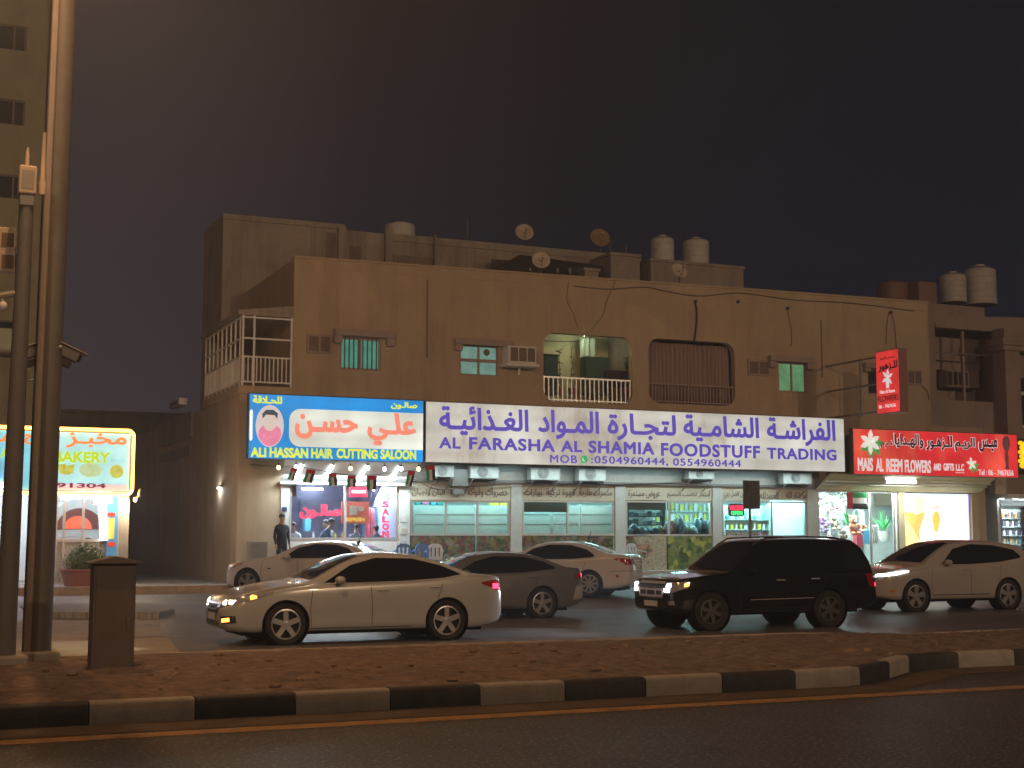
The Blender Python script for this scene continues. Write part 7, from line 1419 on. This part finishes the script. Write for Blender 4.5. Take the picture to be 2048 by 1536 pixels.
def place(front_wheel_px, s, z, yaw, which='front', half=.8):
    """car position so that one near-side wheel touches the ground at a pixel"""
    g = gnd(*front_wheel_px, z); h = Vector((-math.cos(yaw), math.sin(yaw), 0)); l = Vector((-math.sin(yaw), -math.cos(yaw), 0)); d = s['L']/2-s['fo']-(0 if which == 'front' else s['wb']); c = Vector(g)-h*d-l*half; c.z = gz(c.y); return tuple(c), math.pi-yaw
p_, r_ = place((497, 1190), SP3, .215, YW); car('white sedan parked at the left before the salon', p_, r_, SP3)
# --- parked white sedan with its tail towards us
topH = [(0, .62), (.06, .74), (.22, .83), (.8, .94), (1.4, 1.02), (1.75, 1.19), (2.1, 1.35), (2.4, 1.44), (2.85, 1.475), (3.3, 1.455), (3.75, 1.35), (4.1, 1.215), (4.36, 1.13), (4.7, 1.115), (4.84, 1.085), (4.90, .85)]
beltH = [(0, .60), (.2, .74), (.8, .86), (1.6, .94), (2.6, .96), (3.6, 1.0), (4.4, 1.06), (4.75, 1.03), (4.90, .80)]
dloH = ([(1.66, .98), (2.4, .98), (3.3, 1.0), (3.86, 1.05)], [(1.70, 1.0), (2.15, 1.275), (2.6, 1.385), (3.2, 1.375), (3.68, 1.25), (3.90, 1.10)])
lampsH = [('head_lamp', A_LAMPC, [('side', [(.10, .66), (.6, .80)], [(.16, .76), (.62, .85)]), ('front', [(.44, .62), (.80, .70)], [(.46, .72), (.80, .80)])], dict(nu=8, nv=3, off=.008)), ('grille', A_BLACKP, [('front', [(0, .5), (.40, .52)], [(0, .68), (.42, .68)])], dict(nu=6, nv=4, off=.006)), ('number_plate', A_PLATE, [('front', [(-.26, .40), (.26, .40)], [(-.26, .51), (.26, .51)])], dict(both=False, nu=6, nv=2, off=.016)),
 ('tail_lamp', A_TAIL, [('side', [(4.46, .98), (4.70, .90), (4.86, .86)], [(4.44, 1.015), (4.70, 1.02), (4.87, .99)]), ('rear', [(.44, .88), (.84, .84)], [(.44, .98), (.82, 1.0)])], dict(nu=8, nv=3, off=.008)), ('boot_strip', A_CHROME, [('rear', [(0, .94), (.44, .93)], [(0, .975), (.44, .965)])], dict(nu=6, nv=1, off=.012)),
 ('rear_plate', A_PLATE, [('rear', [(-.26, .74), (.26, .74)], [(-.26, .85), (.26, .85)])], dict(both=False, nu=6, nv=2, off=.01)), ('bumper_gap', A_SEAM, [('rear', [(0, .66), (.82, .68)], [(0, .675), (.82, .695)]), ('side', [(4.30, .66), (4.86, .68)], [(4.30, .672), (4.86, .692)])], dict(nu=10, nv=1, off=.003)), ('reflector', A_TAIL, [('side', [(4.5, .52), (4.58, .52)], [(4.5, .58), (4.58, .58)])], dict(nu=2, nv=1, off=.008)),
 ('bright_strip', A_CHROME, [('side', [(1.66, .962), (3.3, .984), (3.9, 1.035)], [(1.66, .974), (3.3, .996), (3.91, 1.05)])], dict(nu=20, nv=1, off=.009))]
SP4 = sedan(4.90, 1.85, 1.475, topH, beltH, .98, 2.775, .335, WHITE_P, dloH, ([(1.46, -.68), (1.46, .68)], [(2.36, -.55), (2.36, .55)]), ([(3.45, -.52), (3.45, .52)], [(4.26, -.62), (4.26, .62)]), lampsH, mirror=(1.88, .98), handles=[(2.65, .87), (3.55, .91)], spokes=9, parked=True, whip=3.5)
p_, r_ = place((1180, 1197), SP4, .10, YW, 'rear'); car('white sedan parked slanting with its tail lamp and boot towards the road', p_, r_, SP4)
# --- black off-roader
LS = 4.85
topS = [(0, .86), (.05, .96), (.2, 1.04), (.7, 1.11), (1.22, 1.17), (1.5, 1.37), (1.8, 1.63), (2.02, 1.775), (2.35, 1.835), (3.2, 1.86), (4.1, 1.835), (4.42, 1.80), (4.52, 1.72), (4.70, 1.40), (4.80, 1.12), (4.85, .80)]
beltS = [(0, .80), (.15, .96), (.6, 1.03), (1.3, 1.09), (2.5, 1.11), (4.2, 1.15), (4.7, 1.14), (4.85, .76)]
botS = [(0, .42), (.2, .36), (.6, .34), (LS-.7, .34), (LS-.2, .42), (LS, .48)]
planS = [(0, .70), (.05, .82), (.18, .93), (.5, .985), (1.0, 1), (LS-.8, 1), (LS-.3, .97), (LS-.06, .91), (LS, .86)]
patS = [('side_window', A_GLASS, [('side', [(1.55, 1.16), (2.5, 1.15)], [(1.60, 1.20), (2.08, 1.66), (2.5, 1.70)] ), ('side', [(2.62, 1.15), (3.45, 1.17)], [(2.62, 1.70), (3.45, 1.71)]), ('side', [(3.55, 1.18), (4.40, 1.22)], [(3.55, 1.71), (4.28, 1.68)])], dict(nu=14, nv=5)),
 ('windscreen', A_GLASS, [('top', [(1.27, -.70), (1.27, .70)], [(2.0, -.60), (2.0, .60)])], dict(both=False, nu=14, nv=14)), ('rear_window', A_GLASS, [('rear', [(-.60, 1.22), (.60, 1.22)], [(-.52, 1.66), (.52, 1.66)])], dict(both=False)),
 ('head_lamp', A_LAMPC, [('front', [(.46, .76), (.70, .74), (.86, .82)], [(.50, .96), (.72, .97), (.86, .98)]), ('side', [(.03, .80), (.30, .86)], [(.05, .96), (.34, .98)])], dict(nu=8, nv=3, off=.010)), ('lit_lamp', A_HEADC, [('front', [(.58, .87), (.70, .87)], [(.58, .94), (.70, .94)]), ('front', [(.52, .775), (.68, .775)], [(.52, .845), (.68, .85)])], dict(nu=3, nv=2, off=.018)), ('indicator', A_AMBERL, [('side', [(.22, .88), (.32, .90)], [(.24, .95), (.32, .96)])], dict(nu=3, nv=2, off=.016)),
 ('grille', A_BLACKP, [('front', [(0, .62), (.46, .64)], [(0, .98), (.48, .98)])], dict(nu=6, nv=6, off=.006)), ('grille_bar', A_CHROME, [('front', [(0, .93), (.48, .93)], [(0, .975), (.48, .975)]), ('front', [(0, .80), (.46, .80)], [(0, .84), (.46, .84)]), ('front', [(0, .66), (.46, .67)], [(0, .71), (.47, .72)]), ('front', [(.42, .66), (.47, .67)], [(.44, .97), (.485, .975)]), ('front', [(.16, .66), (.19, .67)], [(.16, .97), (.19, .975)])], dict(nu=5, nv=2, off=.016)), ('number_plate', A_PLATE, [('front', [(-.26, .48), (.26, .48)], [(-.26, .59), (.26, .59)])], dict(both=False, nu=6, nv=2, off=.02)), ('intake', A_UNDER, [('front', [(0, .44), (.80, .48)], [(0, .58), (.84, .60)])], dict(nu=8, nv=2, off=.004)), ('fog_lamp', A_LAMPC, [('front', [(.66, .52), (.78, .53)], [(.66, .60), (.78, .61)])], dict(nu=3, nv=2, off=.012)),
 ('tail_lamp', A_TAIL, [('side', [(4.60, .84), (4.82, .80)], [(4.52, 1.10), (4.76, 1.12)]), ('rear', [(.62, .80), (.84, .80)], [(.60, 1.12), (.82, 1.12)])], dict(nu=5, nv=4, off=.01)), ('lit_tail_lamp', A_TAILL, [('side', [(4.77, .84), (4.82, .84)], [(4.76, .92), (4.80, .92)])], dict(nu=2, nv=2, off=.016)), ('reflector', A_AMBER, [('rear', [(.66, .52), (.80, .52)], [(.66, .58), (.80, .58)])], dict(nu=3, nv=2, off=.012)),
 ('door_gap', A_SEAM, [('side', *seam([(1.48, .42), (1.46, .7), (1.50, 1.08)], .005)), ('side', *seam([(2.56, .42), (2.56, 1.1)], .005)), ('side', *seam([(3.30, .46), (3.46, .8), (3.50, 1.12)], .005))], dict(nu=8, nv=1, off=.003)), ('side_strip', A_CHROME, [('side', [(1.7, .60), (3.2, .62)], [(1.7, .615), (3.2, .635)])], dict(nu=10, nv=1, off=.008)), ('wheel_flare', A_BLACKP, [('side', [(1.55, .36), (3.15, .36)], [(1.55, .45), (3.15, .45)])], dict(nu=10, nv=1, off=.01)), ('spoiler', A_BLACKP, [('top', [(4.25, -.62), (4.25, .62)], [(4.50, -.58), (4.50, .58)])], dict(both=False, nu=8, nv=4, off=.03))]
SP5 = dict(L=LS, W=1.88, top=topS, belt=beltS, bot=botS, R=.385, fo=.82, wb=2.78, paint=BLACK_C, plan=planS, tumble=.22, patches=patS, mirror=(1.72, 1.16), handles=[(2.42, 1.0), (3.25, 1.02)], spokes=6, rimm=mat('dark_rim', (.12, .12, .12), .45, metal=.6), rails=(1.95, 4.2), rim=.66, cat='car', handlem=A_CHROME)
T = car('black boxy off-road car with roof rails and lit white headlamps', (15.52, 23.5, 0), math.pi, SP5); T.scale = (.955, .97, .925)
# --- warm white crossover on the right
LX = 4.72
topX = [(0, .80), (.05, .90), (.2, .97), (.7, 1.05), (1.15, 1.12), (1.5, 1.32), (1.9, 1.53), (2.2, 1.63), (2.6, 1.675), (3.2, 1.67), (3.9, 1.61), (4.25, 1.55), (4.42, 1.40), (4.58, 1.17), (4.68, 1.05), (4.72, .8)]
beltX = [(0, .76), (.2, .88), (.8, .97), (1.5, 1.03), (2.6, 1.06), (3.8, 1.12), (4.4, 1.16), (4.72, .78)]
botX = [(0, .36), (.2, .30), (.6, .27), (LX-.7, .27), (LX-.2, .36), (LX, .42)]
patX = [('side_window', A_GLASS, [('side', [(1.72, 1.10), (2.6, 1.10), (3.5, 1.15), (4.15, 1.24)], [(1.76, 1.13), (2.15, 1.46), (2.7, 1.575), (3.4, 1.55), (4.0, 1.44), (4.18, 1.29)])], dict(nu=30, nv=5)),
 ('windscreen', A_GLASS, [('top', [(1.22, -.72), (1.22, .72)], [(2.14, -.60), (2.14, .60)])], dict(both=False, nu=14, nv=14)), ('rear_window', A_GLASS, [('rear', [(-.58, 1.20), (.58, 1.20)], [(-.50, 1.46), (.50, 1.46)])], dict(both=False)),
 ('head_lamp', A_DRL, [('side', [(.16, .845), (.40, .875), (.70, .935)], [(.16, .90), (.40, .935), (.72, .955)]), ('front', [(.56, .82), (.84, .85)], [(.56, .87), (.84, .90)])], dict(nu=8, nv=3, off=.010)), ('grille', A_BLACKP, [('front', [(0, .44), (.55, .48)], [(0, .80), (.60, .78)])], dict(nu=6, nv=6, off=.006)), ('number_plate', A_PLATE, [('front', [(-.26, .48), (.26, .48)], [(-.26, .59), (.26, .59)])], dict(both=False, nu=6, nv=2, off=.02)), ('fog_lamp', A_AMBER, [('side', [(.16, .46), (.30, .48)], [(.16, .52), (.30, .53)])], dict(nu=3, nv=2, off=.010)),
 ('tail_lamp', A_TAIL, [('side', [(4.36, .98), (4.64, .94)], [(4.34, 1.08), (4.62, 1.08)]), ('rear', [(0, .98), (.80, .96)], [(0, 1.05), (.78, 1.06)])], dict(nu=6, nv=3, off=.008)), ('door_gap', A_SEAM, [('side', *seam([(1.40, .36), (1.36, .7), (1.40, 1.02)], .005)), ('side', *seam([(2.55, .36), (2.55, 1.06)], .005)), ('side', *seam([(3.30, .40), (3.44, .8), (3.50, 1.1)], .005))], dict(nu=8, nv=1, off=.003)),
 ('sill_trim', A_UNDER, [('side', [(1.38, .285), (3.30, .285)], [(1.38, .40), (3.30, .40)])], dict(nu=10, nv=1, off=.008))]
SP6 = dict(L=LX, W=1.86, top=topX, belt=beltX, bot=botX, R=.365, fo=.92, wb=2.78, paint=BEIGE_C, plan=planS[:5]+[(LX-.8, 1), (LX-.3, .97), (LX-.06, .90), (LX, .80)], tumble=.34, patches=patX, mirror=(1.80, 1.10), handles=[(2.45, .98), (3.3, 1.02)], spokes=5, split=True, cat='car', fin=3.7)
car('warm white crossover with a slim glowing headlamp, cut by the right edge', (23.45, 27.45, 0), math.pi, SP6)
light('head_beam', 'SPOT', (12.95, 24.1, .9), 260, (.9, .95, 1), .08, (5, 24.2, .1), angle=70); light('head_beam', 'SPOT', (12.95, 22.9, .9), 260, (.9, .95, 1), .08, (5, 22.8, .1), angle=70)
light('head_beam', 'SPOT', (4.6, 22.6, .68), 220, (1, .88, .6), .08, (-3, 22.4, .05), angle=70); light('head_beam', 'SPOT', (4.6, 23.9, .68), 220, (1, .88, .6), .08, (-3, 24, .05), angle=70)
# ================================================================== night haze
HZ = .0035
m = bpy.data.materials.new('night_haze'); m.use_nodes = True; n = m.node_tree.nodes; n.remove(n['Principled BSDF']); v_ = n.new('ShaderNodeVolumePrincipled'); v_.inputs['Density'].default_value = HZ; v_.inputs['Color'].default_value = (.66, .80, 1.0, 1); v_.inputs['Anisotropy'].default_value = .35
m.node_tree.links.new(v_.outputs[0], n['Material Output'].inputs['Volume'])
b = MB(); b.box(-131, 191, -47, 161, -1.05, 42); tag(b.build('haze', m), kind='stuff')
